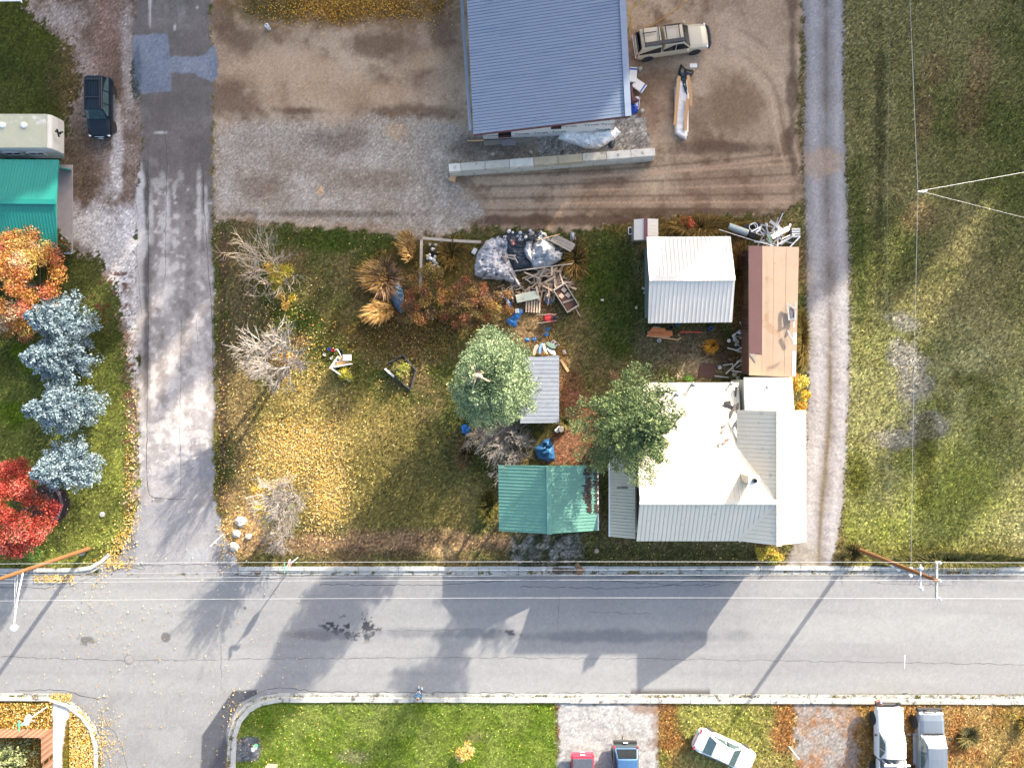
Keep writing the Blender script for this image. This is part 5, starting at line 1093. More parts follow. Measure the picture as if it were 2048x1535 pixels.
def loft(stations, ring):
    mb = MB(); n = None; vs = []
    for st in stations:
        r = ring(*st); n = len(r); vs += r
    fs = [(i * n + k, i * n + (k + 1) % n, (i + 1) * n + (k + 1) % n, (i + 1) * n + k) for i in range(len(stations) - 1) for k in range(n)]
    fs += [tuple(range(n))[::-1], tuple(range((len(stations) - 1) * n, len(stations) * n))]
    return mb.add(vs, fs)
def body_ring(x, z0, zb, zt, wd):
    h = [(0, z0), (.82 * wd, z0), (.98 * wd, z0 + .12), (wd, z0 + .45 * (zb - z0)), (.985 * wd, z0 + .8 * (zb - z0)), (.93 * wd, zb), (.7 * wd, zb + .75 * (zt - zb)), (.35 * wd, zt - .006), (0, zt)]
    return [Vector((x, y, z)) for y, z in h] + [Vector((x, -y, z)) for y, z in h[-2:0:-1]]
def greenhouse(root, m, xs, zb, zr, wb, wr, glass, fr=.07, pillars=(), rear=True, name='cabin', side=True, front=True):
    """xs = (front base, front top, rear top, rear base); glass panes sit proud of the cabin shell"""
    fb, ft, rt, rb = xs; mb = MB()
    def ring(x, wt, z): return None
    nx_ = 8; top = []; 
    lo = [(fb, wb * .96), (fb - .05 * (fb - rb), wb), (rb + .05 * (fb - rb), wb), (rb, wb * .96)]
    # shell: stations from front base to rear base
    st = [(fb, zb, zb + .01, wb * .95), (fb + (ft - fb) * .5, zb, zb + (zr - zb) * .52, wb * .97), (ft, zb, zr - .03, wb), ((ft + rt) / 2, zb, zr, wb), (rt, zb, zr - .02, wb), ((rt + rb) / 2, zb, zb + (zr - zb) * .5, wb * .98), (rb, zb, zb + .01, wb * .95)]
    def rg_(x, z0, zt, w_):
        k = (zt - z0) / (zr - z0); wt = w_ + (wr - w_) * k
        h = [(0, z0 - .05), (w_, z0 - .05), (w_, z0), (w_ + (wt - w_) * .95, z0 + (zt - z0) * .9), (wt * .93, zt - .004), (wt * .5, zt + .025 * k), (0, zt + .035 * k)]
        return [Vector((x, y, z)) for y, z in h] + [Vector((x, -y, z)) for y, z in h[-2:0:-1]]
    cab = loft(st, rg_).build(name, m, root, smooth=False, bevel=.02)
    def pane(pts, nm, off):
        MB().extrude([Vector(p) + Vector(off) for p in pts], Vector(off) * .6).build(nm, glass, root)
    e = .09; f = lambda t: (fb + (ft - fb) * t, zb + (zr - zb) * t, wb * .95 + (wr * .98 - wb * .95) * t)
    n1 = Vector((zr - zb, 0, fb - ft)).normalized() * .03
    if front:
        a, b = f(.08), f(.9); pane([(a[0], a[2] * .93, a[1]), (a[0], -a[2] * .93, a[1]), (b[0], -b[2] * .93, b[1]), (b[0], b[2] * .93, b[1])], 'windscreen', n1)
    if rear:
        g = lambda t: (rb + (rt - rb) * t, zb + (zr - zb) * t, wb * .95 + (wr * .98 - wb * .95) * t)
        a, b = g(.12), g(.88); n2 = Vector((-(zr - zb), 0, rt - rb)).normalized() * .03
        pane([(a[0], a[2] * .88, a[1]), (a[0], -a[2] * .88, a[1]), (b[0], -b[2] * .88, b[1]), (b[0], b[2] * .88, b[1])], 'rear_window', n2)
    if side:
        cuts = [fb - .16 * (fb - ft) - .05] + list(pillars) + [rb + .12 * max(.2, rt - rb)]
        for s in (1, -1):
            for x0, x1 in zip(cuts[:-1], cuts[1:]):
                x0 -= .04; x1 += .04
                def top_t(x): return min(.86, .9 * (fb - x) / max(1e-3, fb - ft)) if x > ft else min(.86, .9 * (x - rb) / max(1e-3, rt - rb)) if x < rt else .86
                q = []
                for x, t in ((x0, .12), (x1, .12), (x1, top_t(x1)), (max(min(x0, ft - .02), x1 + .05) if x0 > ft else x0, .86 if x0 > ft else top_t(x0)), (x0, top_t(x0))):
                    t = max(t, .12); q.append((x, s * (wb + (wr - wb) * t * .97 + .004), zb + (zr - zb) * t))
                MB().extrude(q, (0, s * .02, .008)).build('side_window', glass, root)
    return cab
def wheels(root, xf, xr, tr, r, rim=m_rim, wd=.22):
    for x in (xf, xr):
        for s in (1, -1):
            y0 = s * (tr - wd / 2)
            w_ = MB().lathe([(r * .62, -wd / 2), (r * .93, -wd / 2), (r, -wd * .3), (r, wd * .3), (r * .93, wd / 2), (r * .62, wd / 2)], (x, y0, r), 20, 'Y').build('wheel', m_tyre, root, smooth=False)
            ri = MB(); ri.lathe([(r * .60, -.02), (r * .62, s * wd * .42), (r * .5, s * wd * .36), (r * .12, s * wd * .40), (.01, s * wd * .42)], (x, y0, r), 16, 'Y'); ri.build('rim', rim, w_)
            MB().lathe([(r * 1.13, -.02), (r * 1.13, .02), (r * .9, .021), (r * .9, -.021)], (x, s * (tr - .03), r * 1.02), 20, 'Y').build('wheel_arch', m_black, root)
def mirrors(root, x, y, z, m):
    for s in (1, -1): MB().box((x, s * (y + .11), z), (.12, .2, .15), s * .3).build('mirror', m, root, bevel=.02)
def lamps(root, xf, xr, y, zf, zr, wf=.34, wr_=.14):
    for s in (1, -1):
        MB().box((xf, s * y, zf), (.12, wf, .15), -s * .25).build('headlight', m_lampw, root, bevel=.02); MB().box((xr, s * (y + .06), zr), (.08, wr_, .3)).build('tail_light', m_lampr, root, bevel=.015)
def plate(root, x, z, w_=.34): MB().box((x, 0, z), (.02, w_, .14)).build('number_plate', m_trim, root)

# tan pickup with canopy and roof rack (nose to the right)
m_tanp = paint('tan_paint', sh(206, 196, 178))
ax_ = R(8.2); cpos = P(1338, 92)
v = thing('pickup_truck', cpos, 'tan pickup truck with a canopy and black roof racks by the blue roof', 'truck', rz=ax_)
bst = [(2.68, .48, .80, .86, .70), (2.6, .42, .92, .98, .86), (2.2, .36, 1.0, 1.10, .93), (1.35, .34, 1.08, 1.17, .95), (.9, .33, 1.1, 1.15, .95), (-.9, .33, 1.1, 1.12, .95), (-2.5, .36, 1.1, 1.12, .95), (-2.68, .45, 1.08, 1.1, .9)]
loft(bst, body_ring).build('body', m_tanp, v, bevel=.03)
greenhouse(v, m_tanp, (1.25, .62, -.72, -.88), 1.1, 1.78, .9, .68, m_cglass2, pillars=(.1,), rear=False)
greenhouse(v, m_tanp, (-.93, -1.0, -2.45, -2.66), 1.11, 1.83, .92, .74, m_cglass2, name='canopy', front=False)
rk = MB(); 
for x in (.35, -.62, -1.15, -2.25): rk.box((x, 0, 1.95), (.06, 1.36, .05))
rk.box((-.1, .66, 1.94), (1.2, .05, .06)); rk.box((-.1, -.66, 1.94), (1.2, .05, .06)); rk.build('roof_rack', m_black, v)
MB().box((-.75, -.55, 2.02), (3.1, .28, .1)).build('awning', m_black, v, bevel=.02); MB().box((-1.85, .3, 1.99), (1.0, .06, .05)).build('rack_bar', m_black, v)
MB().tube([(2.7, -.86, .62), (2.86, -.6, .7), (2.9, 0, .72), (2.86, .6, .7), (2.7, .86, .62)], [.1, .12, .12, .12, .1], 8).build('bull_bar', m_black, v)
MB().box((-2.74, 0, .55), (.14, 1.7, .16)).build('rear_bumper', m_chrome, v, bevel=.03); MB().box((-2.66, 0, 1.42), (.06, 1.3, .5), ry=R(-12)).build('rear_hatch', m_cglass2, v)
wheels(v, 1.72, -1.86, .96, .40, m_steel, .27); mirrors(v, .98, .93, 1.2, m_tanp); lamps(v, 2.52, -2.66, .74, .88, .95)

# black SUV (nose towards the bottom)
m_blk_p = mat('black_paint', (.008, .014, .022), .35, .1, 1, 20, spec=.3)
v = thing('suv', P(211, 222), 'black boxy SUV parked on the gravel shoulder', 'car', rz=R(-90))
bst = [(2.2, .42, .72, .78, .62), (2.12, .36, .82, .9, .78), (1.75, .3, .92, 1.0, .86), (1.1, .28, .98, 1.06, .88), (.5, .28, 1.0, 1.04, .88), (-2.0, .3, 1.02, 1.04, .88), (-2.15, .4, 1.0, 1.02, .84)]
loft(bst, body_ring).build('body', m_blk_p, v, bevel=.03); greenhouse(v, m_blk_p, (1.02, .45, -1.92, -2.1), 1.0, 1.66, .84, .64, m_cglass, pillars=(.0, -.95))
rk = MB()
for s in (1, -1): rk.box((-.75, s * .56, 1.76), (2.1, .05, .05))
for x in (-.35, -1.65): rk.box((x, 0, 1.77), (.06, 1.14, .04))
rk.build('roof_rack', m_black, v)
for y in (-.36, -.18, 0, .18, .36): MB().box((-1.0, y, 1.71), (1.2, .05, .02)).build('roof_rib', m_blk_p, v)
for s in (1, -1): MB().box((-.05, s * .9, .42), (2.0, .06, .1)).build('side_step', m_chrome if s > 0 else m_black, v)
MB().box((2.2, 0, .6), (.1, 1.3, .2)).build('front_bumper', m_black, v, bevel=.03); MB().box((2.2, 0, .76), (.06, .7, .05)).build('grille', m_chrome, v); plate(v, 2.27, .6, .3)
wheels(v, 1.32, -1.32, .88, .35); mirrors(v, .82, .86, 1.08, m_blk_p); lamps(v, 2.1, -2.12, .6, .76, .95)

# white sedan (nose to the lower right)
m_whp = paint('white_paint', (.62, .62, .63))
v = thing('sedan', P(1443, 1491), 'white four door sedan parked askew on the dry lawn', 'car', rz=R(-24.5))
bst = [(2.38, .4, .56, .62, .52), (2.28, .32, .66, .72, .74), (1.9, .24, .74, .84, .86), (1.0, .22, .84, .94, .89), (.2, .22, .88, .92, .9), (-1.3, .22, .9, .94, .89), (-1.9, .24, .9, 1.0, .86), (-2.28, .34, .86, .94, .74), (-2.36, .42, .72, .78, .6)]
loft(bst, body_ring).build('body', m_whp, v, smooth=False, bevel=.05); greenhouse(v, m_whp, (1.05, .3, -.95, -1.62), .9, 1.40, .8, .58, m_cglass, pillars=(-.3,))
wheels(v, 1.45, -1.38, .89, .32); mirrors(v, .72, .86, .96, m_whp); lamps(v, 2.2, -2.24, .58, .66, .82, .32, .3); plate(v, -2.38, .68)
MB().box((-2.3, 0, .8), (.1, 1.0, .1)).build('boot_trim', m_lampr, v)

# white work truck with headache rack
v = thing('pickup_truck', P(1766, 1478), 'white work pickup truck with black front bumper gear and tool bed', 'truck', rz=R(90))
bst = [(2.85, .55, .95, 1.0, .82), (2.78, .5, 1.08, 1.14, .96), (2.3, .42, 1.14, 1.24, 1.0), (1.2, .4, 1.2, 1.3, 1.0), (.8, .4, 1.22, 1.26, 1.0), (-.75, .42, 1.22, 1.24, 1.0), (-.85, .5, 1.2, 1.22, .96)]
loft(bst, body_ring).build('body', m_whp, v, bevel=.04); greenhouse(v, m_whp, (1.25, .62, -.5, -.72), 1.22, 1.9, .94, .74, m_cglass, pillars=(.0,))
for k in range(5): MB().box((.52, -.5 + .25 * k, 1.95), (.1, .06, .04)).build('marker_lamp', mat('amber', (.5, .25, .05), .3) if 'amber' not in bpy.data.materials else bpy.data.materials['amber'], v)
MB().box((-1.9, 0, .95), (2.0, 2.05, .12)).build('bed', m_alu, v)
rk = MB()
for y in (-.98, .98): rk.box((-1.9, y, 1.2), (2.0, .06, .4))
for y in (-.7, -.25, .25, .7): rk.box((-.9, y, 1.6), (.08, .08, .8))
rk.box((-.9, 0, 2.0), (.1, 1.9, .1)); rk.build('headache_rack', m_whp, v)
for (x, y, sx, sy, sz) in ((-1.3, .3, .5, .8, .5), (-1.3, -.55, .45, .5, .4), (-1.9, .1, .5, .5, .3)): MB().box((x, y, 1.0 + sz / 2), (sx, sy, sz)).build('tool_box', m_alu if y > 0 else m_trim, v, bevel=.02)
MB().box((2.98, 0, .72), (.22, 1.9, .24)).build('front_bumper', m_black, v, bevel=.04)
rk = MB()
for s in (1, -1): rk.tube([(2.9, s * .55, .7), (3.2, s * .62, 1.0), (3.3, s * .55, 1.15)], .05, 6)
rk.tube([(3.05, -.6, .95), (3.05, .6, .95)], .045, 6); rk.build('bumper_guard', m_black, v)
MB().box((3.15, .75, .85), (.35, .45, .3), .3).build('winch', mat('rusty_metal', (.2, .1, .07), .8, .3), v, bevel=.03); MB().lathe([(.1, 0), (.12, .1), (.05, .16)], (3.34, .72, 1.05), 10).build('work_lamp', m_chrome, v)
wheels(v, 1.85, -1.9, 1.04, .43, m_steel, .3); mirrors(v, 1.02, 1.1, 1.35, m_black); lamps(v, 2.78, -2.88, .8, 1.0, 1.0)

# grey truck
m_gryp = paint('grey_paint', (.16, .185, .215), .3)
v = thing('pickup_truck', P(1847, 1487), 'silver grey pickup truck parked beside the white work truck', 'truck', rz=R(90))
bst = [(2.85, .55, .9, .95, .72), (2.75, .48, 1.02, 1.1, .9), (2.3, .4, 1.1, 1.22, .96), (1.25, .38, 1.16, 1.28, .98), (.85, .38, 1.18, 1.24, .98), (-1.2, .4, 1.18, 1.2, .98), (-1.3, .45, 1.17, 1.19, .95)]
loft(bst, body_ring).build('body', m_gryp, v, bevel=.04); greenhouse(v, m_gryp, (1.28, .6, -1.0, -1.2), 1.18, 1.86, .92, .72, m_cglass, pillars=(-.1,))
rk = MB(); rk.box((-2.1, .95, .95), (1.7, .08, .6)); rk.box((-2.1, -.95, .95), (1.7, .08, .6)); rk.box((-2.1, 0, .68), (1.7, 1.82, .08)); rk.box((-2.92, 0, .95), (.08, 1.9, .6)); rk.build('truck_bed', m_gryp, v)
MB().box((-2.0, 0, 1.28), (1.6, 1.8, .03)).build('tonneau', m_alu, v)
MB().box((2.92, 0, .7), (.25, 1.85, .26)).build('front_bumper', m_black, v, bevel=.05); MB().tube([(2.9, -.45, .8), (3.0, -.4, 1.12), (3.0, .4, 1.12), (2.9, .45, .8)], .05, 6).build('bumper_guard', m_black, v)
MB().box((1.38, 0, 1.29), (.1, 1.4, .03)).build('wiper_cowl', m_black, v)
for s in (1, -1): MB().box((-.1, s * 1.02, .5), (2.4, .12, .06)).build('side_step', m_chrome, v)
wheels(v, 1.9, -2.0, 1.03, .44, m_steel, .32); mirrors(v, 1.05, 1.08, 1.3, m_black); lamps(v, 2.72, -2.95, .72, .98, 1.0)

# red pickup, tail towards the road
m_redp = paint('red_paint', (.42, .02, .045))
v = thing('pickup_truck', P(1163, 1567), 'red pickup truck with a black bed cover, tail towards the road', 'truck', rz=R(-90))
bst = [(2.6, .45, .8, .9, .7), (2.5, .4, .9, 1.0, .82), (1.2, .34, 1.0, 1.1, .86), (.6, .34, 1.02, 1.06, .86), (-2.45, .36, 1.02, 1.03, .86), (-2.6, .42, 1.0, 1.01, .82)]
loft(bst, body_ring).build('body', m_redp, v, bevel=.03); greenhouse(v, m_redp, (1.1, .5, -.6, -.8), 1.02, 1.66, .82, .64, m_cglass2)
MB().box((-1.62, 0, 1.06), (1.7, 1.5, .05)).build('bed_cover', mat('bed_cover_vinyl', (.06, .07, .085), .6), v, bevel=.02)
MB().box((-2.7, 0, .55), (.2, 1.66, .18)).build('rear_bumper', m_chrome, v, bevel=.03); plate(v, -2.64, .85); wheels(v, 1.6, -1.5, .87, .35, m_steel); lamps(v, 2.45, -2.6, .72, .8, .85); mirrors(v, .85, .84, 1.1, m_redp)

# dark blue SUV, tail towards the road
m_blup = paint('blue_paint', (.05, .12, .24), .2)
v = thing('suv', P(1248, 1541), 'dark SUV with a blue roof, tail towards the road on the pale gravel', 'car', rz=R(-90))
bst = [(2.35, .45, .8, .88, .7), (2.25, .4, .9, 1.0, .85), (1.0, .34, 1.04, 1.12, .92), (.5, .34, 1.06, 1.1, .93), (-2.1, .36, 1.06, 1.08, .93), (-2.35, .42, 1.02, 1.04, .88)]
loft(bst, body_ring).build('body', paint('slate_paint', (.05, .065, .075)), v, bevel=.03); greenhouse(v, m_blup, (1.05, .4, -1.75, -2.28), 1.06, 1.78, .9, .74, m_cglass2, pillars=(-.1, -1.0))
MB().box((-2.45, 0, .55), (.26, 1.75, .22)).build('rear_bumper', m_black, v, bevel=.05); MB().tube([(-2.6, -.2, .45), (-2.85, -.2, .45)], .04, 6).build('tow_hitch', m_black, v); plate(v, -2.5, .72)
wheels(v, 1.4, -1.4, .94, .38); lamps(v, 2.2, -2.32, .8, .8, 1.0); mirrors(v, .8, .9, 1.15, m_blup)

# ================================================================ POLES, WIRES, SIGNS
m_pole = mat('pole_wood', lt(196, 132, 74), .9, .3, 3, 30, .3, stretch=(6, 6, .6), col2=lt(140, 74, 30), c2amt=.3, c2scale=3); m_wire = mat('wire', (.42, .42, .43), .45, .05, metal=.3); m_ins = mat('insulator', (.62, .62, .66), .3, .05); m_arm = mat('crossarm_grey', (.33, .32, .31), .8, .2)
pb, pt = P(1712, 1097), P(1873, 1160, 10)
up_ = thing('utility_pole', pb, 'leaning view of a wooden utility pole with crossarm at the right', 'pole'); hl = pb
MB().tube([(0, 0, -.3), pt - hl], [.17, .12], 12).build('pole', m_pole, up_)
ca, cb = P(1873, 1122, 9.75) - hl, P(1873, 1197, 9.75) - hl; arm = MB().beam(ca, cb, .12, .14).build('crossarm', m_arm, up_)
for y in (1124, 1160, 1196): q = P(1878, y, 9.9) - hl; MB().lathe([(.05, 0), (.1, .04), (.06, .1), (.09, .14), (.04, .22)], q, 10).build('insulator', m_ins, arm)
MB().beam(P(1841, 1128, 8.6) - hl, P(1842, 1180, 8.6) - hl, .06, .06).build('cutout_arm', m_ins, up_)
for y in (1136, 1176): q = P(1842, y, 8.6) - hl; MB().lathe([(.05, -.2), (.13, 0), (.13, .06), (.05, .2)], q, 10).build('cutout', m_ins, up_)
MB().beam(P(1855, 1152, 9.2) - hl, P(1872, 1128, 9.75) - hl, .04, .03).build('brace', m_arm, up_)
for x, y, h in ((1785, 1131, 5.2), (1822, 1136, 6.9), (1797, 1139, 6.0), (1821, 1150, 7.0)):
    q = P(x, y, h) - hl; MB().lathe([(.08, -.12), (.1, 0), (.08, .12)], q, 10).build('wire_clamp', m_ins, up_)
lb, ltp = P(177, 1097), P(-18, 1163, 10)
lp = thing('utility_pole', lb, 'orange brown wooden utility pole with a street lamp arm at the left', 'pole'); hl = lb
MB().tube([(0, 0, -.3), ltp - hl], [.17, .12], 12).build('pole', m_pole, lp); q = P(160, 1108, .5) - hl; MB().lathe([(.14, -.5), (.14, -.1), (.08, 0)], q, 10).build('pole_stub', m_conc, lp)
m_arm2 = mat('lamp_arm', (.6, .6, .62), .4, .05, metal=.4)
la = MB(); la.tube([P(46, 1145, 7.4) - hl, P(38, 1180, 8.2) - hl, P(30, 1230, 8.6) - hl, P(28, 1248, 8.6) - hl], .05, 8); la.build('lamp_arm', m_arm2, lp)
lh = MB(); lh.lathe([(.06, -.05), (.2, -.1), (.24, 0), (.2, .12), (.08, .18)], P(28, 1255, 8.55) - hl, 14); lh.build('lamp_head', m_ins, lp)
MB().tube([P(36, 1146, 7.0) - hl, P(30, 1215, 8.5) - hl], .015, 5).build('arm_stay', m_arm2, lp); MB().tube([P(30, 1155, 7.2) - hl, P(29, 1222, 8.5) - hl], .015, 5).build('arm_stay', m_arm2, lp)
ca, cb = P(-18, 1124, 9.75) - hl, P(-18, 1201, 9.75) - hl; MB().beam(ca, cb, .12, .14).build('crossarm', m_arm, lp)
def wire(name, pts, r, label, m=m_wire, sag=.35, cat='wire', group='overhead wires along the main road'):
    q = []
    for a, b in zip(pts[:-1], pts[1:]):
        a, b = P(*a), P(*b)
        for k in range(16): t = k / 16; p = a + (b - a) * t; p.z -= sag * 4 * t * (1 - t) * min(1, (b - a).length / 40); q.append(p)
    q.append(P(*pts[-1])); return tag(MB().tube(q, r, 5).build(name, m, None), label, cat, group)
wire('overhead_wire', [(-330, 1130, 9.9), (-18, 1127, 10), (1878, 1124, 10), (2500, 1130, 9.9)], .011, 'northmost overhead wire, passing the north end of the crossarm')
wire('overhead_wire', [(-330, 1150, 5.8), (28, 1148, 5.9), (1795, 1136, 5.9), (2500, 1140, 5.8)], .007, 'thin low wire just above the north kerb', sag=.2)
wire('overhead_wire', [(-330, 1166, 7), (5, 1158, 7.1), (1821, 1149, 7.1), (2500, 1152, 7)], .009, 'overhead wire along the edge of the asphalt', sag=.3)
wire('overhead_wire', [(-330, 1166, 10.1), (-18, 1165, 10.2), (1878, 1160, 10.2), (2500, 1166, 10.1)], .010, 'overhead wire running over the top of the pole')
wire('overhead_wire', [(-330, 1202, 9.9), (-18, 1201, 10), (1878, 1196, 10), (2500, 1203, 9.9)], .011, 'southmost overhead wire, farthest out over the road')
G2 = 'overhead wires across the field'
wire('service_wire', [(1822, 1133, 7), (1836, 384, 7.6), (1816, -120, 7.4)], .011, 'white wire running up the field from the right pole', group=G2, sag=.1)
wire('service_wire', [(1838, 382, 7.6), (2140, 328, 7.4)], .009, 'upper white cable leading right from the field wire junction', group=G2, sag=.1)
wire('service_wire', [(1840, 382, 7.6), (2140, 458, 7.4)], .006, 'lower white cable leading right from the field wire junction', group=G2, sag=.1)
m_wire_d = mat('dark_wire', (.12, .13, .12), .6)
wire('service_wire', [(1786, 1131, 5.3), (1774, 500, 5.6), (1784, -120, 5.6)], .008, 'thin dark wire left of the white field wire', m_wire_d, group=G2, sag=.2)
q = P(1840, 383, 7.6); tag(MB().tube([q + Vector((-.15, 0, 0)), q + Vector((.25, -.03, 0)), q + Vector((.45, .05, 0))], .05, 6).build('wire_splice', m_ins, None), 'white splice where the field cables branch', 'splice')

m_signred = mat('sign_red', (.42, .05, .06), .4, .06); m_signback = mat('sign_back', (.5, .5, .5), .4, .06, metal=.4); m_signgreen = mat('sign_green', (.08, .3, .2), .4, .06); m_post = mat('sign_post', (.5, .52, .53), .5, .08, metal=.3)
def stop_sign(base, label, face_x, blades=True):
    """octagon in a north-south plane, face towards face_x (+1 east, -1 west)"""
    s = thing('stop_sign', base, label, 'sign'); MB().box((0, 0, 1.4), (.06, .06, 3.2)).build('post', m_post, s)
    oc = lambda r: [Vector((0, math.cos(R(22.5 + 45 * k)) * r, math.sin(R(22.5 + 45 * k)) * r + 2.2)) for k in range(8)]
    f = face_x
    pl = MB().extrude([p + Vector((f * .04, 0, 0)) for p in oc(.41)], (f * .006, 0, 0)).build('sign_plate', m_signback, s)
    MB().extrude([p + Vector((f * .047, 0, 0)) for p in oc(.408)], (f * .003, 0, 0)).build('sign_border', m_trim, pl); MB().extrude([p + Vector((f * .0505, 0, 0)) for p in oc(.375)], (f * .003, 0, 0)).build('sign_face', m_signred, pl)
    t = link('sign_text', text_mesh('STOP', .27), m_trim, pl); t.location = (f * .056, 0, 2.2); t.rotation_euler = (R(90), 0, R(90) * f)
    MB().box((0, -.02, 2.95), (.75, .02, .16)).build('name_blade', m_signgreen, s); MB().box((-.02, 0, 3.13), (.02, .75, .16)).build('name_blade', m_signgreen, s); return s
stop_sign(P(596, 1114), 'red stop sign with green street name blades on the north kerb', 1)
stop_sign(P(96, 1411), 'stop sign seen from its grey back at the leafy corner', -1)
# small post with white marker by the dirt drive
mk = thing('marker_post', P(1578, 1492), 'white marker post leaning by the dirt drive', 'post'); MB().tube([(0, 0, 0), (.1, -.1, 1.5)], .045, 8).build('post', m_trim, mk); MB().box((.1, -.1, 1.5), (.1, .1, .2)).build('cap', m_signback, mk)

# covers, lids, hydrant
m_iron = mat('cast_iron', (.13, .12, .115), .7, .25, 6, 40, .2, metal=.3)
m_rimc = mat('cover_rim', lt(180, 174, 168), .9, .2, 5, 40)
def cover(px, py, r, label, m=m_iron, name='manhole_cover', cat='cover', ring=m_asph):
    c = thing(name, P(px, py), label, cat); MB().lathe([(r * 1.28, .0), (r * 1.26, .008), (r, .009)], (0, 0, 0), 24).build('rim', m_rimc, c); MB().lathe([(r, 0), (r, .013), (r * .9, .016), (r * .3, .017)], (0, 0, 0), 24).build('lid', m, c); return c
cover(332, 1273, .3, 'rusty round manhole cover near the middle of the junction'); m_pale_i = mat('pale_cover', (.2, .19, .18), .8, .2, 6, 40); cover(258, 1318, .3, 'pale round manhole cover at the lower left of the junction', m_pale_i); cover(490, 1215, .1, 'tiny round valve lid in the tree shadow on the road', name='valve_lid', cat='lid'); cover(514, 1142, .26, 'rusted round lid set in the broken north kerb', mat('rust_lid', (.16, .08, .045), .9, .3), name='access_lid', cat='lid')
o = MB().lathe([(.16, -.05), (.2, .02), (.19, .06), (.05, .07)], (0, 0, 0), 20).build('water_lid', mat('pale_lid', (.3, .3, .3), .7), None, P(205, 1028)); tag(o, 'grey round lid in the lawn below the blue spruces', 'lid')
o = MB().lathe([(.16, -.05), (.17, .05), (.16, .06), (.05, .065)], (0, 0, 0), 20).build('water_lid', mat('pink_lid', sh(196, 172, 166), .8), None, P(1193, 1101)); tag(o, 'pinkish round lid in the grass south of the house', 'lid')
o = MB().lathe([(.13, 0), (.13, .5), (.15, .5), (.15, .56), (.1, .6), (.09, .45)], (0, 0, 0), 16).build('standpipe', m_ins, None, P(538, 58)); tag(o, 'short white pipe standing in the bare earth at the top', 'pipe')
o = MB().box((0, 0, .005), (.5, .32, .02)).build('drain_grate', m_iron, None, P(1250, 1146)); tag(o, 'dark drain opening in the north kerb below the house', 'drain')
hy = thing('fire_hydrant', P(512, 1490), 'green and white fire hydrant beside the grey stone pad', 'hydrant'); m_hyd = mat('hydrant_green', (.10, .45, .25), .5); m_hydw = mat('hydrant_white', (.6, .62, .6), .5)
MB().lathe([(.16, 0), (.16, .06), (.11, .08), (.11, .5), (.15, .54), (.15, .6)], (0, 0, 0), 16).build('barrel', m_hyd, hy); MB().lathe([(.15, .6), (.13, .7), (.06, .78), (.04, .84), (.02, .85)], (0, 0, 0), 16).build('bonnet', m_hydw, hy)
for a in (0, math.pi / 2, math.pi): MB().tube([(0, 0, .42), (math.cos(a) * .22, math.sin(a) * .22, .42)], .065, 10).build('nozzle', m_hydw, hy)
o = MB().box((0, 0, .3), (.8, .45, .6)).build('utility_box', mat('box_beige', lt(214, 200, 180), .8), None, P(545, 1532), bevel=.03); tag(o, 'beige utility box at the bottom edge of the mown lawn', 'box')

# ---- broken kerb litter
o = MB().box((0, 0, .06), (1.7, .45, .14)).build('fallen_log', mat('log_bark', (.07, .05, .04), .95, .5, 6, 30, .6, col2=(.16, .12, .09), c2amt=.5, c2scale=5), None, P(1127, 1139), R(-2), bevel=.06); tag(o, 'dark rotten log lying in the gap of the north kerb', 'log')
mb = MB(); mb.extrude([P(1148, 1129, .05), P(1156, 1121, .05), P(1160, 1130, .05), P(1170, 1140, .05), P(1160, 1148, .05), P(1152, 1150, .05), P(1152, 1138, .05)], (0, 0, .18)); tag(mb.build('bark_slab', mat('tan_bark', lt(196, 150, 110), .9, .35, 5, 30, .4), None, bevel=.03), 'tan slab of bark beside the rotten log at the kerb', 'bark')
# rocks by the junction
for i, (x, y, s_) in enumerate([(482, 1042, .9), (473, 1066, .7), (468, 1092, .75), (498, 1072, .5)]):
    mb = MB(); g_ = random.Random(i); prof = [(s_ * .5, -.05), (s_ * .48, .08), (s_ * .32, .2), (s_ * .1, .24)]; mb.lathe(prof, (0, 0, 0), 9); mb.v = [(a * g_.uniform(.8, 1.2), b * g_.uniform(.7, 1.1), c * g_.uniform(.8, 1.2)) for a, b, c in mb.v]
    tag(mb.build('boulder', mat('boulder_%d' % i, (.46, .4, .32), .95, .25, 2, 20, .4), None, P(x, y), i * 1.3, smooth=False), ['large pale boulder at the corner by the bare tree', 'flat pale boulder below the largest one at the corner', 'pale boulder nearest the kerb at the corner', 'small pale boulder east of the corner stones'][i], 'boulder', 'boulders at the street corner')
# tree ring of stones round the red maple
rgn = thing('stone_edging', P(118, 1010), 'curved edging of mauve stones round the red maple bed', 'edging')
for i in range(15):
    a = R(-62 + i * 9.2); MB().box((math.cos(a) * 1.0 - .75, math.sin(a) * 1.35 + .1, .09), (.16, .21, .2), a).build('edging_stone', mat('mauve_stone', lt(196, 164, 170), .9, .2, 3, 30) if 'mauve_stone' not in bpy.data.materials else bpy.data.materials['mauve_stone'], rgn, bevel=.015)
o = MB().lathe([(1.6, 0), (1.5, .035), (.2, .06)], (0, 0, 0), 24).build('mulch_bed', mat('dark_mulch', (.035, .022, .02), .95, .5, 8, 40, .5), None, P(98, 1008)); tag(o, None, kind='structure')

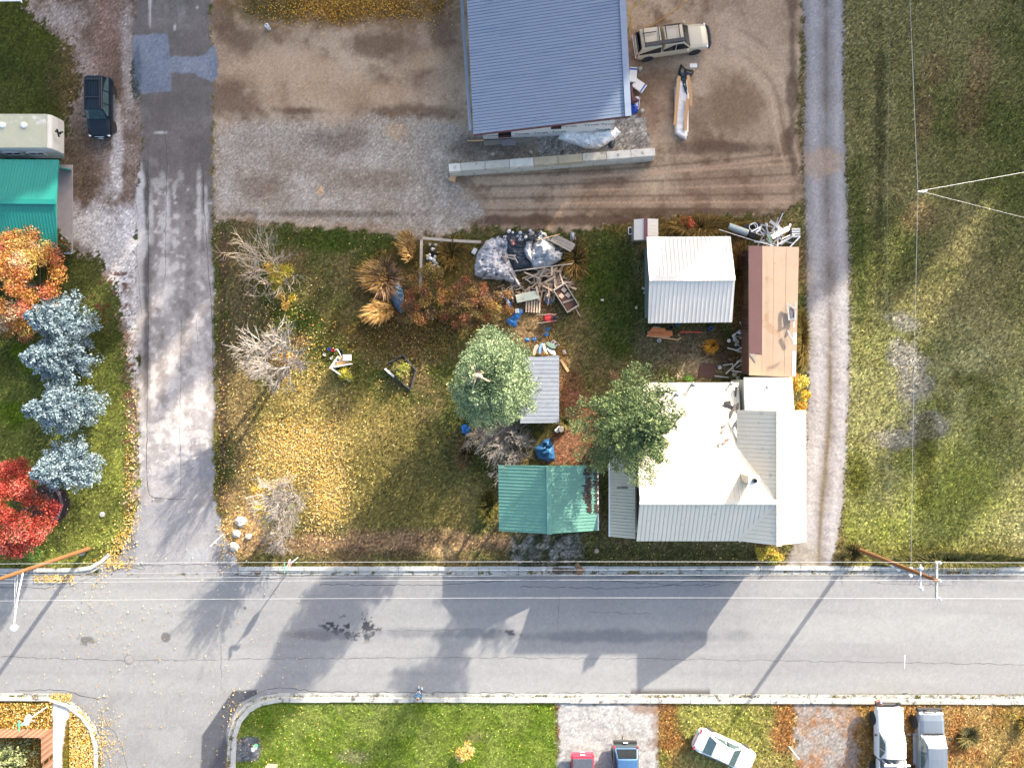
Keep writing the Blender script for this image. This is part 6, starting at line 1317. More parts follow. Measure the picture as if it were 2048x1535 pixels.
# wooden fence at the lower left corner
fe = thing('wooden_fence', P(105, 1457), 'reddish wooden board fence around the lower left corner', 'fence'); hl = fe.location
m_fb = [mat('fence_board_%d' % i, c, .85, .25, 3, 30, .2, stretch=(6, 6, 1)) for i, c in enumerate([lt(206, 150, 116), lt(190, 126, 92), lt(222, 178, 146)])]
x = -4.6; i = 0
while x < -.02: MB().box((x, 0, .66), (.135, .022, 1.32)).build('board', m_fb[i % 3], fe); x += .145; i += 1
y = -.1
while y > -3.4:
    if not (-2.15 < y < -1.95): MB().box((0.01, y, .66 if y > -2 else .6), (.022, .135, 1.32 if y > -2 else 1.2)).build('board', m_fb[(i * 2) % 3], fe)
    y -= .145; i += 1
for z in (.35, 1.0): MB().beam((-4.6, -.04, z), (0, -.04, z), .05, .09).build('rail', m_fb[1], fe); MB().beam((-.035, -.1, z), (-.035, -3.4, z), .05, .09).build('rail', m_fb[1], fe)
MB().box((0, -.01, .7), (.1, .1, 1.4)).build('post', m_fb[0], fe)

# ================================================================ JUNK IN THE YARD
def heap(name, poly, h, m, label, cat='tarp', seed=0, fold=.12, fs=16, edge=14, res=2.0, kind=None, base=0.0, group=None, flat=False):
    """cloth or heap draped over its outline: height falls to the ground at the edge, with folds"""
    xs = np.arange(min(p[0] for p in poly) - res, max(p[0] for p in poly) + res, res); ys = np.arange(min(p[1] for p in poly) - res, max(p[1] for p in poly) + res, res); XX, YY = np.meshgrid(xs, ys)
    d = sdist(poly, XX, YY); e = np.clip(d / edge, 0, 1); hgt = h * np.sqrt(np.clip(e, 0, 1)) * (1 + .35 * fbm(XX, YY, 45, seed + 3, 3)); ca, sa = math.cos(seed * 1.7), math.sin(seed * 1.7); U_ = XX * ca + YY * sa + 6 * fbm(XX, YY, 30, seed + 8, 2); V_ = (-XX * sa + YY * ca) * .45; rid = (1 - np.abs(fbm(U_, V_, fs, seed + 5, 3))) + .6 * (1 - np.abs(fbm(U_ * .7 + V_, YY, fs * .6, seed + 9, 2))); hgt = hgt + fold * 1.5 * (rid - .8) * np.clip(e * 2, 0, 1) + base
    hgt = np.where(d > 0, np.maximum(hgt, base + .01), base); ins = d > -res * .8
    k = (1 - np.clip(hgt, 0, 3) / H) / S; V = np.stack([(XX - 1024) * k, (767.5 - YY) * k, hgt], -1).reshape(-1, 3); ny_, nx_ = XX.shape; vid_ = np.arange(ny_ * nx_).reshape(ny_, nx_)
    c = ins[:-1, :-1] & ins[1:, :-1] & ins[:-1, 1:] & ins[1:, 1:]; jj, ii = np.nonzero(c); q = np.stack([vid_[jj, ii], vid_[jj + 1, ii], vid_[jj + 1, ii + 1], vid_[jj, ii + 1]], 1); u, inv = np.unique(q.ravel(), return_inverse=True)
    o = np_mesh(name, V[u], inv.reshape(-1, 4), m, None, None, None, smooth=True); return tag(o, label, cat, group, kind)
m_tarp_g = mat('grey_tarp', sh(208, 210, 222), .55, .3, 2.5, 14, .6, col2=sh(60, 64, 80), c2amt=.42, c2scale=3.6, stretch=(.6, 1.6, 1)); m_tarp_g2 = mat('slate_tarp', sh(180, 188, 202), .55, .3, 2.5, 14, .6); m_tarp_k = mat('black_tarp', sh(40, 50, 66), .4, .4, 4, 16, .5, col2=sh(140, 154, 176), c2amt=.22, c2scale=5); m_tarp_b = mat('blue_tarp', sh(44, 124, 206), .5, .2, 2, 14, .2); m_tarp_m = mat('mauve_cloth', sh(160, 154, 164), .8, .12, 2, 14, .2)  # dark slits in the grey tarp colour imitate shade in its folds
heap('tarp', [(985, 475), (1020, 465), (1060, 462), (1095, 470), (1130, 495), (1128, 520), (1090, 540), (1030, 545), (1015, 520), (1010, 490)], .45, m_tarp_k, 'black plastic sheeting in the middle of the junk heap', seed=1, fold=.14, fs=9)
heap('tarp', [(949, 550), (950, 530), (955, 505), (972, 482), (995, 472), (1015, 468), (1022, 490), (1018, 512), (1030, 545), (1035, 562), (1028, 568), (1010, 560), (985, 558), (960, 556)], .5, m_tarp_g, 'large pale grey tarp over the west half of the junk heap', seed=2, fold=.26, fs=10)
heap('tarp', [(1046, 500), (1052, 482), (1066, 480), (1063, 500), (1068, 530), (1052, 515)], .95, m_tarp_g, 'white and blue sack beside the slate tarp in the junk heap', seed=3, fold=.2, base=.3)
heap('tarp', [(1060, 508), (1066, 488), (1084, 478), (1104, 488), (1126, 506), (1122, 520), (1096, 534), (1068, 540), (1060, 524)], .9, m_tarp_g2, 'slate grey tarp like a tent on the east of the junk heap', seed=4, fold=.27, fs=10, base=.2)
heap('blanket', [(1000, 512), (1012, 508), (1018, 532), (1034, 556), (1044, 572), (1036, 574), (1022, 556), (1006, 535)], .98, m_tarp_m, 'mauve grey cloth trailing down the front of the junk heap', 'cloth', 5, fold=.3, fs=9, base=.02)
heap('tarp', [(1140, 466), (1148, 464), (1152, 478), (1158, 490), (1152, 500), (1140, 500), (1142, 482)], .35, m_tarp_g2, 'grey sheet hanging off the east end of the junk heap', seed=6)
heap('tarp', [(1024, 632), (1040, 616), (1047, 622), (1036, 640), (1032, 654), (1018, 650), (1012, 640)], .15, m_tarp_b, 'bright blue tarp crumpled below the rusty shrubs', seed=7, fold=.18, fs=8)
heap('tarp', [(1002, 578), (1012, 592), (1022, 606), (1022, 622), (1012, 628), (1014, 606)], .35, m_tarp_b, 'strip of blue tarp along the east edge of the thicket', seed=8, fold=.18, fs=7)
heap('tarp', [(782, 575), (795, 562), (806, 580), (808, 605), (802, 628), (790, 612), (784, 600)], .3, mat('faded_blue_tarp', sh(84, 134, 180), .6, .4, 3, 14, .3, col2=sh(40, 40, 46), c2amt=.3, c2scale=4), 'shredded faded blue tarp in the dry grass clump', seed=9, fold=.25, fs=6)
heap('tarp', [(1088, 880), (1098, 876), (1106, 886), (1110, 918), (1098, 922), (1075, 915), (1068, 895), (1078, 890)], .45, mat('blue_tarp_sun', lt(70, 150, 214), .5, .2, 2, 14, .2, col2=lt(220, 226, 232), c2amt=.12, c2scale=1.6), 'blue tarp over a pile beside the bare bush and bark', seed=10, fold=.25, fs=9)
heap('tarp', [(922, 850), (936, 848), (942, 858), (936, 868), (925, 866)], .25, m_tarp_b, 'small blue tarp at the west foot of the tall evergreen', seed=11, fold=.15, fs=6)
heap('tarp', [(1086, 588), (1100, 594), (1112, 596), (1108, 606), (1092, 608)], .18, mat('blue_rag', sh(96, 120, 150), .8, .3), 'dull blue rag under the broken cart', 'rag', 12, fold=.15, fs=6)
for i, (x, y, lab) in enumerate([(1054, 678, 'blue tarp scrap at the edge of the tall evergreen'), (1092, 668, 'small blue scrap on the grass below the barrow'), (1068, 677, 'tiny blue scrap between the other blue scraps'), (1095, 657, 'pale blue scrap nearest the red wheelbarrow')]):
    heap('tarp_scrap', [(x - 5, y + 3), (x - 2, y - 4), (x + 4, y - 3), (x + 5, y + 3), (x, y + 5)], .12, m_tarp_b, lab, 'scrap', 20 + i, fold=.08, fs=4, edge=4, res=1.5)
m_weave = mat('floral_cloth', sh(196, 80, 80), .8, .5, 8, 30, col2=sh(220, 214, 214), c2amt=.5, c2scale=6)
heap('cushion', [(1018, 480), (1028, 478), (1036, 490), (1024, 494)], .95, m_weave, 'red and white patterned cushion in the junk heap', 'cushion', 13, edge=4, base=.1, res=1.5)
def board(a, b, wd, th, m, name, label, cat, group=None): return tag(MB().beam(a, b, wd, th).build(name, m, None), label, cat, group)
# scrap lumber in front of the tarps
m_scr = [mat('scrap_%d' % i, c, .9, .3, 3, 30, .3) for i, c in enumerate([sh(196, 172, 150), sh(166, 146, 130), sh(214, 194, 176), sh(140, 120, 106), sh(176, 160, 148)])]
g_ = random.Random(9)
for i in range(95):
    x = g_.gauss(1098, 26); y = g_.gauss(562, 17)
    if y < 535 or y > 606 or x < 1035 or x > 1150: x = g_.uniform(1050, 1145); y = g_.uniform(540, 590)
    a = g_.uniform(-.4, 1.9) if g_.random() < .75 else g_.uniform(0, 3.14); l_ = g_.uniform(.4, 1.5); z = g_.uniform(.08, .42); dz = g_.uniform(-.12, .12); c = P(x, y); d = Vector((math.cos(a), math.sin(a), 0)) * l_ / 2
    board(c - d + Vector((0, 0, max(.04, z - dz))), c + d + Vector((0, 0, max(.04, z + dz))), g_.uniform(.06, .17), g_.uniform(.03, .07), m_scr[g_.randrange(5)], 'wood_scrap', 'weathered wood offcut in the scrap heap south of the tarps', 'offcut', 'offcuts in the scrap heap')
for i in range(40):
    x, y = g_.uniform(1000, 1060), g_.uniform(558, 600)
    a = g_.uniform(0, 3.14); l_ = g_.uniform(.2, .8); c = P(x, y, .15); d = Vector((math.cos(a), math.sin(a), g_.uniform(-.1, .1))) * l_ / 2
    board(c - d, c + d, g_.uniform(.04, .12), .04, m_scr[g_.randrange(1, 5)], 'wood_scrap', 'small grey splinter of wood between thicket and scrap heap', 'splinter', 'splinters below the grey tarp')
board(P(1028, 542, 1.0), P(1145, 527, 1.0), .07, .07, m_wood_w, 'pole_rail', 'long thin pole laid across the front of the junk heap', 'pole'); board(P(1050, 560, .5), P(1100, 538, .7), .06, .06, m_wood_w, 'pole_rail', 'shorter pole slanting below the long pole of the junk heap', 'pole'); board(P(1075, 480, .9), P(1120, 468, .9), .05, .05, m_wood_n, 'pole_rail', 'pale stick at the north rim of the junk heap', 'stick')
for i, (xa, ya, xb, yb) in enumerate([(1104, 476, 1146, 498), (1107, 472, 1148, 494), (1110, 470, 1150, 490), (1102, 480, 1142, 502)]):
    board(P(xa, ya, .75 + .02 * i), P(xb, yb, .7 + .02 * i), .16, .04, m_wood_w, 'grey_plank', ['second lowest', 'second highest', 'northmost', 'southmost'][i] + ' grey plank in the stack at the east end of the junk heap', 'plank', 'grey planks on the junk heap')
for i, (xa, ya, xb, yb) in enumerate([(1012, 510, 1032, 511), (1012, 514, 1030, 518), (1028, 512, 1036, 526)]):
    board(P(xa, ya, 1.0), P(xb, yb, 1.0), .1, .04, m_wood_w, 'grey_plank', ['upper short grey plank on the black sheeting', 'lower short grey plank on the black sheeting', 'upright short grey plank on the black sheeting'][i], 'plank', 'short planks on the black sheeting')
# small white and dark bits along the north rim of the heap
for i in range(26):
    x, y = g_.uniform(1012, 1090), g_.uniform(463, 486); s_ = g_.uniform(.1, .28)
    o = MB().lathe([(s_ * .5, 0), (s_ * .55, s_ * .8), (s_ * .3, s_)], (0, 0, 0), 7).build('small_rubbish', [m_white_p, m_tarp_g2, m_black, m_wood_w][i % 4], None, P(x, y, .7)); o.rotation_euler = (g_.uniform(-1, 1), g_.uniform(-1, 1), g_.random() * 3); o.location.z = .75 + g_.uniform(0, .2)
    tag(o, 'small piece of rubbish on the north rim of the junk heap', 'rubbish', 'rubbish on the junk heap')
# foam board, pallet, cart, barrow
o = MB().box((0, 0, .3), (1.75, .62, .16)).build('foam_board', mat('mint_foam', sh(204, 216, 206), .8, .12, 2, 30), None, P(1055, 594), R(12), bevel=.02); tag(o, 'pale mint foam board in front of the scrap heap', 'board')
pl = thing('pallet', P(1066, 612), 'wooden pallet lying below the mint foam board', 'pallet', rz=R(-3))
for k in range(6): MB().box((-.5 + k * .2, 0, .13), (.12, 1.0, .022)).build('slat', m_scr[2], pl)
for k in (-1, 0, 1): MB().box((0, k * .44, .06), (1.14, .09, .11)).build('bearer', m_wood_b, pl)
ct = thing('wooden_cart', P(1131, 597, 0), 'broken wooden cart box with a drawbar at the scrap heap', 'cart', rz=R(-58)); 
MB().box((0, 0, .35), (1.9, 1.0, .05)).build('floor', m_wood_b, ct)
for s in (1, -1): MB().box((0, s * .5, .5), (2.0, .06, .3)).build('side_board', m_wood_w, ct)
for s in (1, -1): MB().box((s * .97, 0, .51), (.12, 1.06, .3)).build('end_board', m_wood_w, ct)
for x_, y_ in ((-.6, .2), (-.3, -.2), (-.1, .25)): MB().box((x_, y_, .42), (.35, .3, .1), .3).build('scrap_panel', m_scr[2], ct)
MB().beam((.9, .2, .35), (1.75, .2, .3), .07, .06).build('drawbar', m_wood_w, ct)
wb_ = thing('wheelbarrow', P(1099, 637), 'upturned red wheelbarrow on the grass south of the pallet', 'wheelbarrow', rz=R(4)); m_barrow = mat('barrow_red', sh(196, 52, 58), .5, .15)
MB().lathe([(.52, .22), (.5, .3), (.38, .5), (.1, .54)], (0, 0, 0), 12).build('tray', m_barrow, wb_, bevel=.01).scale = (1, .72, 1)
for s in (1, -1): MB().beam((-1.0, s * .32, .5), (.5, s * .24, .56), .05, .05).build('handle', m_wood_w, wb_)
wh_ = MB().lathe([(.1, -.05), (.2, -.05), (.2, .05), (.1, .05)], (.45, 0, .6), 14, 'Y').build('wheel', m_tyre, wb_); MB().box((.3, 0, .58), (.3, .3, .06)).build('bracket', m_black, wb_)
o = MB().box((0, 0, .12), (.3, .35, .24)).build('foam_block', m_white_p, None, P(1034, 622), .1, bevel=.02); tag(o, 'white foam block between blue tarp and pallet', 'block'); o = MB().box((0, 0, .15), (.3, .45, .3)).build('foam_block', m_white_p, None, P(949, 503), -.5, bevel=.03); tag(o, 'white block in the grass west of the grey tarp', 'block')
# fence rails round the north-west corner
rf_ = thing('rail_fence', P(843, 477), 'weathered two sided rail fence with brown posts west of the tarps', 'fence'); hl = rf_.location
for a, b in [((845, 476), (904, 481)), ((906, 481), (962, 484)), ((843, 478), (842, 537)), ((842, 539), (840, 585))]:
    for dz, off in ((1.0, 0), (.55, 0)): MB().beam(P(*a, dz) - hl, P(*b, dz) - hl, .2 if dz == 1 else .05, .05 if dz == 1 else .14).build('rail', m_wood_w, rf_)
for x, y in ((843, 477), (905, 482), (963, 485), (842, 538), (840, 586)): q = P(x, y, 1.0) - hl; MB().box((q.x, q.y, .52), (.12, .12, 1.1)).build('post', m_wood_b, rf_)
# white broken pots behind the rail
for i in range(38):
    x, y = g_.gauss(866, 5), g_.uniform(488, 548); s_ = g_.uniform(.1, .34)
    mb = MB(); mb.lathe([(s_ * .3, 0), (s_ * .5, s_ * .5), (s_ * .25, s_ * .75)], (0, 0, 0), 6); o = mb.build('broken_pot', [m_white_p, m_trim, mat('cream_shard', sh(206, 200, 178), .7) if 'cream_shard' not in bpy.data.materials else bpy.data.materials['cream_shard'], m_tarp_k][i % 4], None, P(x, y)); o.rotation_euler = (g_.uniform(-.6, .6), g_.uniform(-.6, .6), g_.random() * 3); o.location.z = g_.uniform(.02, .2)
    tag(o, 'white or grey shard in the heap behind the fence rail', 'shard', 'shards behind the fence rail')
# triangular planter with junk
tp = thing('triangle_planter', P(676, 735), 'triangular white board planter with a tall corner, left of two', 'planter'); hl = tp.location
cA, cB, cC, cD = P(668, 735), P(705, 727), P(702, 762), P(678, 712)
for a, b, h0, h1 in ((cA, cB, 1.25, .5), (cA, cC, 1.25, .35), (cA, cD, 1.25, .4)):
    a = a - hl; b = b - hl; n_ = (b - a).cross(Vector((0, 0, 1))).normalized() * .05; MB().extrude([a, b, b + Vector((0, 0, h1)), a + Vector((0, 0, h0))], n_).build('board', m_trim, tp)
MB().extrude([cA - hl + Vector((.15, 0, .5)), cB - hl + Vector((0, 0, .45)), cD - hl + Vector((.1, 0, .45))], (0, 0, .04)).build('shelf', m_wood_n, tp)
for i, (x, y, z, sx, sy, sz, mm, nm, lab) in enumerate([(695, 715, .5, .6, .45, .25, m_white_p, 'crate', 'grey white crate on the triangular planter'), (677, 720, .5, .3, .25, .2, m_tarp_g2, 'pail', 'small grey pail on the triangular planter'), (684, 704, .05, .3, .3, .4, m_black, 'bucket', 'dark bucket behind the triangular planter'), (668, 700, .05, .24, .24, .3, m_red, 'bucket', 'red bucket behind the triangular planter'), (659, 698, .02, .24, .2, .16, m_blue, 'bottle', 'blue bottle on the grass by the triangular planter'), (650, 709, .02, .22, .2, .1, m_white_p, 'foam_piece', 'white foam piece on the grass by the triangular planter'), (663, 716, .02, .2, .14, .1, m_white_p, 'foam_piece', 'cream foam piece closest to the triangular planter')]):
    mb = MB(); mb.box((0, 0, sz / 2), (sx, sy, sz)) if nm == 'crate' else mb.lathe([(sx * .4, 0), (sx * .5, sz), (sx * .4, sz), (sx * .3, .04)], (0, 0, 0), 12); tag(mb.build(nm, mm, None, P(x, y, z), .3 * i, bevel=.01 if nm == 'crate' else 0), lab, nm.replace('_', ' '))
mb = MB(); mb.tube([P(683, 714, .6), P(678, 704, .9), P(674, 698, .9), P(670, 699, .8)], .03, 6); tag(mb.build('bent_pipe', m_trim, None), 'bent white pipe rising from the triangular planter', 'pipe')
p2 = thing('dark_planter', P(800, 745), 'planter edged with dark boards and one pale plank, right of two', 'planter'); hl = p2.location
MB().beam(P(770, 737, .2) - hl, P(788, 753, .2) - hl, .12, .3).build('plank', m_trim, p2)
for a, b in (((788, 754), (821, 778)), ((822, 777), (832, 742)), ((832, 740), (806, 710)), ((806, 710), (776, 726))): MB().beam(P(*a, .12) - hl, P(*b, .12) - hl, .09, .26).build('edge_board', mat('dark_board', sh(70, 74, 78), .9, .3) if 'dark_board' not in bpy.data.materials else bpy.data.materials['dark_board'], p2)
# boards and pads at the grey lean-to
for x, y, a, mm, lab in [(1070, 700, 1.2, m_wood_w, 'beige folded pad against the north end of the lean-to'), (1081, 698, 1.3, mat('blue_foam', sh(110, 150, 214), .7), 'blue foam pad against the north end of the lean-to'), (1090, 699, 2.0, mat('cream_pad', sh(222, 206, 170), .7), 'cream pad beside the blue foam pad'), (1101, 703, 2.4, m_tarp_g2, 'pale grey pad at the lean-to corner'), (1100, 692, 2.6, mat('dark_green_pad', sh(50, 90, 84), .7), 'dark green pad behind the cream pad')]:
    mb = MB(); mb.lathe([(.32, 0), (.34, .03), (.32, .06)], (0, 0, 0), 12); o = mb.build('foam_pad', mm, None, P(x, y, 1.0)); o.scale = (1.25, .62, 1); o.rotation_euler = (.5, 0, a); o.location.z = 1.9; tag(o, lab, 'pad')
lc_ = thing('lawn_chair', P(1104, 688), 'white folding chair frame lying north of the lean-to', 'chair'); hl = lc_.location
for a, b in [((1098, 690), (1106, 680)), ((1106, 680), (1118, 688)), ((1100, 692), (1110, 684)), ((1086, 689), (1120, 690)), ((1104, 696), (1116, 690)), ((1112, 682), (1104, 692))]: MB().tube([P(*a, .5) - hl, P(*b, .6) - hl], .025, 6).build('bar', m_trim, lc_)
board(P(1121, 718, .05), P(1137, 743, .05), .2, .05, m_wood_n, 'loose_plank', 'yellowish plank on the ground right of the lean-to', 'plank'); o = MB().box((0, 0, .1), (.25, .3, .2)).build('foam_block', m_white_p, None, P(1128, 704), .3, bevel=.02); tag(o, 'white block right of the chair frame', 'block')
o = MB().lathe([(.24, 0), (.2, .9), (.19, .95)], (0, 0, 0), 12).build('tree_stump', mat('stump', lt(206, 190, 176), .9, .3, 5, 30), None, P(1121, 857)); tag(o, 'pale tree stump south of the grey lean-to', 'stump'); o = MB().box((0, 0, .5), (.5, .35, .05), 0).build('white_board', m_trim, None, P(1111, 853), .8); o.rotation_euler = (.5, 0, .8); tag(o, 'white board propped at the tree stump', 'board')
# lumber south of the white shed
m_org = mat('orange_wood', sh(206, 132, 84), .8, .3, 3, 30, .2)
for i, (xa, ya, xb, yb, z, mm) in enumerate([(1303, 657, 1330, 659, .45, m_org), (1300, 661, 1344, 664, .4, m_org), (1295, 665, 1345, 667, .3, m_org), (1296, 669, 1345, 669, .34, m_org), (1293, 671, 1355, 679, .12, m_wood_n), (1300, 671, 1340, 673, .25, m_wood_n), (1354, 680, 1362, 675, .12, m_wood_n), (1306, 653, 1320, 655, .4, m_wood_w)]):
    board(P(xa, ya, z), P(xb, yb, z), .2 if i < 4 else .1, .08, mm, 'stacked_board', ['short orange board at the top of the lumber stack by the white shed', 'orange board second from the shed in the lumber stack', 'wide orange board in the middle of the lumber stack', 'orange board beside the wide one in the lumber stack', 'long thin board at the front of the lumber stack', 'pale board lying over the front of the lumber stack', 'short slanted board at the east end of the lumber stack', 'grey board nearest the white shed in the lumber stack'][i], 'board', 'lumber stack south of the white shed')
board(P(1360, 664, .15), P(1403, 664, .2), .08, .06, mat('red_bar', sh(206, 74, 56), .6), 'red_bar', 'long red bar on the ground south of the white shed', 'bar')
for x, y, s_, mm, lab in [(1340, 655, .35, m_black, 'black bucket against the south wall of the white shed'), (1354, 650, .25, m_tarp_b, 'small blue tub against the white shed'), (1317, 681, .3, m_white_p, 'white block in front of the lumber stack'), (1357, 670, .16, m_wood_n, 'tan jar near the lumber stack'), (1420, 657, .3, m_blue, 'dark blue bag by the south wall of the white shed')]:
    tag(MB().lathe([(s_ * .4, 0), (s_ * .5, s_), (s_ * .4, s_), (s_ * .3, .05)], (0, 0, 0), 12).build('bucket' if 'bucket' in lab else 'tub' if 'tub' in lab else 'jar' if 'jar' in lab else 'bag' if 'bag' in lab else 'foam_block', mm, None, P(x, y)), lab, lab.split()[1] if lab.split()[0] != 'small' else 'tub')
# rubbish along the long shed
for i in range(46):
    x, y = g_.uniform(1436, 1496), g_.uniform(650, 758); x = x if y > 715 else g_.uniform(1470, 1497); s_ = g_.uniform(.1, .4); mm = [m_white_p, m_tarp_g2, m_wood_w, m_alu, m_black, m_wood_b][i % 6]
    if i % 3 == 0: a = g_.random() * 3.14; d = Vector((math.cos(a), math.sin(a), 0)) * g_.uniform(.3, .7); c = P(x, y, .1); o = MB().beam(c - d, c + d + Vector((0, 0, .1)), .08, .05).build('rubbish_stick', mm, None)
    else: o = MB().lathe([(s_ * .3, 0), (s_ * .5, s_ * .35), (s_ * .2, s_ * .6)], (0, 0, 0), 8).build('small_rubbish', mm, None, P(x, y)); o.rotation_euler = (g_.uniform(-.5, .5), g_.uniform(-.5, .5), 0)
    tag(o, 'stick or slat in the rubbish beside the long shed' if i % 3 == 0 else 'lump of rubbish on the ground beside the long shed', 'rubbish', 'rubbish beside the long shed')
for x, y, lab in [(1458, 681, 'white ring of hose lying apart left of the long shed'), (1468, 672, 'small pale ring nearest the white shed'), (1492, 695, 'pale ring against the wall of the long shed')]:
    q = [P(x, y, .06) + Vector((math.cos(t) * .09, math.sin(t) * .09, 0)) for t in np.linspace(0, 6.283, 13)]; tag(MB().tube(q, .045, 6).build('hose_ring', m_trim, None), lab, 'ring')
o = MB().box((0, 0, .04), (1.25, 1.05, .1)).build('dirt_mat', mat('brown_mat', sh(84, 62, 60), .95, .3, 4, 40, .3), None, P(1414, 741), R(-8), bevel=.03); tag(o, 'dark brown square mat on the ground north of the house', 'mat')
o = MB().lathe([(.2, 0), (.2, .7), (.16, .72)], (0, 0, 0), 12).build('green_bin', mat('green_plastic', sh(60, 100, 72), .6), None, P(1490, 745)); tag(o, 'green bin between the long shed and the house', 'bin')
# scrap metal north of the long shed
cyl = MB(); cyl.tube([P(1457, 452, .5), P(1495, 466, .5)], .26, 16); tag(cyl.build('metal_tank', mat('pale_tank', sh(172, 192, 200), .5, .15, 2, 20), None), 'pale blue grey cylinder lying north of the long shed', 'tank')
for i in range(34):
    x, y = g_.uniform(1510, 1588), g_.uniform(452, 490); a = g_.uniform(-.3, 1.4) if g_.random() < .6 else g_.random() * 3.14; l_ = g_.uniform(.4, 1.5); c = P(x, y, g_.uniform(.15, .7)); d = Vector((math.cos(a), math.sin(a), g_.uniform(-.25, .25))) * l_ / 2
    board(c - d, c + d, g_.uniform(.05, .16), .04, [m_alu, m_trim, m_tarp_g2, m_alu][i % 4], 'metal_scrap', 'pale metal strip in the scrap pile north of the long shed', 'scrap', 'scrap metal north of the long shed')
board(P(1544, 474, .85), P(1577, 456, .85), .34, .05, m_trim, 'drywall_sheet', 'white board lying across the scrap metal pile', 'board'); board(P(1540, 442, .6), P(1565, 460, .7), .22, .05, m_alu, 'metal_channel', 'grey channel slanting over the scrap metal pile', 'channel'); board(P(1553, 455, .5), P(1566, 426, .9), .05, .05, m_trim, 'thin_pipe', 'thin white pipe sticking up from the scrap metal pile', 'pipe')
rd_ = thing('radiator', P(1587, 468), 'pale ribbed radiator at the east end of the scrap metal', 'radiator')
for k in range(4): MB().box((0, -.27 + k * .18, .25), (.62, .12, .5)).build('rib', m_tarp_g2, rd_)
for x, y, r_, lab in [(1492, 458, .35, 'black tyre beside the pale cylinder'), (1505, 468, .4, 'black tyre between the cylinder and the scrap metal'), (1512, 452, .3, 'black tyre at the north of the scrap metal')]:
    tag(MB().lathe([(r_ * .55, 0), (r_ * .9, .0), (r_, .08), (r_, .16), (r_ * .9, .22), (r_ * .55, .22)], (0, 0, 0), 16).build('old_tyre', m_tyre, None, P(x, y)), lab, 'tyre')
q = [P(1504 + i * .1, 455, .2) + Vector((math.cos(t) * .28, math.sin(t) * .28, .02 * i)) for i, t in enumerate(np.linspace(0, 9, 20))]; tag(MB().tube(q, .03, 5).build('hose_coil', m_trim, None), 'loose white hose coil north of the long shed', 'hose')
q = [P(1539 + g_.uniform(-5, 5), 478 + g_.uniform(-10, 8), .75 + .01 * i) for i in range(16)]; tag(MB().tube(q, .025, 5).build('rope', mat('green_rope', sh(150, 196, 180), .8), None), 'tangled pale green rope on the scrap metal', 'rope')
wire('clothes_line', [(1438, 459, 1.3), (1505, 480, 1.4), (1548, 492, 2.3)], .022, 'pale line strung from the weeds to the long shed roof', m_ins, .1, 'line', None)
q = [P(1282 + 6 * math.cos(t), 535 + 12 * math.sin(t), .05) for t in np.linspace(0, 6, 14)]; tag(MB().tube(q, .02, 5).build('garden_hose', mat('green_hose', sh(90, 140, 110), .6), None), 'green garden hose loop west of the white shed', 'hose')
wf = thing('window_frame', P(1260, 462), 'small white wooden frame leaning by the tiny shed', 'frame')
for a, b in (((-.13, -.25), (.13, -.25)), ((.13, -.25), (.13, .25)), ((.13, .25), (-.13, .25)), ((-.13, .25), (-.13, -.25))): MB().beam((*a, .1), (*b, .1), .05, .05).build('frame_bar', m_trim, wf)
for x, y in ((1286, 577), (1289, 585), (1272, 615), (1204, 600)): o = MB().box((0, 0, .08), (.22, .14, .16)).build('concrete_brick', m_pier, None, P(x, y), x * .3); tag(o, 'small grey brick in the grass west of the white shed', 'brick', 'bricks west of the white shed')

# ---- material piles round the new building
m_tarp_w = mat('white_tarp', (.84, .82, .78), .55, .06, 1.2, 12, .15, col2=sh(206, 110, 118), c2amt=.3, c2scale=4.0)
heap('tarp', [(1116, 278), (1126, 254), (1160, 258), (1190, 258), (1228, 252), (1242, 264), (1226, 282), (1198, 297), (1170, 297), (1145, 288), (1132, 284)], .6, m_tarp_w, 'white tarp with red print draped over goods at the wrapped wall', seed=31, fold=.2, fs=14, edge=10, res=2)
heap('plastic_bag', [(1216, 284), (1222, 274), (1230, 282), (1226, 296), (1218, 294)], .35, mat('dark_bag', sh(70, 80, 92), .35, .2), 'dark plastic bag at the right end of the white tarp', 'bag', 32, edge=5, res=1.5, fold=.1, fs=5)
heap('tarp', [(1258, 170), (1266, 165), (1268, 190), (1282, 202), (1270, 208), (1258, 212)], .9, mat('maroon_tarp', sh(84, 48, 58), .6, .25, 2, 14, .2), 'maroon tarp spilling out from the east side of the blue roof', seed=33, fold=.2, fs=8, edge=6, res=2)
heap('tarp', [(1256, 208), (1270, 206), (1278, 214), (1274, 226), (1262, 228)], .6, mat('royal_tarp', sh(32, 84, 210), .5, .2, 2, 14, .2), 'royal blue tarp by the southeast corner of the blue roof', seed=34, fold=.2, fs=7, edge=5, res=2)
for (x, y, l_, w_, a, z, lab) in [(1266, 150, 1.1, .55, 1.5, .5, 'white wrapped panel nearest the tan truck by the blue roof'), (1278, 172, .95, .7, -.6, .4, 'white panel with a blue stripe angled out from the blue roof'), (1272, 206, .5, .9, -.1, .3, 'white wrapped panel south of the maroon tarp')]:
    b = thing('insulation_panel', P(x, y, z), lab, 'panel', 'wrapped panels east of the blue roof', rz=a); MB().box((0, 0, 0), (l_, w_, .2)).build('panel', m_wrap, b, bevel=.02); MB().box((l_ * .36, 0, .102), (l_ * .12, w_ * .98, .006)).build('stripe', mat('stripe_blue', sh(50, 90, 190), .6) if 'stripe_blue' not in bpy.data.materials else bpy.data.materials['stripe_blue'], b)
heap('sheet', [(1228, 240), (1262, 224), (1272, 218), (1268, 226), (1240, 238), (1232, 242)], .25, m_wrap, 'white sheet end sticking out below the corner of the blue roof', 'sheet', 35, edge=5, res=2, fold=.08)
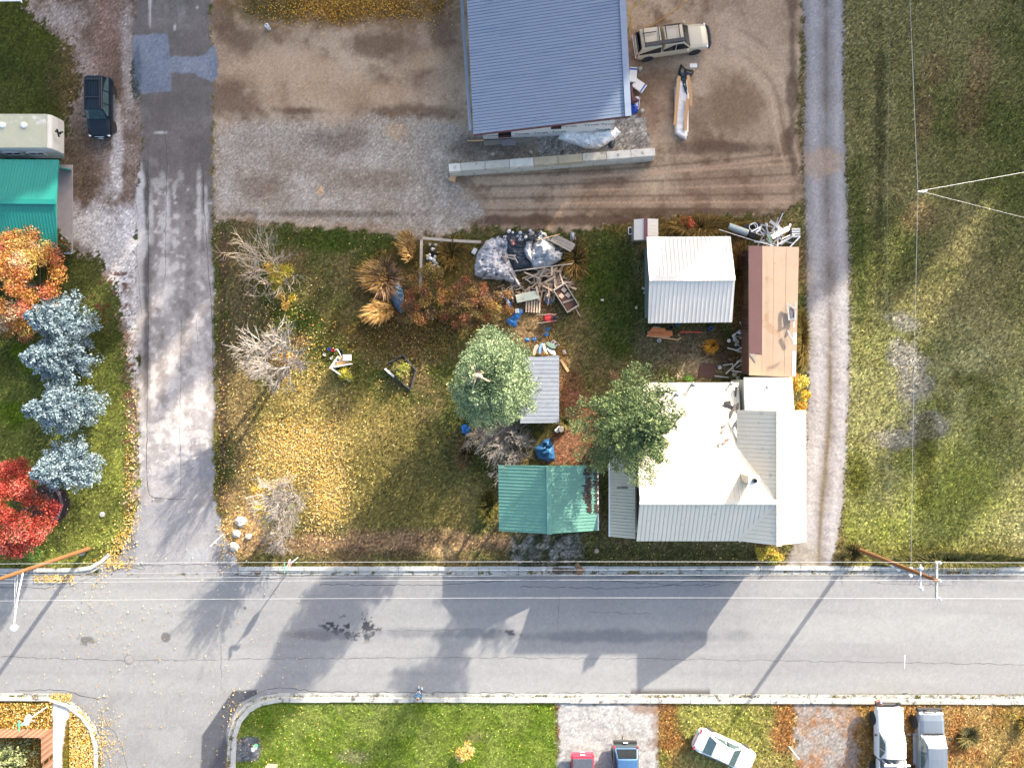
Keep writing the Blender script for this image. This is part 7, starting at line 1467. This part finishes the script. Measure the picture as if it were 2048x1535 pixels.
# lumber under white sheet with boards on top
heap('sheet', [(1349, 252), (1349, 180), (1356, 150), (1374, 150), (1378, 185), (1376, 240), (1376, 262), (1372, 280), (1360, 274), (1350, 268)], .3, mat('white_sheet', sh(240, 240, 246), .6, .05, 1.5, 12, .1), 'long white plastic sheet over a lumber pile on the bare earth', 'sheet', 36, edge=4, fold=.06, fs=18, res=2)
heap('sheet', [(1356, 145), (1362, 128), (1372, 138), (1388, 142), (1384, 152), (1374, 160), (1377, 190), (1372, 192), (1362, 170), (1358, 152)], .42, mat('black_sheet', sh(32, 42, 54), .4, .3, 3, 16, .2), 'black plastic over the north end of the lumber pile', 'sheet', 37, edge=4, fold=.12, fs=7, res=2)
for i, (xa, ya, xb, yb) in enumerate([(1358, 153, 1353, 215), (1353, 214, 1350, 250), (1376, 148, 1380, 185), (1381, 180, 1382, 211), (1375, 198, 1370, 261)]):
    board(P(xa, ya, .48 + .03 * (i % 2)), P(xb, yb, .46 + .03 * (i % 2)), .24, .05, mat('osb', sh(206, 166, 124), .85, .3, 10, 40) if 'osb' not in bpy.data.materials else bpy.data.materials['osb'], 'weight_board', ['upper left board weighing down the white sheet', 'lower left board weighing down the white sheet', 'upper right board beside the black plastic', 'short right board overlapping the lumber pile edge', 'long lower right board on the white sheet'][i], 'board', 'boards on the covered lumber pile')
o = MB().box((0, 0, .5), (.55, .3, .2)).build('carton', m_white_p, None, P(1383, 138), .05, bevel=.02); tag(o, 'white carton on the black plastic end of the lumber pile', 'carton')
m_cord = mat('yellow_cord', sh(206, 186, 60), .6); m_cord2 = mat('orange_cord', sh(214, 160, 60), .6)
def cord(pts, m, label): 
    q = []
    for a, b in zip(pts[:-1], pts[1:]):
        for k in range(6): t = k / 6; q.append(P(a[0] + (b[0] - a[0]) * t + g_.uniform(-.6, .6), a[1] + (b[1] - a[1]) * t + g_.uniform(-.6, .6), .05))
    tag(MB().tube(q, .025, 5).build('extension_cord', m, None), label, 'cord')
cord([(1258, 66), (1262, 50), (1264, 38), (1258, 30), (1264, 15), (1280, 8), (1300, -10)], m_cord, 'yellow green extension cord along the east side of the blue roof'); cord([(1284, 60), (1310, 48), (1340, 28), (1362, 12), (1372, -6)], m_cord2, 'orange yellow extension cord behind the tan truck')

# ================================================================ PERSON standing at the south kerb with a controller
def skin(name, verts, edges, rad, m, parent, sub=1):
    me = bpy.data.meshes.new(name); me.from_pydata([tuple(v) for v in verts], edges, []); o = link(name, me, m, parent); md = o.modifiers.new('skin', 'SKIN'); md.use_smooth_shade = True
    for i, r in enumerate(rad): o.data.skin_vertices[0].data[i].radius = (r, r) if not hasattr(r, '__len__') else r
    o.data.skin_vertices[0].data[0].use_root = True
    s = o.modifiers.new('sub', 'SUBSURF'); s.levels = sub; s.render_levels = sub; return o
per = thing('person', P(841, 1378), 'person in blue jacket and dark trousers standing on the south kerb holding a controller', 'person', rz=0); per.location.z = .02
m_skin = mat('skin', (.45, .28, .2), .6); m_jack = mat('blue_jacket', (.03, .09, .17), .8, .2); m_trou = mat('navy_trousers', (.025, .06, .12), .8, .2); m_shoe = mat('white_shoe', (.6, .6, .62), .6); m_hair = mat('brown_hair', (.10, .05, .03), .8, .3)
# facing north (+y); body as one figure: pelvis root, spine, neck, head, legs, arms bent forward to the controller
bv = [(0, 0, .95), (0, -.01, 1.15), (0, -.01, 1.38), (0, 0, 1.50), (0, .02, 1.60), (0, .03, 1.70), (.10, 0, .9), (.11, .03, .5), (.11, 0, .1), (-.10, 0, .9), (-.12, .12, .52), (-.12, .10, .1), (.19, -.01, 1.42), (.25, .02, 1.14), (.10, .26, 1.12), (-.19, -.01, 1.42), (-.25, .02, 1.14), (-.10, .26, 1.12)]
be = [(0, 1), (1, 2), (2, 3), (3, 4), (4, 5), (0, 6), (6, 7), (7, 8), (0, 9), (9, 10), (10, 11), (2, 12), (12, 13), (13, 14), (2, 15), (15, 16), (16, 17)]
br = [.13, .13, .15, .06, .085, .075, .09, .065, .05, .09, .065, .05, .065, .05, .032, .065, .05, .032]
skin('body', bv, be, br, m_skin, per, 2)
skin('jacket', [bv[0], bv[1], bv[2], bv[12], bv[13], (.12, .22, 1.12), bv[15], bv[16], (-.12, .22, 1.12), (0, 0, 1.47)], [(0, 1), (1, 2), (2, 3), (3, 4), (4, 5), (2, 6), (6, 7), (7, 8), (2, 9)], [.17, .16, .19, .095, .075, .052, .095, .075, .052, .09], m_jack, per, 2)
skin('trousers', [(0, 0, .97), bv[6], bv[7], (.11, 0, .1), bv[9], bv[10], (-.12, .1, .1)], [(0, 1), (1, 2), (2, 3), (0, 4), (4, 5), (5, 6)], [.155, .11, .085, .07, .11, .085, .07], m_trou, per, 2)
for s, yy in ((1, 0), (-1, .1)): skin('shoe', [(s * .115, yy - .05, .05), (s * .12, yy + .08, .05), (s * .125, yy + .2, .04)], [(0, 1), (1, 2)], [.05, .05, .04], m_shoe, per, 2)
skin('hair', [(0, -.01, 1.68), (0, -.005, 1.74), (0, .04, 1.765)], [(0, 1), (1, 2)], [.095, .09, .07], m_hair, per, 2)
face = MB(); face.lathe([(.014, 0), (.02, .03), (.008, .05)], (0, .112, 1.60), 6); face.build('nose', m_skin, per)
for s in (1, -1):
    MB().lathe([(.012, 0), (.008, .012), (.002, .014)], (s * .034, .10, 1.645), 8).build('eye', m_dark, per); MB().lathe([(.03, -.008), (.03, .008)], (s * .088, .02, 1.62), 8, 'X').build('ear', m_skin, per)
    hand = MB(); hand.box((s * .095, .30, 1.12), (.035, .09, .075), s * .25)
    for k in range(4):
        z = 1.155 - .02 * k; L_ = (.07, .08, .075, .06)[k]; hand.tube([(s * .085, .335, z), (s * .075, .335 + L_ * .5, z), (s * .05, .335 + L_ * .6, z)], [.009, .009, .007], 5)
    hand.tube([(s * .09, .27, 1.15), (s * .07, .30, 1.175), (s * .05, .32, 1.18)], [.011, .01, .008], 5); hand.build('hand', m_skin, per)
ctl = thing('controller', per.location + Vector((0, .34, 1.14)), 'small pale controller held in both hands by the person', 'controller'); MB().box((0, 0, 0), (.17, .1, .045)).build('case', m_white_p, ctl, bevel=.01); MB().box((0, .09, .04), (.14, .01, .08), rx=-.5).build('phone', m_dark, ctl)
for s in (1, -1): MB().tube([(s * .05, .04, .02), (s * .06, .1, .09)], .008, 5).build('antenna', m_black, ctl); 
for s in (1, -1): MB().lathe([(.012, 0), (.008, .02), (.012, .025)], (s * .045, -.01, .022), 8).build('stick', m_black, ctl)
